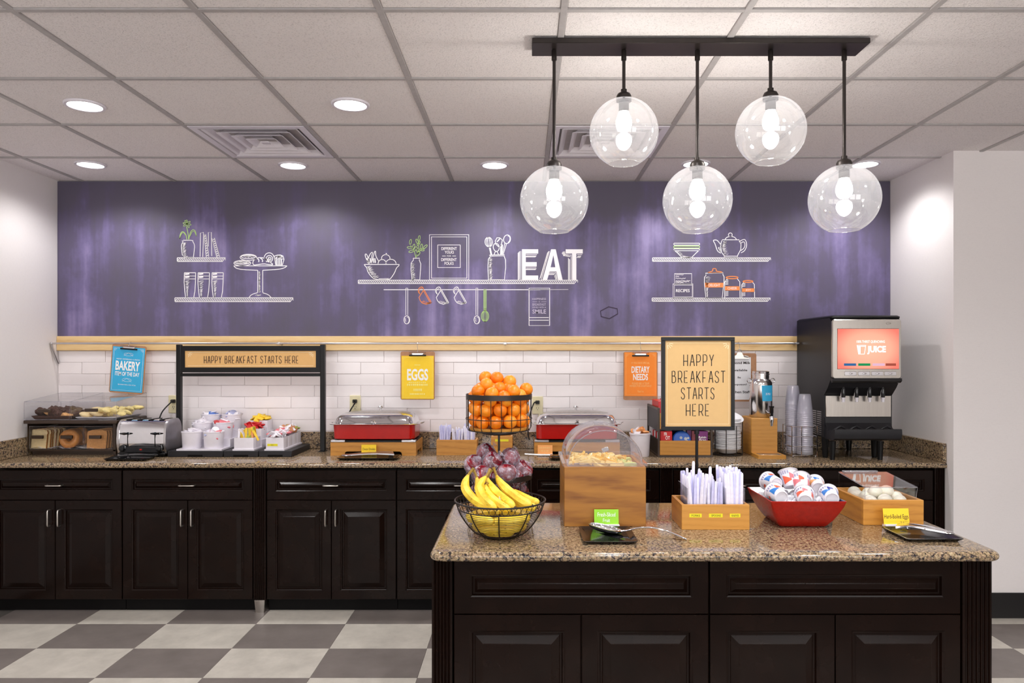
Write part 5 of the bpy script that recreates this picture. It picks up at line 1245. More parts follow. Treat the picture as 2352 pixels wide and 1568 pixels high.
t = thing('wooden_caddy', 'small wooden box with yellow label behind the fruit stand pole', 'box', (wx(1152, 4.58), 4.65, CT))
open_box(t, wx(1128, 4.58), wx(1177, 4.58), 4.58, 4.72, CT, wz(1002, 4.58))
part('label', MB().box(wx(1137, 4.58), wx(1168, 4.58), 4.579, 4.58, wz(1013.5, 4.58), wz(1008.5, 4.58)), M['label_yellow'], t, smooth=False)
# crock of jellies
jx, jy = wx(1470, 4.50), 4.50
solo('crock', MB().lathe([(.0, 0), (.053, 0), (.056, .004), (.062, .130), (.066, .132), (.066, .142), (.062, .143), (.060, .135), (.053, .012), (.0, .010)], (jx, jy, CT), 32, False, False), M['white_plastic'], 'tall white crock with orange-lidded tubs beside the cereal rack', 'crock', (jx, jy, CT))
heap(jx, jy, CT+.128, .052, 10, [('tub', 'p_orange'), ('tub', 'p_white'), ('packet', 'p_orange')], 'orange-lidded tub heaped in the tall white crock', 'tall crock contents', h=.034)
heap(jx, jy, CT+.10, .045, 7, [('tub', 'p_orange'), ('tub', 'p_white')], 'orange-lidded tub heaped in the tall white crock', 'tall crock contents', h=.004)
# ------------------------------------------------------------------ cereal rack
rx0, rx1, ry0, ry1 = .804, 1.135, 4.44, 4.825; rz1 = 1.158
t = thing('cereal_rack', 'two-tier dark framed cereal rack with wooden drawers behind the standing sign', 'rack', ((rx0+rx1)/2, 4.63, CT))
for a in (rx0, rx1-.012):
    m = MB()
    part('post', MB().box(a, a+.012, ry0, ry0+.012, CT, rz1, .001), M['brown'], t, smooth=False); part('post', MB().box(a, a+.012, ry1-.012, ry1, CT, rz1, .001), M['brown'], t, smooth=False)
    part('side_rail', MB().box(a, a+.012, ry0+.012, ry1-.012, rz1-.014, rz1, .001), M['brown'], t, smooth=False); part('side_rail', MB().box(a, a+.012, ry0+.012, ry1-.012, CT, CT+.014, .001), M['brown'], t, smooth=False)
    part('side_panel', MB().box(a+.002, a+.010, ry0+.012, ry1-.012, 1.018, rz1-.014), M['black_soft'], t, smooth=False); part('side_panel', MB().box(a+.002, a+.010, ry0+.012, ry1-.012, CT+.014, .965), M['black_soft'], t, smooth=False)
part('base', MB().box(rx0+.012, rx1-.012, ry0, ry1, CT, CT+.012), M['brown'], t, smooth=False)
part('shelf', MB().box(rx0+.012, rx1-.012, ry0+.012, ry1, 1.022, 1.030), M['brown'], t, smooth=False)
dz = wz(1012, ry0); part('drawer', MB().box(rx0+.0125, rx1-.0125, ry0+.001, ry0+.014, CT+.0125, dz, .001), M['bamboo'], t, smooth=False)
part('drawer', MB().box(rx0+.0125, rx1-.0125, ry0+.001, ry0+.014, 1.031, 1.125, .001), M['bamboo'], t, smooth=False)
def cbox(label, x0, x1, ya, yb_, z0, z1, mat, text=None, tm='white_print', cat='cereal box', spot=None):
    t_ = thing('cereal_box', label, cat, ((x0+x1)/2, (ya+yb_)/2, z0), 'single-serve cereal boxes')
    b = part('carton', MB().box(x0, x1, ya, yb_, z0, z1, .001), M[mat], t_, smooth=False)
    if spot: part('print', MB().lathe([(0, 0), (spot[2], 0)], (0, 0, 0), 18).xf(0, Matrix.Translation((spot[0], ya-.0004, spot[1])) @ Matrix.Rotation(PI/2, 4, 'X')), M[spot[3]], b)
    for k, tx_ in enumerate(text or []):
        part('lettering', text_fit(MB(), tx_[0], tx_[1], tx_[2], tx_[3], tx_[4], ya-.0008, .02), M[tm], b, recalc=False, smooth=False)
zf = CT+.0125
a, b = wx(1512.5, 4.47)+.012, wx(1543, 4.47)
cbox('red cereal box at the front left of the rack, beside the blue cup', a, b, 4.46, 4.50, zf, wz(990, 4.46), 'cereal_red', [('FR', a+.02, b-.03, .988, 1.008), ('OT', a+.028, b-.014, .964, .986)])
cbox('purple raisin bran cereal box at the front right of the rack', wx(1603.5, 4.47), wx(1625, 4.47), 4.46, 4.50, zf, wz(990, 4.46), 'cereal_purple', [('Raisin', wx(1604.5, 4.46), wx(1622, 4.46), .972, .986), ('Bran', wx(1606, 4.46), wx(1622, 4.46), .956, .970)], cat='cereal box')
for k in range(4): cbox('pink and purple cereal carton in the second row of the rack, right half', 1.0+k*.03, 1.026+k*.03, 4.53, 4.57, zf, wz(987, 4.55)-.004*(k % 2), ('cereal_purple', 'p_pink', 'cereal_purple', 'cereal_red')[k])
for k in range(5): cbox('red and white cereal carton seen through the side of the rack', rx0+.016, rx0+.085, 4.53+k*.052, 4.56+k*.052, zf, 1.0, 'cereal_red' if k % 2 else 'p_white')
for k in range(6): cbox('red and white cereal carton on the upper tier behind the standing sign', rx0+.014+k*.05, rx0+.058+k*.05, 4.50, 4.72, 1.0305, wz(920, 4.55)+.004*(k % 2), ('cereal_red', 'p_white')[k % 2] if k > 1 else 'cereal_red')
for k in range(6):
    z_ = 1.165
cx_, cy_, r = wx(1565, 4.50), 4.505, .056
def ccup(label, x, y, z, mat):
    t_ = thing('cereal_cup', label, 'cereal cup', (x, y, z), 'cereal cups in the rack')
    R = Matrix.Translation((x, y, z)) @ Matrix.Rotation(math.radians(76), 4, 'X')
    c = part('cup', MB().lathe([(.0, 0), (.040, 0), (.053, -.075), (.0, -.075)], (0, 0, 0), 24).xf(0, Matrix.Translation((x, y, z)) @ Matrix.Rotation(math.radians(76), 4, 'X') @ Matrix.Translation((0, 0, .0))), M['cereal_dark'], t_)
    m = MB().lathe([(.0, .008), (.050, .006), (.056, 0), (.056, -.004), (.0, -.004)], (0, 0, 0), 28).xf(0, R); l_ = part('lid', m, M[mat], t_)
    m2 = MB()
    for dx, dz_, rr in ((.022, .006, .010), (.038, .010, .007), (-.006, .012, .009), (.030, -.008, .006)): m2.lathe([(0, 0), (rr, 0)], (dx, dz_, .0092), 10)
    m2.xf(0, R); part('print', m2, M['white_print'], l_)
ccup('round blue cereal cup lying between the red and purple boxes', wx(1565.5, 4.49), 4.485, .960, 'cereal_blue')
ccup('navy cereal cup behind the round blue one', wx(1558, 4.56), 4.575, .965, 'cereal_dark')
# ------------------------------------------------------------------ bowl stack in wire holder
px_, py_ = 1.257, 4.56; br = .082
t = thing('bowl_holder', 'black wire holder around the stack of white bowls', 'holder', (px_, py_, CT))
m = MB().ring((px_, py_, CT+.004), br+.006, .0032, 36, 6).ring((px_, py_, CT+.010), .05, .003, 24, 6)
for k in range(4): a = k*PI/2+.3; m.tube([(px_+.05*math.cos(a), py_+.05*math.sin(a), CT+.008), (px_+(br+.006)*math.cos(a), py_+(br+.006)*math.sin(a), CT+.004)], .003, 6)
part('base_ring', m, M['wire'], t)
for adeg in (200, 250, 291, 345, 60, 120):
    a = math.radians(adeg); rr = br+.008; zt_ = 1.075 if adeg in (345, 60, 120, 200) else 1.045
    da = .10
    part('upright', MB().tube([(px_+rr*math.cos(a-da), py_+rr*math.sin(a-da), CT+.004), (px_+rr*math.cos(a-da), py_+rr*math.sin(a-da), zt_-.01), (px_+rr*math.cos(a), py_+rr*math.sin(a), zt_), (px_+rr*math.cos(a+da), py_+rr*math.sin(a+da), zt_-.01), (px_+rr*math.cos(a+da), py_+rr*math.sin(a+da), CT+.004)], .0026, 6) if adeg in (345,) else MB().tube([(px_+rr*math.cos(a), py_+rr*math.sin(a), CT+.002), (px_+rr*math.cos(a), py_+rr*math.sin(a), zt_)], .0026, 6), M['wire'], t)
bowl_me = mesh_of(MB().lathe([(.0, .0), (.045, .0), (.052, .003), (.074, .026), (.081, .028), (.082, .031), (.079, .0325), (.072, .030), (.050, .006), (.0, .004)], (0, 0, 0), 32, False, False), 'paper_bowl', M['white_paper'])
for k in range(24):
    o = inst('paper_bowl', bowl_me, (px_+random.uniform(-.0012, .0012), py_+random.uniform(-.0012, .0012), CT+.012+k*.0079), (random.uniform(-.02, .02), random.uniform(-.02, .02), 0))
    tag(o, 'white disposable bowl in the stack held by the black wire holder' if k else 'bottom white disposable bowl resting on the base of the wire holder', 'bowl', 'stacked white bowls')
o = inst('paper_bowl', bowl_me, (px_+.012, py_+.005, CT+.020+24*.0079), (math.radians(24), 0, .4)); tag(o, 'white disposable bowl tilted on top of the stack', 'bowl')
# ------------------------------------------------------------------ milk dispenser
mx0, mx1 = wx(1726, 4.5), wx(1786, 4.5)
t = thing('milk_dispenser', 'stainless milk can with tap on a wooden stand and drip tray', 'dispenser', ((mx0+mx1)/2, 4.55, CT))
part('stand', MB().box(mx0, mx1, 4.50, 4.70, CT+.0005, wz(960, 4.5), .003), M['bamboo'], t, smooth=False)
dt = part('drip_base', MB().loft([((mx1-mx0)/2+.004, .075, CT, .006), ((mx1-mx0)/2+.004, .075, CT+.020, .006)], ((mx0+mx1)/2+.004, 4.445), 3), M['bamboo'], t, angle=30)
part('grate', MB().box(mx0+.018, mx1-.010, 4.395, 4.48, CT+.0195, CT+.0215, .001), M['nickel'], dt)
mcx, mcy = wx(1747.5, 4.6), 4.60; zs = wz(960, 4.5)
prof = [(.0, 0), (.066, 0), (.0695, .004), (.0695, .195), (.068, .215), (.058, .232), (.050, .238), (.050, .262), (.053, .264), (.053, .270), (.050, .272), (.051, .283), (.044, .287), (.0, .288)]
part('can', MB().lathe(prof, (mcx, mcy, zs), 40), M['can_steel'], t, angle=50)
for s_ in (-1, 1):
    cc = (mcx+s_*.072, mcy, zs+.226); part('carry_ring', MB().tube([(cc[0]+.014*math.cos(k*PI/7), cc[1], cc[2]+.014*math.sin(k*PI/7)) for k in range(14)], .003, 6, True), M['chrome'], t)
    part('lug', MB().box(mcx+s_*.058-.008, mcx+s_*.058+.008, mcy-.008, mcy+.008, zs+.212, zs+.226, .002), M['chrome'], t)
def wrapped(a0, a1, r, z0, z1, c, n=10, fr=0):
    m = MB(); g = []
    for z, q in ((z0, fr), (z1, 0)):
        g.append([(c[0]+r*math.sin(math.radians(a0+q+(a1-a0-2*q)*i/n)), c[1]-r*math.cos(math.radians(a0+q+(a1-a0-2*q)*i/n)), z) for i in range(n+1)])
    return m.rings(g, False)
lb = part('label', wrapped(-14, 56, .0705, wz(921, 4.53), wz(885, 4.53), (mcx, mcy), 10, 4), M['blue_paper'], t)
tm = text_fit(MB(), '2% MILK', -.018, .018, wz(907, 4.53), wz(902, 4.53), 0); ac = math.radians(21)
for i, p in enumerate(tm.v): a = ac+p[0]/.071; tm.v[i] = (mcx+.0711*math.sin(a), mcy-.0711*math.cos(a), p[2])
part('lettering', tm, M['white_print'], lb, recalc=False, smooth=False)
sx, sy = mcx+.034, mcy-.068
tp = part('tap', MB().tube([(mcx+.026, mcy-.055, zs+.028), (sx, sy-.012, zs+.026), (sx, sy-.036, zs+.024)], .011, 12).lathe([(.011, 0), (.014, .012), (.014, .034), (.012, .040)], (sx, sy-.030, zs-.030), 16).lathe([(.009, 0), (.011, .024)], (sx, sy-.030, zs-.048), 14), M['chrome'], t)
part('tap_handle', MB().lathe([(.011, 0), (.010, .018), (.012, .022), (.012, .050), (.015, .054), (.015, .062), (.0, .063)], (sx, sy-.030, zs+.012), 16), M['black_gloss'], tp)
# ------------------------------------------------------------------ cups in chrome caddy
cc = (1.690, 4.515); hr = .080
t = thing('cup_caddy', 'chrome wire caddy holding stacks of clear cups beside the juice machine', 'caddy', (cc[0], cc[1], CT))
def rr_path(h, z, rc=.03, n=5):
    p = []
    for q, (sx_, sy_) in enumerate(((1, 1), (-1, 1), (-1, -1), (1, -1))):
        for k in range(n+1): a = PI/2*q+PI/2*k/n; p.append((cc[0]+sx_*(h-rc)+rc*math.cos(a), cc[1]+sy_*(h-rc)+rc*math.sin(a), z))
    return p
for z in (CT+.012, CT+.065, CT+.125, CT+.185): part('wire_ring', MB().tube(rr_path(hr, z), .0026, 6, True), M['chrome'], t)
for s1, s2 in ((-1, -1), (-.25, -1), (.35, -1), (1, -.9), (1, .3), (-1, .3), (-1, 1), (1, 1), (0, 1)):
    x, y = cc[0]+hr*s1*.97, cc[1]+hr*s2*.97
    part('upright', MB().tube([(x, y, CT+.004), (x, y, CT+.188)], .0026, 6), M['chrome'], t)
for s1, s2 in ((-1, -1), (1, -1), (-1, 1), (1, 1)): part('foot', MB().sphere((cc[0]+.068*s1, cc[1]+.068*s2, CT+.006), .006, 8, 6), M['chrome'], t)
part('floor_wire', MB().tube([(cc[0]-.078, cc[1], CT+.012), (cc[0]+.078, cc[1], CT+.012)], .0026, 6).tube([(cc[0], cc[1]-.078, CT+.012), (cc[0], cc[1]+.078, CT+.012)], .0026, 6), M['chrome'], t)
cup_me = mesh_of(MB().lathe([(.0465, 0), (.0475, .003), (.0455, .006), (.043, .035), (.034, .112), (.031, .120), (.0, .1205)], (0, 0, 0), 28, False, True), 'plastic_cup', M['cup_clear'])
for x, y, n, lab in ((1.664, 4.562, 25, 'clear plastic cup in the taller rear stack beside the juice machine'), (1.706, 4.478, 21, 'clear plastic cup in the shorter front stack beside the juice machine')):
    for k in range(n):
        tag(inst('plastic_cup', cup_me, (x+random.uniform(-.0008, .0008), y, CT+.0155+k*.0122)), (lab if k < n-1 else lab.replace('clear plastic cup in', 'topmost clear plastic cup of')), 'cup', 'taller cup stack' if 'taller' in lab else 'shorter cup stack')
# ------------------------------------------------------------------ juice machine
jx0, jx1 = 1.790, 2.196; yf = 4.30
t = thing('juice_dispenser', 'black and steel juice machine with glowing orange screen in the corner', 'juice machine', ((jx0+jx1)/2, 4.58, CT))
body = [(4.835, .985), (4.835, 1.700), (4.36, 1.701), (4.315, 1.694), (yf, 1.67), (yf, 1.36), (yf+.004, 1.335), (4.345, 1.285), (4.40, 1.236), (4.40, 1.10), (4.40, .985)]
part('body', MB().prism(body, jx0, jx1, 'X'), M['black_soft'], t, smooth=False)
part('top_cap', MB().loft([((jx1-jx0)/2+.001, .272, 1.694, .02), ((jx1-jx0)/2+.001, .272, 1.702, .02), ((jx1-jx0)/2-.008, .262, 1.709, .02)], ((jx0+jx1)/2, 4.565), 4), M['black'], t)
pz0, pz1 = wz(870, 4.285), wz(733, 4.285)
fp = part('front_panel', MB().loft([((jx1-jx0)/2-.001, (pz1-pz0)/2, 0, .016), ((jx1-jx0)/2-.001, (pz1-pz0)/2, .010, .016), ((jx1-jx0)/2-.006, (pz1-pz0)/2-.005, .016, .012)], (0, 0), 4).xf(0, Matrix.Translation(((jx0+jx1)/2, yf, (pz0+pz1)/2)) @ Matrix.Rotation(PI/2, 4, 'X')), M['steel'], t, angle=30)
ys = yf-.0165
s0, s1, q0, q1 = wx(1923.5, ys), wx(2066, ys)-.004, wz(847, ys), wz(755, ys)
sc_o = thing('tmp', 'x', 'y'); bpy.data.objects.remove(sc_o)
me = mesh_of(MB().box(s0, s1, ys-.002, ys+.001, q0, q1), 'screen', M['screen'], ((s0+s1)/2, ys, (q0+q1)/2), False)
so = bpy.data.objects.new('screen', me); COL.objects.link(so); so.parent = t
so.location = Vector(((s0+s1)/2, ys, (q0+q1)/2))-Vector(t.location)
part('bezel', MB().tube([(s0, ys, q0), (s1, ys, q0), (s1, ys, q1), (s0, ys, q1)], .0022, 4, True), M['black'], t, smooth=False)
M['screen_white'] = emit('lit_white', (1, .98, .95, 1), 1.5)
yy = ys-.0026
def SX(zx): return wx(1680+zx/4.127, ys)
def SZ(zy): return wz(700+zy/4.127, ys)
part('lettering', text_fit(MB(), '100% THIRST QUENCHING', SX(1185), SX(1452), SZ(364), SZ(336), yy, .01), M['screen_white'], so, recalc=False, smooth=False)
part('lettering', text_fit(MB(), 'JUICE', SX(1285), SX(1462), SZ(468), SZ(388), yy, .04), M['screen_white'], so, recalc=False, smooth=False)
m = MB().ribbon([(SX(1188), SZ(382)), (SX(1272), SZ(382)), (SX(1258), SZ(466)), (SX(1204), SZ(466))], .004, yy, True).ribbon([(SX(1188), SZ(392)), (SX(1272), SZ(392))], .004, yy).quad((SX(1194), yy, SZ(395)), (SX(1222), yy, SZ(395)), (SX(1222), yy, SZ(460)), (SX(1206), yy, SZ(460)))
part('cup_icon', m, M['screen_white'], so, recalc=False, smooth=False)
for k, (a, c) in enumerate(((1065, (56, 108, 160)), (1200, (36, 150, 90)), (1336, (236, 190, 214)), (1460, (170, 84, 70)))):
    em = emit('screen_button_%d' % k, lin(c), 1.0)
    part('screen_label', MB().quad((SX(a), yy, SZ(577)), (SX(a+(115 if k < 3 else 98)), yy, SZ(577)), (SX(a+(115 if k < 3 else 98)), yy, SZ(554)), (SX(a), yy, SZ(554))), em, so, recalc=False, smooth=False)
for k in range(4):
    a = (1072, 1200, 1327, 1450)[k]
    b = part('push_button', MB().box(SX(a), SX(a+112), ys-.002, ys+.002, SZ(670), SZ(630), .002), M['steel_soft'], t)
    m = MB().sphere((0, 0, 0), (.0125, .004, .0045), 14, 8).xf(0, Matrix.Translation((SX(a+60), ys-.002, SZ(650)))); part('button_cap', m, M['chrome'], b)
part('emblem', MB().tube([(SX(1490)+.014*math.cos(k*PI/10), ys-.0005, SZ(175)+.006*math.sin(k*PI/10)) for k in range(20)], .0012, 5, True).tube([(SX(1490)-.012, ys-.0005, SZ(178)), (SX(1490), ys-.0005, SZ(172)), (SX(1490)+.012, ys-.0005, SZ(178))], .001, 5), M['steel'], fp)
m = MB()
cxj = (jx0+jx1)/2; hw = (jx1-jx0)/2
m.rings([[(cxj-hw, yf-.018, pz0+.004), (cxj+hw, yf-.018, pz0+.004), (cxj+hw, yf+.004, pz0+.004), (cxj-hw, yf+.004, pz0+.004)], [(cxj-hw, yf-.020, pz0-.012), (cxj+hw, yf-.020, pz0-.012), (cxj+hw, yf+.004, pz0-.012), (cxj-hw, yf+.004, pz0-.012)], [(cxj-hw+.004, yf-.012, pz0-.022), (cxj+hw-.004, yf-.012, pz0-.022), (cxj+hw-.004, yf+.01, pz0-.026), (cxj-hw+.004, yf+.01, pz0-.026)]])
part('canopy_lip', m, M['black_gloss'], t, smooth=False)
part('splash_panel', MB().box(jx0+.008, jx1-.008, 4.392, 4.40, wz(957, 4.40), wz(908, 4.40), .002), M['steel'], t)
for px in (1937, 1967.6, 1997.6, 2027.8):
    x = wx(px, 4.352); n_ = part('nozzle', MB().lathe([(.0115, 0), (.0125, .022), (.0125, .050), (.009, .066)], (x, 4.352, 1.226), 14).xf(0, Matrix.Identity(4)), M['black_gloss'], t)
    part('nozzle_tip', MB().lathe([(.009, 0), (.0095, .016), (.0115, .022), (.0115, .028)], (x, 4.352, 1.199), 14), M['white_plastic'], n_)
    part('lever', MB().tube([(x-.012, 4.345, 1.275), (x-.024, 4.33, 1.255), (x-.026, 4.325, 1.235), (x-.018, 4.335, 1.218)], .0018, 6), M['chrome'], n_)
dtb = MB()
zt0_, zt1_ = .980, 1.052
dtb.prism([(4.40, zt0_), (4.285, zt0_), (4.262, zt0_+.012), (4.255, zt0_+.045), (4.258, zt1_-.006), (4.266, zt1_-.004), (4.275, zt1_-.014), (4.36, zt1_-.018), (4.39, zt1_+.02), (4.392, 1.106), (4.40, 1.106)], jx0+.004, jx1-.012, 'X')
dtp = part('drip_tray', dtb, M['black_soft'], t, angle=25)
for k in range(4):
    x = jx0+.07+k*.09
    part('tray_wave', MB().tube([(x-.045, 4.33, zt1_-.02), (x-.02, 4.33, zt1_-.004), (x, 4.33, zt1_+.006), (x+.02, 4.33, zt1_-.004), (x+.045, 4.33, zt1_-.02)], .007, 8), M['black_soft'], dtp)
for x in (jx0+.02, jx1-.09):
    for y in (4.43, 4.78): part('leg', MB().lathe([(.014, 0), (.016, .01), (.022, .125)], (x if y > 4.5 else x, y, CT), 14), M['black'], t)
part('leg', MB().lathe([(.014, 0), (.02, .11)], (jx1-.10, 4.34, CT), 14).lathe([(.014, 0), (.02, .11)], (jx0+.025, 4.34, CT), 14), M['black'], t)
gy0, gy1 = wx(1870, 1), 0
for k in range(12):
    z = wz(941, 4.6)-.0125*k
    for c_ in (0, 1): part('vent_slot', MB().box(jx0-.0012, jx0+.001, 4.44+.075*c_, 4.44+.075*c_+.062, z-.003, z+.003), M['steel_soft'], t, smooth=False)
# ------------------------------------------------------------------ fruit stand with oranges and apples
def Z4(x, y): return 1040+x/3.732, 840+y/3.732
sx_, sy_ = -.0998, 2.86
t = thing('fruit_stand', 'two-tier black wire fruit stand behind the banana bowl', 'fruit stand', (sx_, sy_, CT))
def tier(z0, z1, r, disc=None):
    part('rim_band', MB().lathe([(r, 0), (r+.0015, 0), (r+.0015, .020), (r-.0008, .020), (r-.0008, 0)], (sx_, sy_, z1-.020), 48, False, False), M['bronze'], t)
    m = MB()
    for k in range(20):
        a = 2*PI*(k+.35)/20; m.tube([(sx_+(r-.001)*math.cos(a), sy_+(r-.001)*math.sin(a), z1-.012), (sx_+(r-.001)*math.cos(a), sy_+(r-.001)*math.sin(a), z0+.012), (sx_+(r-.008)*math.cos(a), sy_+(r-.008)*math.sin(a), z0), (sx_+.02*math.cos(a), sy_+.02*math.sin(a), z0-.004)], .0017, 6)
    m.ring((sx_, sy_, z0+.045), r+.0012, .0017, 48, 6).ring((sx_, sy_, z0), r-.008, .0017, 48, 6)
    part('wire_cage', m, M['wire'], t)['kind'] = 'stuff'
    part('base_disc', MB().lathe([(0, 0), (r-.014, 0), (r-.012, .010), (0, .010)], (sx_, sy_, z0+.002), 40), M['wood'], t, angle=30)
    part('support_plate', MB().lathe([(.0, 0), (.06, 0), (.078, .006), (.078, .010), (0, .010)], (sx_, sy_, z0-.016), 32), M['bronze'], t, angle=30)
tier(1.190, 1.329, .127); tier(.888, 1.022, .127)
part('pole', MB().tube([(sx_, sy_, CT+.004), (sx_, sy_, 1.18)], .0045, 10), M['bronze'], t)
part('foot_plate', MB().lathe([(.0, 0), (.105, 0), (.105, .004), (.0, .006)], (sx_, sy_, CT), 40), M['bronze'], t, angle=30)
om = MB().sphere((0, 0, 0), (.0262, .0262, .0248), 20, 12); ome = mesh_of(om, 'orange', M['orange'])
def put_orange(x, y, z, lab, grp='oranges in the wire basket'):
    tag(inst('orange', ome, (x, y, z), (random.uniform(0, 6), random.uniform(0, 6), 0)), lab, 'orange', grp)
tops = [(280, 100, 2.885, 'orange at the top of the pile, on the left'), (380, 105, 2.86, 'topmost orange in the middle of the pile'), (487, 135, 2.855, 'orange at the top of the pile, on the right'), (288, 160, 2.815, 'orange just below the topmost, left of centre'),
        (400, 195, 2.82, 'orange at the centre of the pile above the rim'), (630, 200, 2.86, 'lone orange perched on the rim at the right end'), (535, 220, 2.775, 'orange on the front rim, right of centre'), (335, 240, 2.765, 'orange on the front rim, left of centre'), (215, 215, 2.80, 'orange on the rim at the left end of the pile'),
        (445, 270, 2.752, 'orange half sunk behind the band at the front centre'), (590, 255, 2.80, 'orange between the front rim and the perched one')]
for x, y, Y, lab in tops:
    px, py = Z4(x, y); X_, Z_ = wx(px, Y), wz(py, Y); d_ = math.hypot(X_-sx_, Y-sy_)
    if Z_ < 1.346 and 'perched' not in lab.split('and the')[0] and d_ > .097: X_, Y = sx_+(X_-sx_)*.097/d_, sy_+(Y-sy_)*.097/d_
    put_orange(X_, Y, Z_, lab)
for L, (z, n1, n2, ph) in enumerate(((1.2275, 11, 5, .1), (1.270, 11, 5, .4), (1.313, 10, 5, .0))):
    for k in range(n1):
        a = 2*PI*(k+ph)/n1; put_orange(sx_+.0955*math.cos(a), sy_+.0955*math.sin(a), z+random.uniform(-.004, .004), 'orange inside the cage in the %s layer of the basket' % ('bottom', 'middle', 'upper')[L], 'oranges inside the cage, %s layer' % ('bottom', 'middle', 'upper')[L])
    for k in range(n2):
        a = 2*PI*(k+ph)/n2; put_orange(sx_+.043*math.cos(a), sy_+.043*math.sin(a), z+.006, 'orange hidden in the middle of the basket', 'oranges in the middle')
for k in range(6):
    a = 2*PI*k/6+.3; put_orange(sx_+.062*math.cos(a)-.01, sy_+.012+.05*math.sin(a), 1.348, 'orange in the body of the pile above the rim', 'oranges in the pile')
put_orange(sx_-.012, sy_+.01, 1.362, 'orange in the body of the pile above the rim', 'oranges in the pile')
ap = [(.0, -.026), (.010, -.030), (.022, -.029), (.033, -.015), (.0375, .004), (.035, .020), (.026, .031), (.014, .0335), (.006, .029), (.0, .024)]
am = MB().lathe(ap, (0, 0, 0), 20, False, False); wm = MB().sphere((0, 0, 0), (.041, .041, .0385), 20, 14)
for i, p in enumerate(wm.v):
    v = Vector(p); wm.v[i] = tuple(v*(1+.055*mnoise.noise(v*55)+.03*mnoise.noise(v*130)))
tw = MB().rings([[(.006*math.cos(a*PI/4), .006*math.sin(a*PI/4), .036) for a in range(8)], [(.003*math.cos(a*PI/4), .003*math.sin(a*PI/4), .042) for a in range(8)], [((.012+.004*(a % 2))*math.cos(a*PI/4), (.012+.004*(a % 2))*math.sin(a*PI/4), .050) for a in range(8)]], True, False, False)
wm.add(tw)
apple_proto = solo('apple', am, M['apple'], 'p', 'apple'); wp = part('plastic_wrap', wm, M['wrap'], apple_proto, angle=50)
apl = [(285, 745, 2.875, 'film-wrapped apple topmost at the back left of the heap'), (490, 790, 2.845, 'film-wrapped dark apple at the top right of the heap, beside the pole'), (337, 822, 2.795, 'film-wrapped apple in the middle of the heap, in front'), (182, 848, 2.825, 'film-wrapped apple at the left edge of the heap'), (462, 922, 2.765, 'film-wrapped red apple at the front rim, right of centre'), (598, 892, 2.835, 'film-wrapped apple at the right edge on the rim'), (250, 938, 2.765, 'film-wrapped apple at the front rim behind the bananas')]
first = True
def put_apple(x, y, z, lab, grp='film-wrapped apples'):
    global first
    o = apple_proto if first else dup(apple_proto); first = False
    o.location = (x, y, z); o.rotation_euler = (random.uniform(-.9, .9), random.uniform(-.9, .9), random.uniform(0, 6)); tag(o, lab, 'apple', grp)
for x, y, Y, lab in apl:
    px, py = Z4(x, y); put_apple(wx(px, Y), Y, wz(py, Y), lab)
for z, ph in ((.942, 0.0), (1.008, .5)):
    for k in range(6):
        a = 2*PI*(k+ph)/6; put_apple(sx_+.078*math.cos(a), sy_+.078*math.sin(a), z, 'film-wrapped apple inside the lower wire cage', 'apples inside the cage')
# ------------------------------------------------------------------ banana bowl
bx_, by_ = -.0838, 2.53
t = thing('wire_bowl', 'round black wire bowl of bananas at the front left of the island', 'bowl', (bx_, by_, CT))
bp = [(.060, .0035), (.078, .008), (.093, .020), (.108, .036), (.122, .055), (.134, .074), (.1445, .096), (.155, .1235)]
def brad(z):
    for (r0, z0), (r1, z1) in zip(bp[:-1], bp[1:]):
        if z0 <= z <= z1: return r0+(r1-r0)*(z-z0)/(z1-z0)
    return bp[-1][0]
part('rim', MB().ring((bx_, by_, CT+.1235), .155, .0030, 64, 8), M['wire'], t); part('band_ring', MB().ring((bx_, by_, CT+.098), .1455, .0022, 64, 6), M['wire'], t); part('base_ring', MB().ring((bx_, by_, CT+.0035), .060, .0034, 40, 6), M['wire'], t)
for k in range(9):
    a = 2*PI*(k+.25)/9-.35; part('rib', MB().tube([(bx_+(r+.001)*math.cos(a), by_+(r+.001)*math.sin(a), CT+z) for r, z in bp[:-1]]+[(bx_+.146*math.cos(a), by_+.146*math.sin(a), CT+.098)], .0021, 6), M['wire'], t)
m = MB()
for k in range(44):
    a = 2*PI*k/44; c = Vector((bx_+.1505*math.cos(a), by_+.1505*math.sin(a), CT+.1105)); tg = Vector((-math.sin(a), math.cos(a), 0)); up = Vector((math.cos(a)*.37, math.sin(a)*.37, .93))
    m.tube([c+tg*.0102*math.cos(q*PI/6)+up*.0125*math.sin(q*PI/6) for q in range(12)], .0009, 4, True)
part('loop_band', m, M['wire'], t)['kind'] = 'stuff'
m = MB()
for k in range(13):
    z = .010+k*.0066; m.ring((bx_, by_, CT+z), brad(z)-.001, .0008, 48, 4)
part('fine_wire', m, M['wire'], t)['kind'] = 'stuff'
def cat_(pts, n=5):
    V = [Vector(p) for p in pts]; q = []
    for i in range(len(V)-1):
        a = V[max(i-1, 0)]; b = V[i]; d = V[i+1]; e = V[min(i+2, len(V)-1)]
        for k in range(n):
            u = k/n; q.append(.5*((2*b)+(-a+d)*u+(2*a-5*b+4*d-e)*u*u+(-a+3*b-3*d+e)*u**3))
    q.append(V[-1]); return q
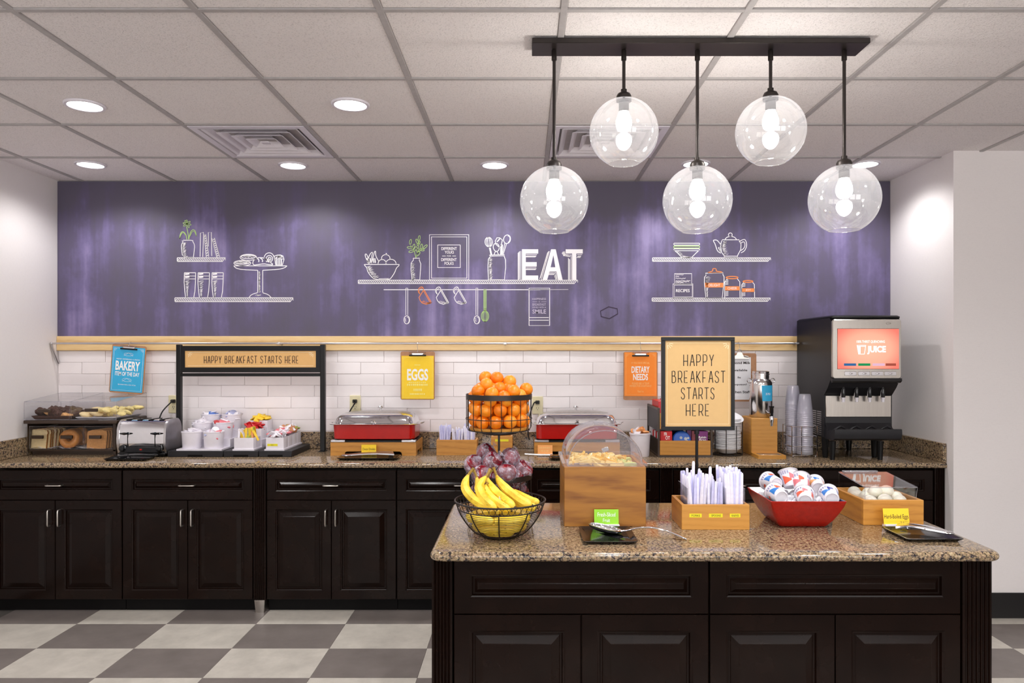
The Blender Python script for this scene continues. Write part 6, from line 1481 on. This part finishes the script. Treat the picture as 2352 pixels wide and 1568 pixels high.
def banana(pts, r, label, grp, stem=2, tipd=True):
    """pts from stem end to tip; the first `stem` control spans are stem"""
    q = cat_(pts); n = len(q); ns = stem*5
    t_ = thing('banana', label, 'banana', tuple(q[n//2]), grp)
    rad = []
    for i in range(n):
        if ns and i <= ns: k = .30+.08*(1 if i < 2 else 0) if i < ns*.6 else .30+.45*(i-ns*.6)/(ns*.4)
        else:
            u = (i-ns)/(n-1-ns); k = .75+.25*min(1, u*4) if u < .8 else 1-.72*((u-.8)/.2)**2
        rad.append(r*k)
    b0 = max(int(ns*.6), 0)
    part('peel', MB().tube(q[b0:], r, 7, radii=rad[b0:]), M['banana'], t_, angle=50)
    if ns: part('stem', MB().tube(q[:b0+1], r, 7, radii=rad[:b0+1]), M['banana_stem'], t_, angle=50)
    if tipd: part('tip', MB().tube([q[-1]-(q[-1]-q[-2])*.3, q[-1]+(q[-1]-q[-2]).normalized()*.005], r*.3, 6, radii=[r*.33, r*.2]), M['banana_tip'], t_)
    return t_
def B4(L): return [(wx(Z4(x, y)[0], Y), Y, wz(Z4(x, y)[1], Y)) for x, y, Y in L]
G = 'bananas standing in the bowl'
banana(B4([(180, 878, 2.56), (140, 925, 2.55), (112, 985, 2.535), (108, 1050, 2.52), (155, 1120, 2.505), (235, 1180, 2.49), (325, 1222, 2.475)]), .0165, 'leftmost upright banana with its stem against the apples', G)
banana(B4([(322, 885, 2.565), (292, 940, 2.55), (252, 985, 2.535), (226, 1045, 2.52), (248, 1110, 2.50), (300, 1170, 2.48), (375, 1228, 2.465)]), .0165, 'second upright banana from the left, curving under its neighbours', G)
mid_banana = banana(B4([(332, 892, 2.575), (300, 950, 2.565), (312, 1010, 2.55), (362, 1080, 2.53), (445, 1150, 2.505), (530, 1212, 2.48)]), .0165, 'upright banana in the middle of the bunch with a small sticker', G)
banana(B4([(348, 868, 2.58), (370, 928, 2.575), (398, 985, 2.565), (450, 1045, 2.55), (520, 1105, 2.53), (600, 1162, 2.51), (680, 1196, 2.495)]), .0165, 'rightmost long banana of the bunch, nearest the fruit box', G)
banana(B4([(300, 1000, 2.54), (280, 1040, 2.53), (300, 1095, 2.515), (355, 1150, 2.495), (430, 1205, 2.475), (500, 1240, 2.465)]), .0155, 'banana tucked in front between the second and middle bananas', G, 1)
banana(B4([(180, 895, 2.61), (202, 945, 2.60), (214, 1000, 2.595), (235, 1060, 2.585), (290, 1130, 2.57), (350, 1180, 2.555)]), .015, 'banana behind the leftmost one with only its stem showing', G)
banana(B4([(520, 1080, 2.60), (560, 1105, 2.59), (620, 1135, 2.575), (690, 1165, 2.56), (745, 1172, 2.555)]), .0155, 'banana lying to the right rim with a dark tip', G, 0)
banana(B4([(480, 1130, 2.55), (560, 1170, 2.53), (640, 1205, 2.51), (720, 1215, 2.51)]), .0155, 'banana lying below the rightmost long one along the rim', G, 0)
px, py = Z4(418, 1128); n_ = MB().lathe([(0, 0), (.0095, 0)], (0, 0, 0), 16).xf(0, Matrix.Translation((wx(px, 2.498), 2.498, wz(py, 2.498))) @ Matrix.Rotation(math.radians(58), 4, 'X') @ Matrix.Diagonal((1, .75, 1, 1)))
part('sticker', n_, M['white_paper'], mid_banana)
G2 = 'bananas lying in the bottom of the bowl'
for k, (rr, z, a0, a1, lab) in enumerate(((.090, .043, 200, 275, 'front'), (.086, .043, 268, 345, 'front right'), (.108, .072, 190, 262, 'upper left front'), (.108, .072, 262, 335, 'upper right front'), (.055, .024, 200, 330, 'lowest front'), (.10, .060, 20, 95, 'rear right'), (.10, .060, 95, 170, 'rear left'), (.05, .055, 170, 300, 'inner'))):
    P_ = [(bx_+rr*math.cos(math.radians(a0+(a1-a0)*i/4)), by_+rr*math.sin(math.radians(a0+(a1-a0)*i/4)), CT+z) for i in range(5)]
    banana(P_, .0165, 'banana lying in the %s of the wire bowl behind the wires' % lab, G2, 0)
# ------------------------------------------------------------------ sliced fruit box
fx0, fx1, fy0, fy1, fz1 = .1432, .4387, 2.66, 2.985, 1.0758
t = thing('fruit_box', 'tall wooden box with clear domed cover holding sliced fruit', 'display box', ((fx0+fx1)/2, 2.82, CT))
part('front_panel', MB().box(fx0, fx1, fy0, fy0+.014, CT, fz1, .0015), M['wood_grain'], t, smooth=False)
part('back_panel', MB().box(fx0, fx1, fy1-.014, fy1, CT, fz1, .0015), M['wood'], t, smooth=False)
for a in (fx0, fx1-.014): part('side_panel', MB().box(a, a+.014, fy0+.014, fy1-.014, CT, fz1, .001), M['wood_y'], t, smooth=False)
fcx, fcy = (fx0+fx1)/2, (fy0+fy1)/2; fhx, fhy = (fx1-fx0)/2, (fy1-fy0)/2
part('inner_floor', MB().box(fx0+.014, fx1-.014, fy0+.014, fy1-.014, 1.055, 1.060), M['white_plastic'], t, smooth=False)
part('tray_rim', MB().loft([(fhx+.003, fhy+.004, fz1, .012), (fhx+.007, fhy+.008, fz1+.004, .014), (fhx+.007, fhy+.008, fz1+.012, .014), (fhx-.006, fhy-.006, fz1+.013, .012), (fhx-.008, fhy-.008, fz1-.02, .012)], (fcx, fcy), 4, False, False), M['acrylic_dome'], t)
ax, az, zb0 = .139, .124, fz1+.013
def arch(k, y, e=1.0): return [(fcx+ax*k*math.cos(a)*(1 if abs(math.cos(a)) < .9 else 1.0), y, zb0+az*k*math.sin(a)*e) for a in [PI*i/20 for i in range(21)]]
dm = part('dome', MB().rings([arch(.93, fy0+.006), arch(.975, fy0+.004), arch(1, fy0+.012), arch(1, fy1-.012), arch(.97, fy1-.004), arch(.93, fy1-.006)], False), M['acrylic_dome'], t, angle=60)
def endp(y):
    p = arch(.93, y); return p
m = MB(); n0 = len(m.v); m.v += endp(fy0+.006); m.f.append(tuple(range(21))); part('end_pane', m, M['acrylic_dome'], dm, recalc=False, smooth=False)
m = MB(); m.v += endp(fy1-.006); m.f.append(tuple(range(21))); part('end_pane', m, M['acrylic_dome'], dm, recalc=False, smooth=False)
part('end_rim', MB().tube(arch(.95, fy0+.004), .0022, 6), M['acrylic_edge'], dm); part('end_rim', MB().tube(arch(1.0, fy1-.006), .0022, 6), M['acrylic_edge'], dm)
zl = wz(976, 2.80); part('lid_handle', MB().loft([(.019, .009, zb0+az-.001, .004), (.021, .010, zb0+az+.006, .004)], (fcx, fy1-.09), 3), M['acrylic_edge'], dm)
cl = MB().box(-.013, .013, -.004, .004, -.008, .008, .002).xf(0, Matrix.Translation((wx(1390, 2.66), fy0-.002, wz(1032, 2.66))) @ Matrix.Rotation(math.radians(-22), 4, 'Y')); part('latch', cl, M['chrome'], dm)
fr_mes = []
for mt in ('fruit_a', 'fruit_b', 'fruit_a', 'fruit_c'):
    P_ = [(.026*math.cos(PI*i/8), .017*math.sin(PI*i/8)) for i in range(9)]+[(-.012, .004), (.012, .004)]
    fr_mes.append(mesh_of(MB().prism(P_, -.006, .006, 'Z'), 'fruit_slice', M[mt], angle=40))
for i in range(96):
    u, v = random.uniform(-1, 1), random.uniform(-1, 1)
    z = 1.068+.020*(1-abs(u)**3)*random.uniform(.2, 1)+(.012 if u < -.5 else 0)
    o = inst('fruit_slice', fr_mes[3 if (u > .7 and i % 2) else i % 3], (fcx+u*(fhx-.045), fcy+v*(fhy-.045), z), (random.uniform(-.5, .5), random.uniform(-.5, .5), random.uniform(0, 6)))
    tag(o, 'pale slice of cut fruit heaped under the clear domed cover', 'fruit slice', 'cut fruit under the dome')
card('menu_card', 'lime green fresh-sliced fruit card in front of the tall wooden box', wx(1365, 2.634), wx(1421, 2.634), 2.634, CT+.012, wz(1170, 2.634), 'green_card', [('Fresh-Sliced', .14, .87, .20, .46, 'white_print'), ('Fruit', .36, .65, .58, .82, 'white_print')], tilt=-6)
tray('serving_tray', 'square black tray under the serving spoon in front of the fruit box', .1915, .372, 2.405, 2.618, CT, .012, 'black_gloss', .012)
s = thing('serving_spoon', 'large steel serving spoon on the square black tray', 'spoon', (.30, 2.53, CT+.012))
a = Vector((.222, 2.565, .0)); b = Vector((.338, 2.525, 0)); c = (a+b)/2; L = (b-a).length
bw = MB().lathe([(math.sin(x), -math.cos(x)) for x in [PI/2*i/8 for i in range(9)]]+[(.96*math.sin(x), -.93*math.cos(x)) for x in [PI/2*i/8 for i in range(8, -1, -1)]], (0, 0, 0), 28, False, False)
ang = math.atan2(b.y-a.y, b.x-a.x)
bw.xf(0, Matrix.Translation((c.x, c.y, CT+.026)) @ Matrix.Rotation(ang, 4, 'Z') @ Matrix.Rotation(math.radians(9), 4, 'Y') @ Matrix.Diagonal((L/2, .034, .019, 1)))
part('bowl', bw, M['chrome'], s, angle=60)
hp = cat_([(.330, 2.527, CT+.017), (.352, 2.522, CT+.020), (.382, 2.512, CT+.030), (.412, 2.503, CT+.0345), (.445, 2.494, CT+.034), (.480, 2.484, CT+.028), (.515, 2.474, CT+.015), (.543, 2.465, CT+.004)])
m = MB(); rs = []
for i, p in enumerate(hp):
    u = i/(len(hp)-1); hw = .0045+.0065*u**1.5*(1 if u < .95 else .6); hh = .0032
    sd = Vector((.28, .96, 0)); rs.append([p+sd*(hw*math.cos(q*PI/5))+Vector((0, 0, 1))*(hh*math.sin(q*PI/5)) for q in range(10)])
part('handle', m.rings(rs), M['chrome'], s, angle=60)
# ------------------------------------------------------------------ cutlery box on the island
ux, vx, uy, vy, vz = .5581, .7985, 2.612, 2.794, .9487
t = thing('cutlery_box', 'wooden box of forks, spoons and knives with clear dividers on the island', 'box', ((ux+vx)/2, (uy+vy)/2, CT))
open_box(t, ux, vx, uy, vy, CT, vz, 'bamboo')
for x in (.582, .6505, .7185, .786): part('divider', MB().prism([(uy+.014, CT+.010), (vy-.014, CT+.010), (vy-.014, wz(1106, 2.76)), (uy+.014, wz(1121, 2.63))], x-.0013, x+.0013, 'X'), M['acrylic'], t, smooth=False)
for txt, a, b in (('FORKS', 392, 525), ('SPOONS', 603, 752), ('KNIVES', 828, 943)):
    x0, x1 = wx(1500+a/4.704, uy), wx(1500+b/4.704, uy); z0, z1 = wz(1040+695/4.704, uy), wz(1040+655/4.704, uy)
    l_ = part('label', MB().box(x0, x1, uy-.0008, uy, z0, z1), M['label_yellow'], t, smooth=False); w_ = x1-x0
    part('lettering', text_fit(MB(), txt, x0+w_*.18, x1-w_*.14, z0+.003, z1-.003, uy-.0012), M['black_print'], l_, recalc=False, smooth=False)
cutlery('wrapped_fork', 'white wrapped fork standing in the compartment labelled forks', 'wrapped forks', .588, .645, 2.635, 2.77, CT+.011, 6, 6, .05, .016, .90, .14)
o = inst('wrapped_fork', cut_me[0], (.617, 2.71, CT+.04), (.03, .02, 0)); tag(o, 'tallest white wrapped fork sticking up above the others', 'cutlery')
cutlery('wrapped_spoon', 'white wrapped spoon standing in the compartment labelled spoons', 'wrapped spoons', .656, .713, 2.635, 2.77, CT+.011, 5, 5, .08, .010, .83, .16)
o = inst('wrapped_spoon', cut_me[0], (.676, 2.70, CT+.022), (.03, .02, 0)); tag(o, 'tallest white wrapped spoon standing up in the middle compartment', 'cutlery')
cutlery('wrapped_knife', 'white wrapped knife in the dense bundle labelled knives', 'wrapped knives', .727, .778, 2.635, 2.77, CT+.011, 7, 8, .02, .006, 1.0, .10)
# ------------------------------------------------------------------ standing sign
Ys = 2.90; f0, f1, g0, g1 = wx(1519, Ys), wx(1686.3, Ys), wz(987, Ys), wz(774, Ys)
t = thing('standing_sign', 'black framed tan happy breakfast sign on a thin pole behind the cutlery box', 'sign', ((f0+f1)/2, Ys, CT))
b_ = .0142
for nm, bx in (('frame_top', (f0, f1, g1-b_, g1)), ('frame_bottom', (f0, f1, g0, g0+b_)), ('frame_side', (f0, f0+b_, g0+b_, g1-b_)), ('frame_side', (f1-b_, f1, g0+b_, g1-b_))):
    part(nm, MB().box(bx[0], bx[1], Ys-.010, Ys+.010, bx[2], bx[3], .001), M['black'], t, smooth=False)
bd = part('sign_board', MB().box(f0+b_, f1-b_, Ys-.004, Ys+.004, g0+b_, g1-b_), M['tan_board'], t, smooth=False)
part('border', fancy_border(f0+b_+.008, f1-b_-.008, g0+b_+.009, g1-b_-.009, Ys-.0046, .0016, .016), M['cream_print'], bd, recalc=False, smooth=False)
def S6(zx): return wx(1420+zx/4.61, Ys)
def T6(zy): return wz(740+zy/4.61, Ys)
for txt, a, b, z0, z1 in (('HAPPY', 690, 1006, 462, 342), ('BREAKFAST', 568, 1127, 638, 516), ('STARTS', 664, 1014, 812, 692), ('HERE', 717, 962, 988, 866)):
    part('lettering', stroke_line(MB(), txt, (S6(a)+S6(b))/2, T6(z0), T6(z1)-T6(z0), S6(b)-S6(a), .0030, Ys-.0048), M['black_print'], bd, recalc=False, smooth=False)
part('pole', MB().tube([((f0+f1)/2-.004, Ys, CT+.006), ((f0+f1)/2-.004, Ys, g0+.002)], .0058, 12), M['black'], t)
part('collar', MB().lathe([(.010, 0), (.010, .016)], ((f0+f1)/2-.004, Ys, g0-.016), 14), M['black'], t)
part('base', MB().lathe([(.0, 0), (.078, 0), (.078, .006), (.02, .010), (.0, .010)], ((f0+f1)/2-.004, Ys, CT), 36), M['black'], t, angle=30)
# ------------------------------------------------------------------ red bowl with yoghurt cups
rcx, rcy = 1.007, 2.745; zr = .961
t = thing('yoghurt_bowl', 'square red hammered bowl of yoghurt cups on ice', 'bowl', (rcx, rcy, CT))
part('shell', MB().loft([(.082, .085, CT, .012), (.088, .092, CT+.004, .014), (.104, .109, CT+.026, .014), (.119, .125, CT+.055, .012), (.129, .137, CT+.080, .010), (.135, .1435, zr, .008), (.1325, .141, zr+.0015, .008)], (rcx, rcy), 4, True, False), M['red_bowl'], t, angle=30)
part('liner', MB().loft([(.1325, .141, zr+.0015, .008), (.127, .135, zr-.006, .008), (.112, .118, CT+.055, .012), (.09, .094, CT+.02, .012), (.06, .06, CT+.012, .012)], (rcx, rcy), 4, False, True), M['steel_soft'], t, angle=30)
random.seed(21)
m = MB()
for k in range(170):
    x, y = rcx+random.uniform(-.108, .108), rcy+random.uniform(-.115, .115)
    d = max(abs(x-rcx)/.115, abs(y-rcy)/.122)
    mk = m.mark(); r = random.uniform(.008, .013)
    m.box(-r, r, -r*.8, r*.8, -r*.7, r*.7, r*.3); m.xf(mk, Matrix.Translation((x, y, CT+.075+.022*(1-d*d)+random.uniform(-.008, .006))) @ Euler((random.uniform(0, 6), random.uniform(0, 6), 0)).to_matrix().to_4x4())
m.loft([(.09, .094, CT+.02, .012), (.118, .125, CT+.075, .012), (.06, .06, CT+.088, .02)], (rcx, rcy), 3)
o = solo('crushed_ice', m, M['ice'], 'crushed ice filling the square red bowl under the yoghurt cups', 'ice', (rcx, rcy, CT+.05)); o['kind'] = 'stuff'
def Z8(x, y): return 1500+x/4.704, 1040+y/4.704
def ycup(pb, pt, label, ca, cb):
    b = Vector((wx(Z8(*pb[:2])[0], pb[2]), pb[2], wz(Z8(*pb[:2])[1], pb[2]))); q = Vector((wx(Z8(*pt[:2])[0], pt[2]), pt[2], wz(Z8(*pt[:2])[1], pt[2])))
    d = (q-b).normalized(); Mx = Matrix.Translation(b) @ d.to_track_quat('Z', 'Y').to_matrix().to_4x4()
    t_ = thing('yoghurt_cup', label, 'yoghurt cup', tuple(b), 'yoghurt cups on ice')
    def rz(z): return .0255+.0075*z/.064
    part('tub', MB().lathe([(.0, .003), (.019, .003), (.0215, 0), (.0245, .001), (rz(.003), .004), (rz(.060), .060), (rz(.062)+.003, .062), (rz(.062)+.003, .065)], (0, 0, 0), 28, False, False).xf(0, Mx), M['white_plastic'], t_, angle=35)
    part('foil_lid', MB().lathe([(0, .0655), (.0365, .0655), (.037, .064)], (0, 0, 0), 28, False, False).xf(0, Mx), M['foil'], t_)
    def patch(a0, a1, z0, z1, sl=0):
        g = []
        for i in range(9):
            a = math.radians(a0+(a1-a0)*i/8); g.append([((rz(z)+.0005)*math.cos(a), (rz(z)+.0005)*math.sin(a), z) for z in (z0+sl*i/8, z1 if not sl else (z0+z1)/2+(z1-z0)/2*(1-i/8))])
        return MB().rings(g, False).xf(0, Mx)
    for a0 in (20, 140, 260):
        part('print', patch(a0, a0+64, .008, .042, .012), M[ca], t_); part('print', patch(a0+52, a0+88, .026, .050, .004), M[cb], t_)
        m_ = MB()
        for j in range(3):
            for i in range(4):
                aa = math.radians(a0-8+i*16); z = .047+.004*j
                g = [[((rz(zz)+.0006)*math.cos(aa+q), (rz(zz)+.0006)*math.sin(aa+q), zz) for q in (0, .16)] for zz in (z, z+.0018)]
                m_.rings(g, False)
        part('fine_print', m_.xf(0, Mx), M['cup_print_navy'], t_)['kind'] = 'stuff'
PB, PR = 'cup_print_blue', 'cup_print_red'
ycup((1335, 335, 2.735), (1212, 292, 2.815), 'blue and red yoghurt cup at the back left of the red bowl', PB, PR)
ycup((1390, 482, 2.625), (1240, 372, 2.735), 'blue and red yoghurt cup lying at the front left with its base showing', PB, PR)
ycup((1492, 372, 2.755), (1468, 262, 2.775), 'white and red yoghurt cup standing topmost at the back', PR, 'p_pink')
ycup((1606, 405, 2.71), (1596, 305, 2.745), 'white and red yoghurt cup in the middle of the red bowl', 'p_pink', PR)
ycup((1645, 520, 2.62), (1628, 395, 2.72), 'pink and red yoghurt cup at the front middle', PR, 'p_pink')
ycup((1785, 385, 2.735), (1730, 310, 2.82), 'blue and orange yoghurt cup at the back right of the red bowl', 'p_orange', PB)
ycup((1935, 500, 2.63), (1858, 385, 2.74), 'blue striped yoghurt cup at the front right with its base showing', PB, 'cup_print_navy')
# ------------------------------------------------------------------ egg box
ex0, ex1, ey0, ey1, ez = 1.2337, 1.4544, 2.681, 2.940, .9513
t = thing('egg_box', 'wooden box with clear cover over white boiled eggs at the right of the island', 'box', ((ex0+ex1)/2, (ey0+ey1)/2, CT))
open_box(t, ex0, ex1, ey0, ey1, CT, ez, 'wood', .013)
part('inner_tray', MB().box(ex0+.013, ex1-.013, ey0+.013, ey1-.013, .912, .917), M['white_plastic'], t, smooth=False)
hx0, hx1, hy0, hy1 = ex0+.014, ex1-.020, ey0+.016, ey1-.016
zf_, zb_ = .9945, 1.0135
cv = part('cover_front', MB().box(hx0, hx1, hy0, hy0+.003, ez-.01, zf_), M['acrylic'], t, smooth=False)
part('cover_top', MB().rings([[(hx0, hy0-.004, zf_), (hx1+.004, hy0-.004, zf_), (hx1+.004, hy0-.004, zf_+.003), (hx0, hy0-.004, zf_+.003)], [(hx0, hy1, zb_), (hx1+.004, hy1, zb_), (hx1+.004, hy1, zb_+.003), (hx0, hy1, zb_+.003)]]), M['acrylic'], t, smooth=False)
for x in (hx0, hx1-.003): part('cover_side', MB().prism([(hy0+.003, ez-.01), (hy1, ez-.01), (hy1, zb_), (hy0+.003, zf_)], x, x+.003, 'X'), M['acrylic'], t, smooth=False)
part('hinge', MB().box(hx0+.015, hx1-.035, hy1-.012, hy1+.006, zb_+.002, zb_+.008, .002), M['acrylic_edge'], t)
part('cover_edge', MB().tube([(hx0, hy0, ez), (hx0, hy0, zf_), (hx1+.004, hy0-.003, zf_+.001), (hx1, hy0, ez)], .0013, 4).tube([(hx0, hy0, zf_), (hx0, hy1, zb_)], .0013, 4).tube([(hx1+.003, hy0, zf_), (hx1+.003, hy1, zb_)], .0013, 4), M['acrylic_edge'], t, smooth=False)
eg = MB().lathe([(.0225*math.sin(a)*(1+.10*math.cos(a)), -.028*math.cos(a)) for a in [PI*i/14 for i in range(15)]], (0, 0, 0), 20, False, False); eme = mesh_of(eg, 'boiled_egg', M['egg'])
el_ = [('front left', 0, 0), ('front middle', 1, 0), ('front right', 2, 0), ('second row left', 0, 1), ('second row middle', 1, 1), ('second row right', 2, 1), ('third row left', 0, 2), ('third row middle', 1, 2), ('third row right', 2, 2), ('back row left', 0, 3), ('back row middle', 1, 3), ('back row right', 2, 3)]
for nm, i, j in el_:
    x = ex0+.046+i*.056+(.012 if j % 2 else 0); y = ey0+.045+j*.052
    tag(inst('boiled_egg', eme, (x, y, .9395+.004*((i+j) % 2)), (PI/2, random.uniform(-.3, .3), random.uniform(-1, 1)+PI/2)), 'peeled boiled egg in the %s under the clear cover' % nm, 'egg', 'peeled boiled eggs')
for x, y, nm in ((ex0+.085, ey0+.085, 'left'), (ex0+.135, ey0+.10, 'right')):
    tag(inst('boiled_egg', eme, (x, y, .966), (PI/2, .1, PI/2+.3)), 'peeled boiled egg lying on top of the others, %s one' % nm, 'egg', 'peeled boiled eggs')
card('menu_card', 'yellow hard-boiled eggs card in front of the egg box', wx(2031, 2.634), wx(2090, 2.634), 2.634, CT+.012, wz(1168, 2.634), 'yellow_paper', [('Hard-Boiled Eggs', .03, .97, .36, .70, 'black_print')], tilt=-10)
tr = tray('serving_tray', 'black slate tray with steel tongs at the right front of the island', 1.2655, 1.4585, 2.437, 2.615, CT, .012, 'black_gloss', .012)
tongs('tongs', 'steel serving tongs lying on the black slate tray', (1.430, 2.485, CT+.014), (1.312, 2.58, CT+.018), 'chrome', .007, .026, .045)
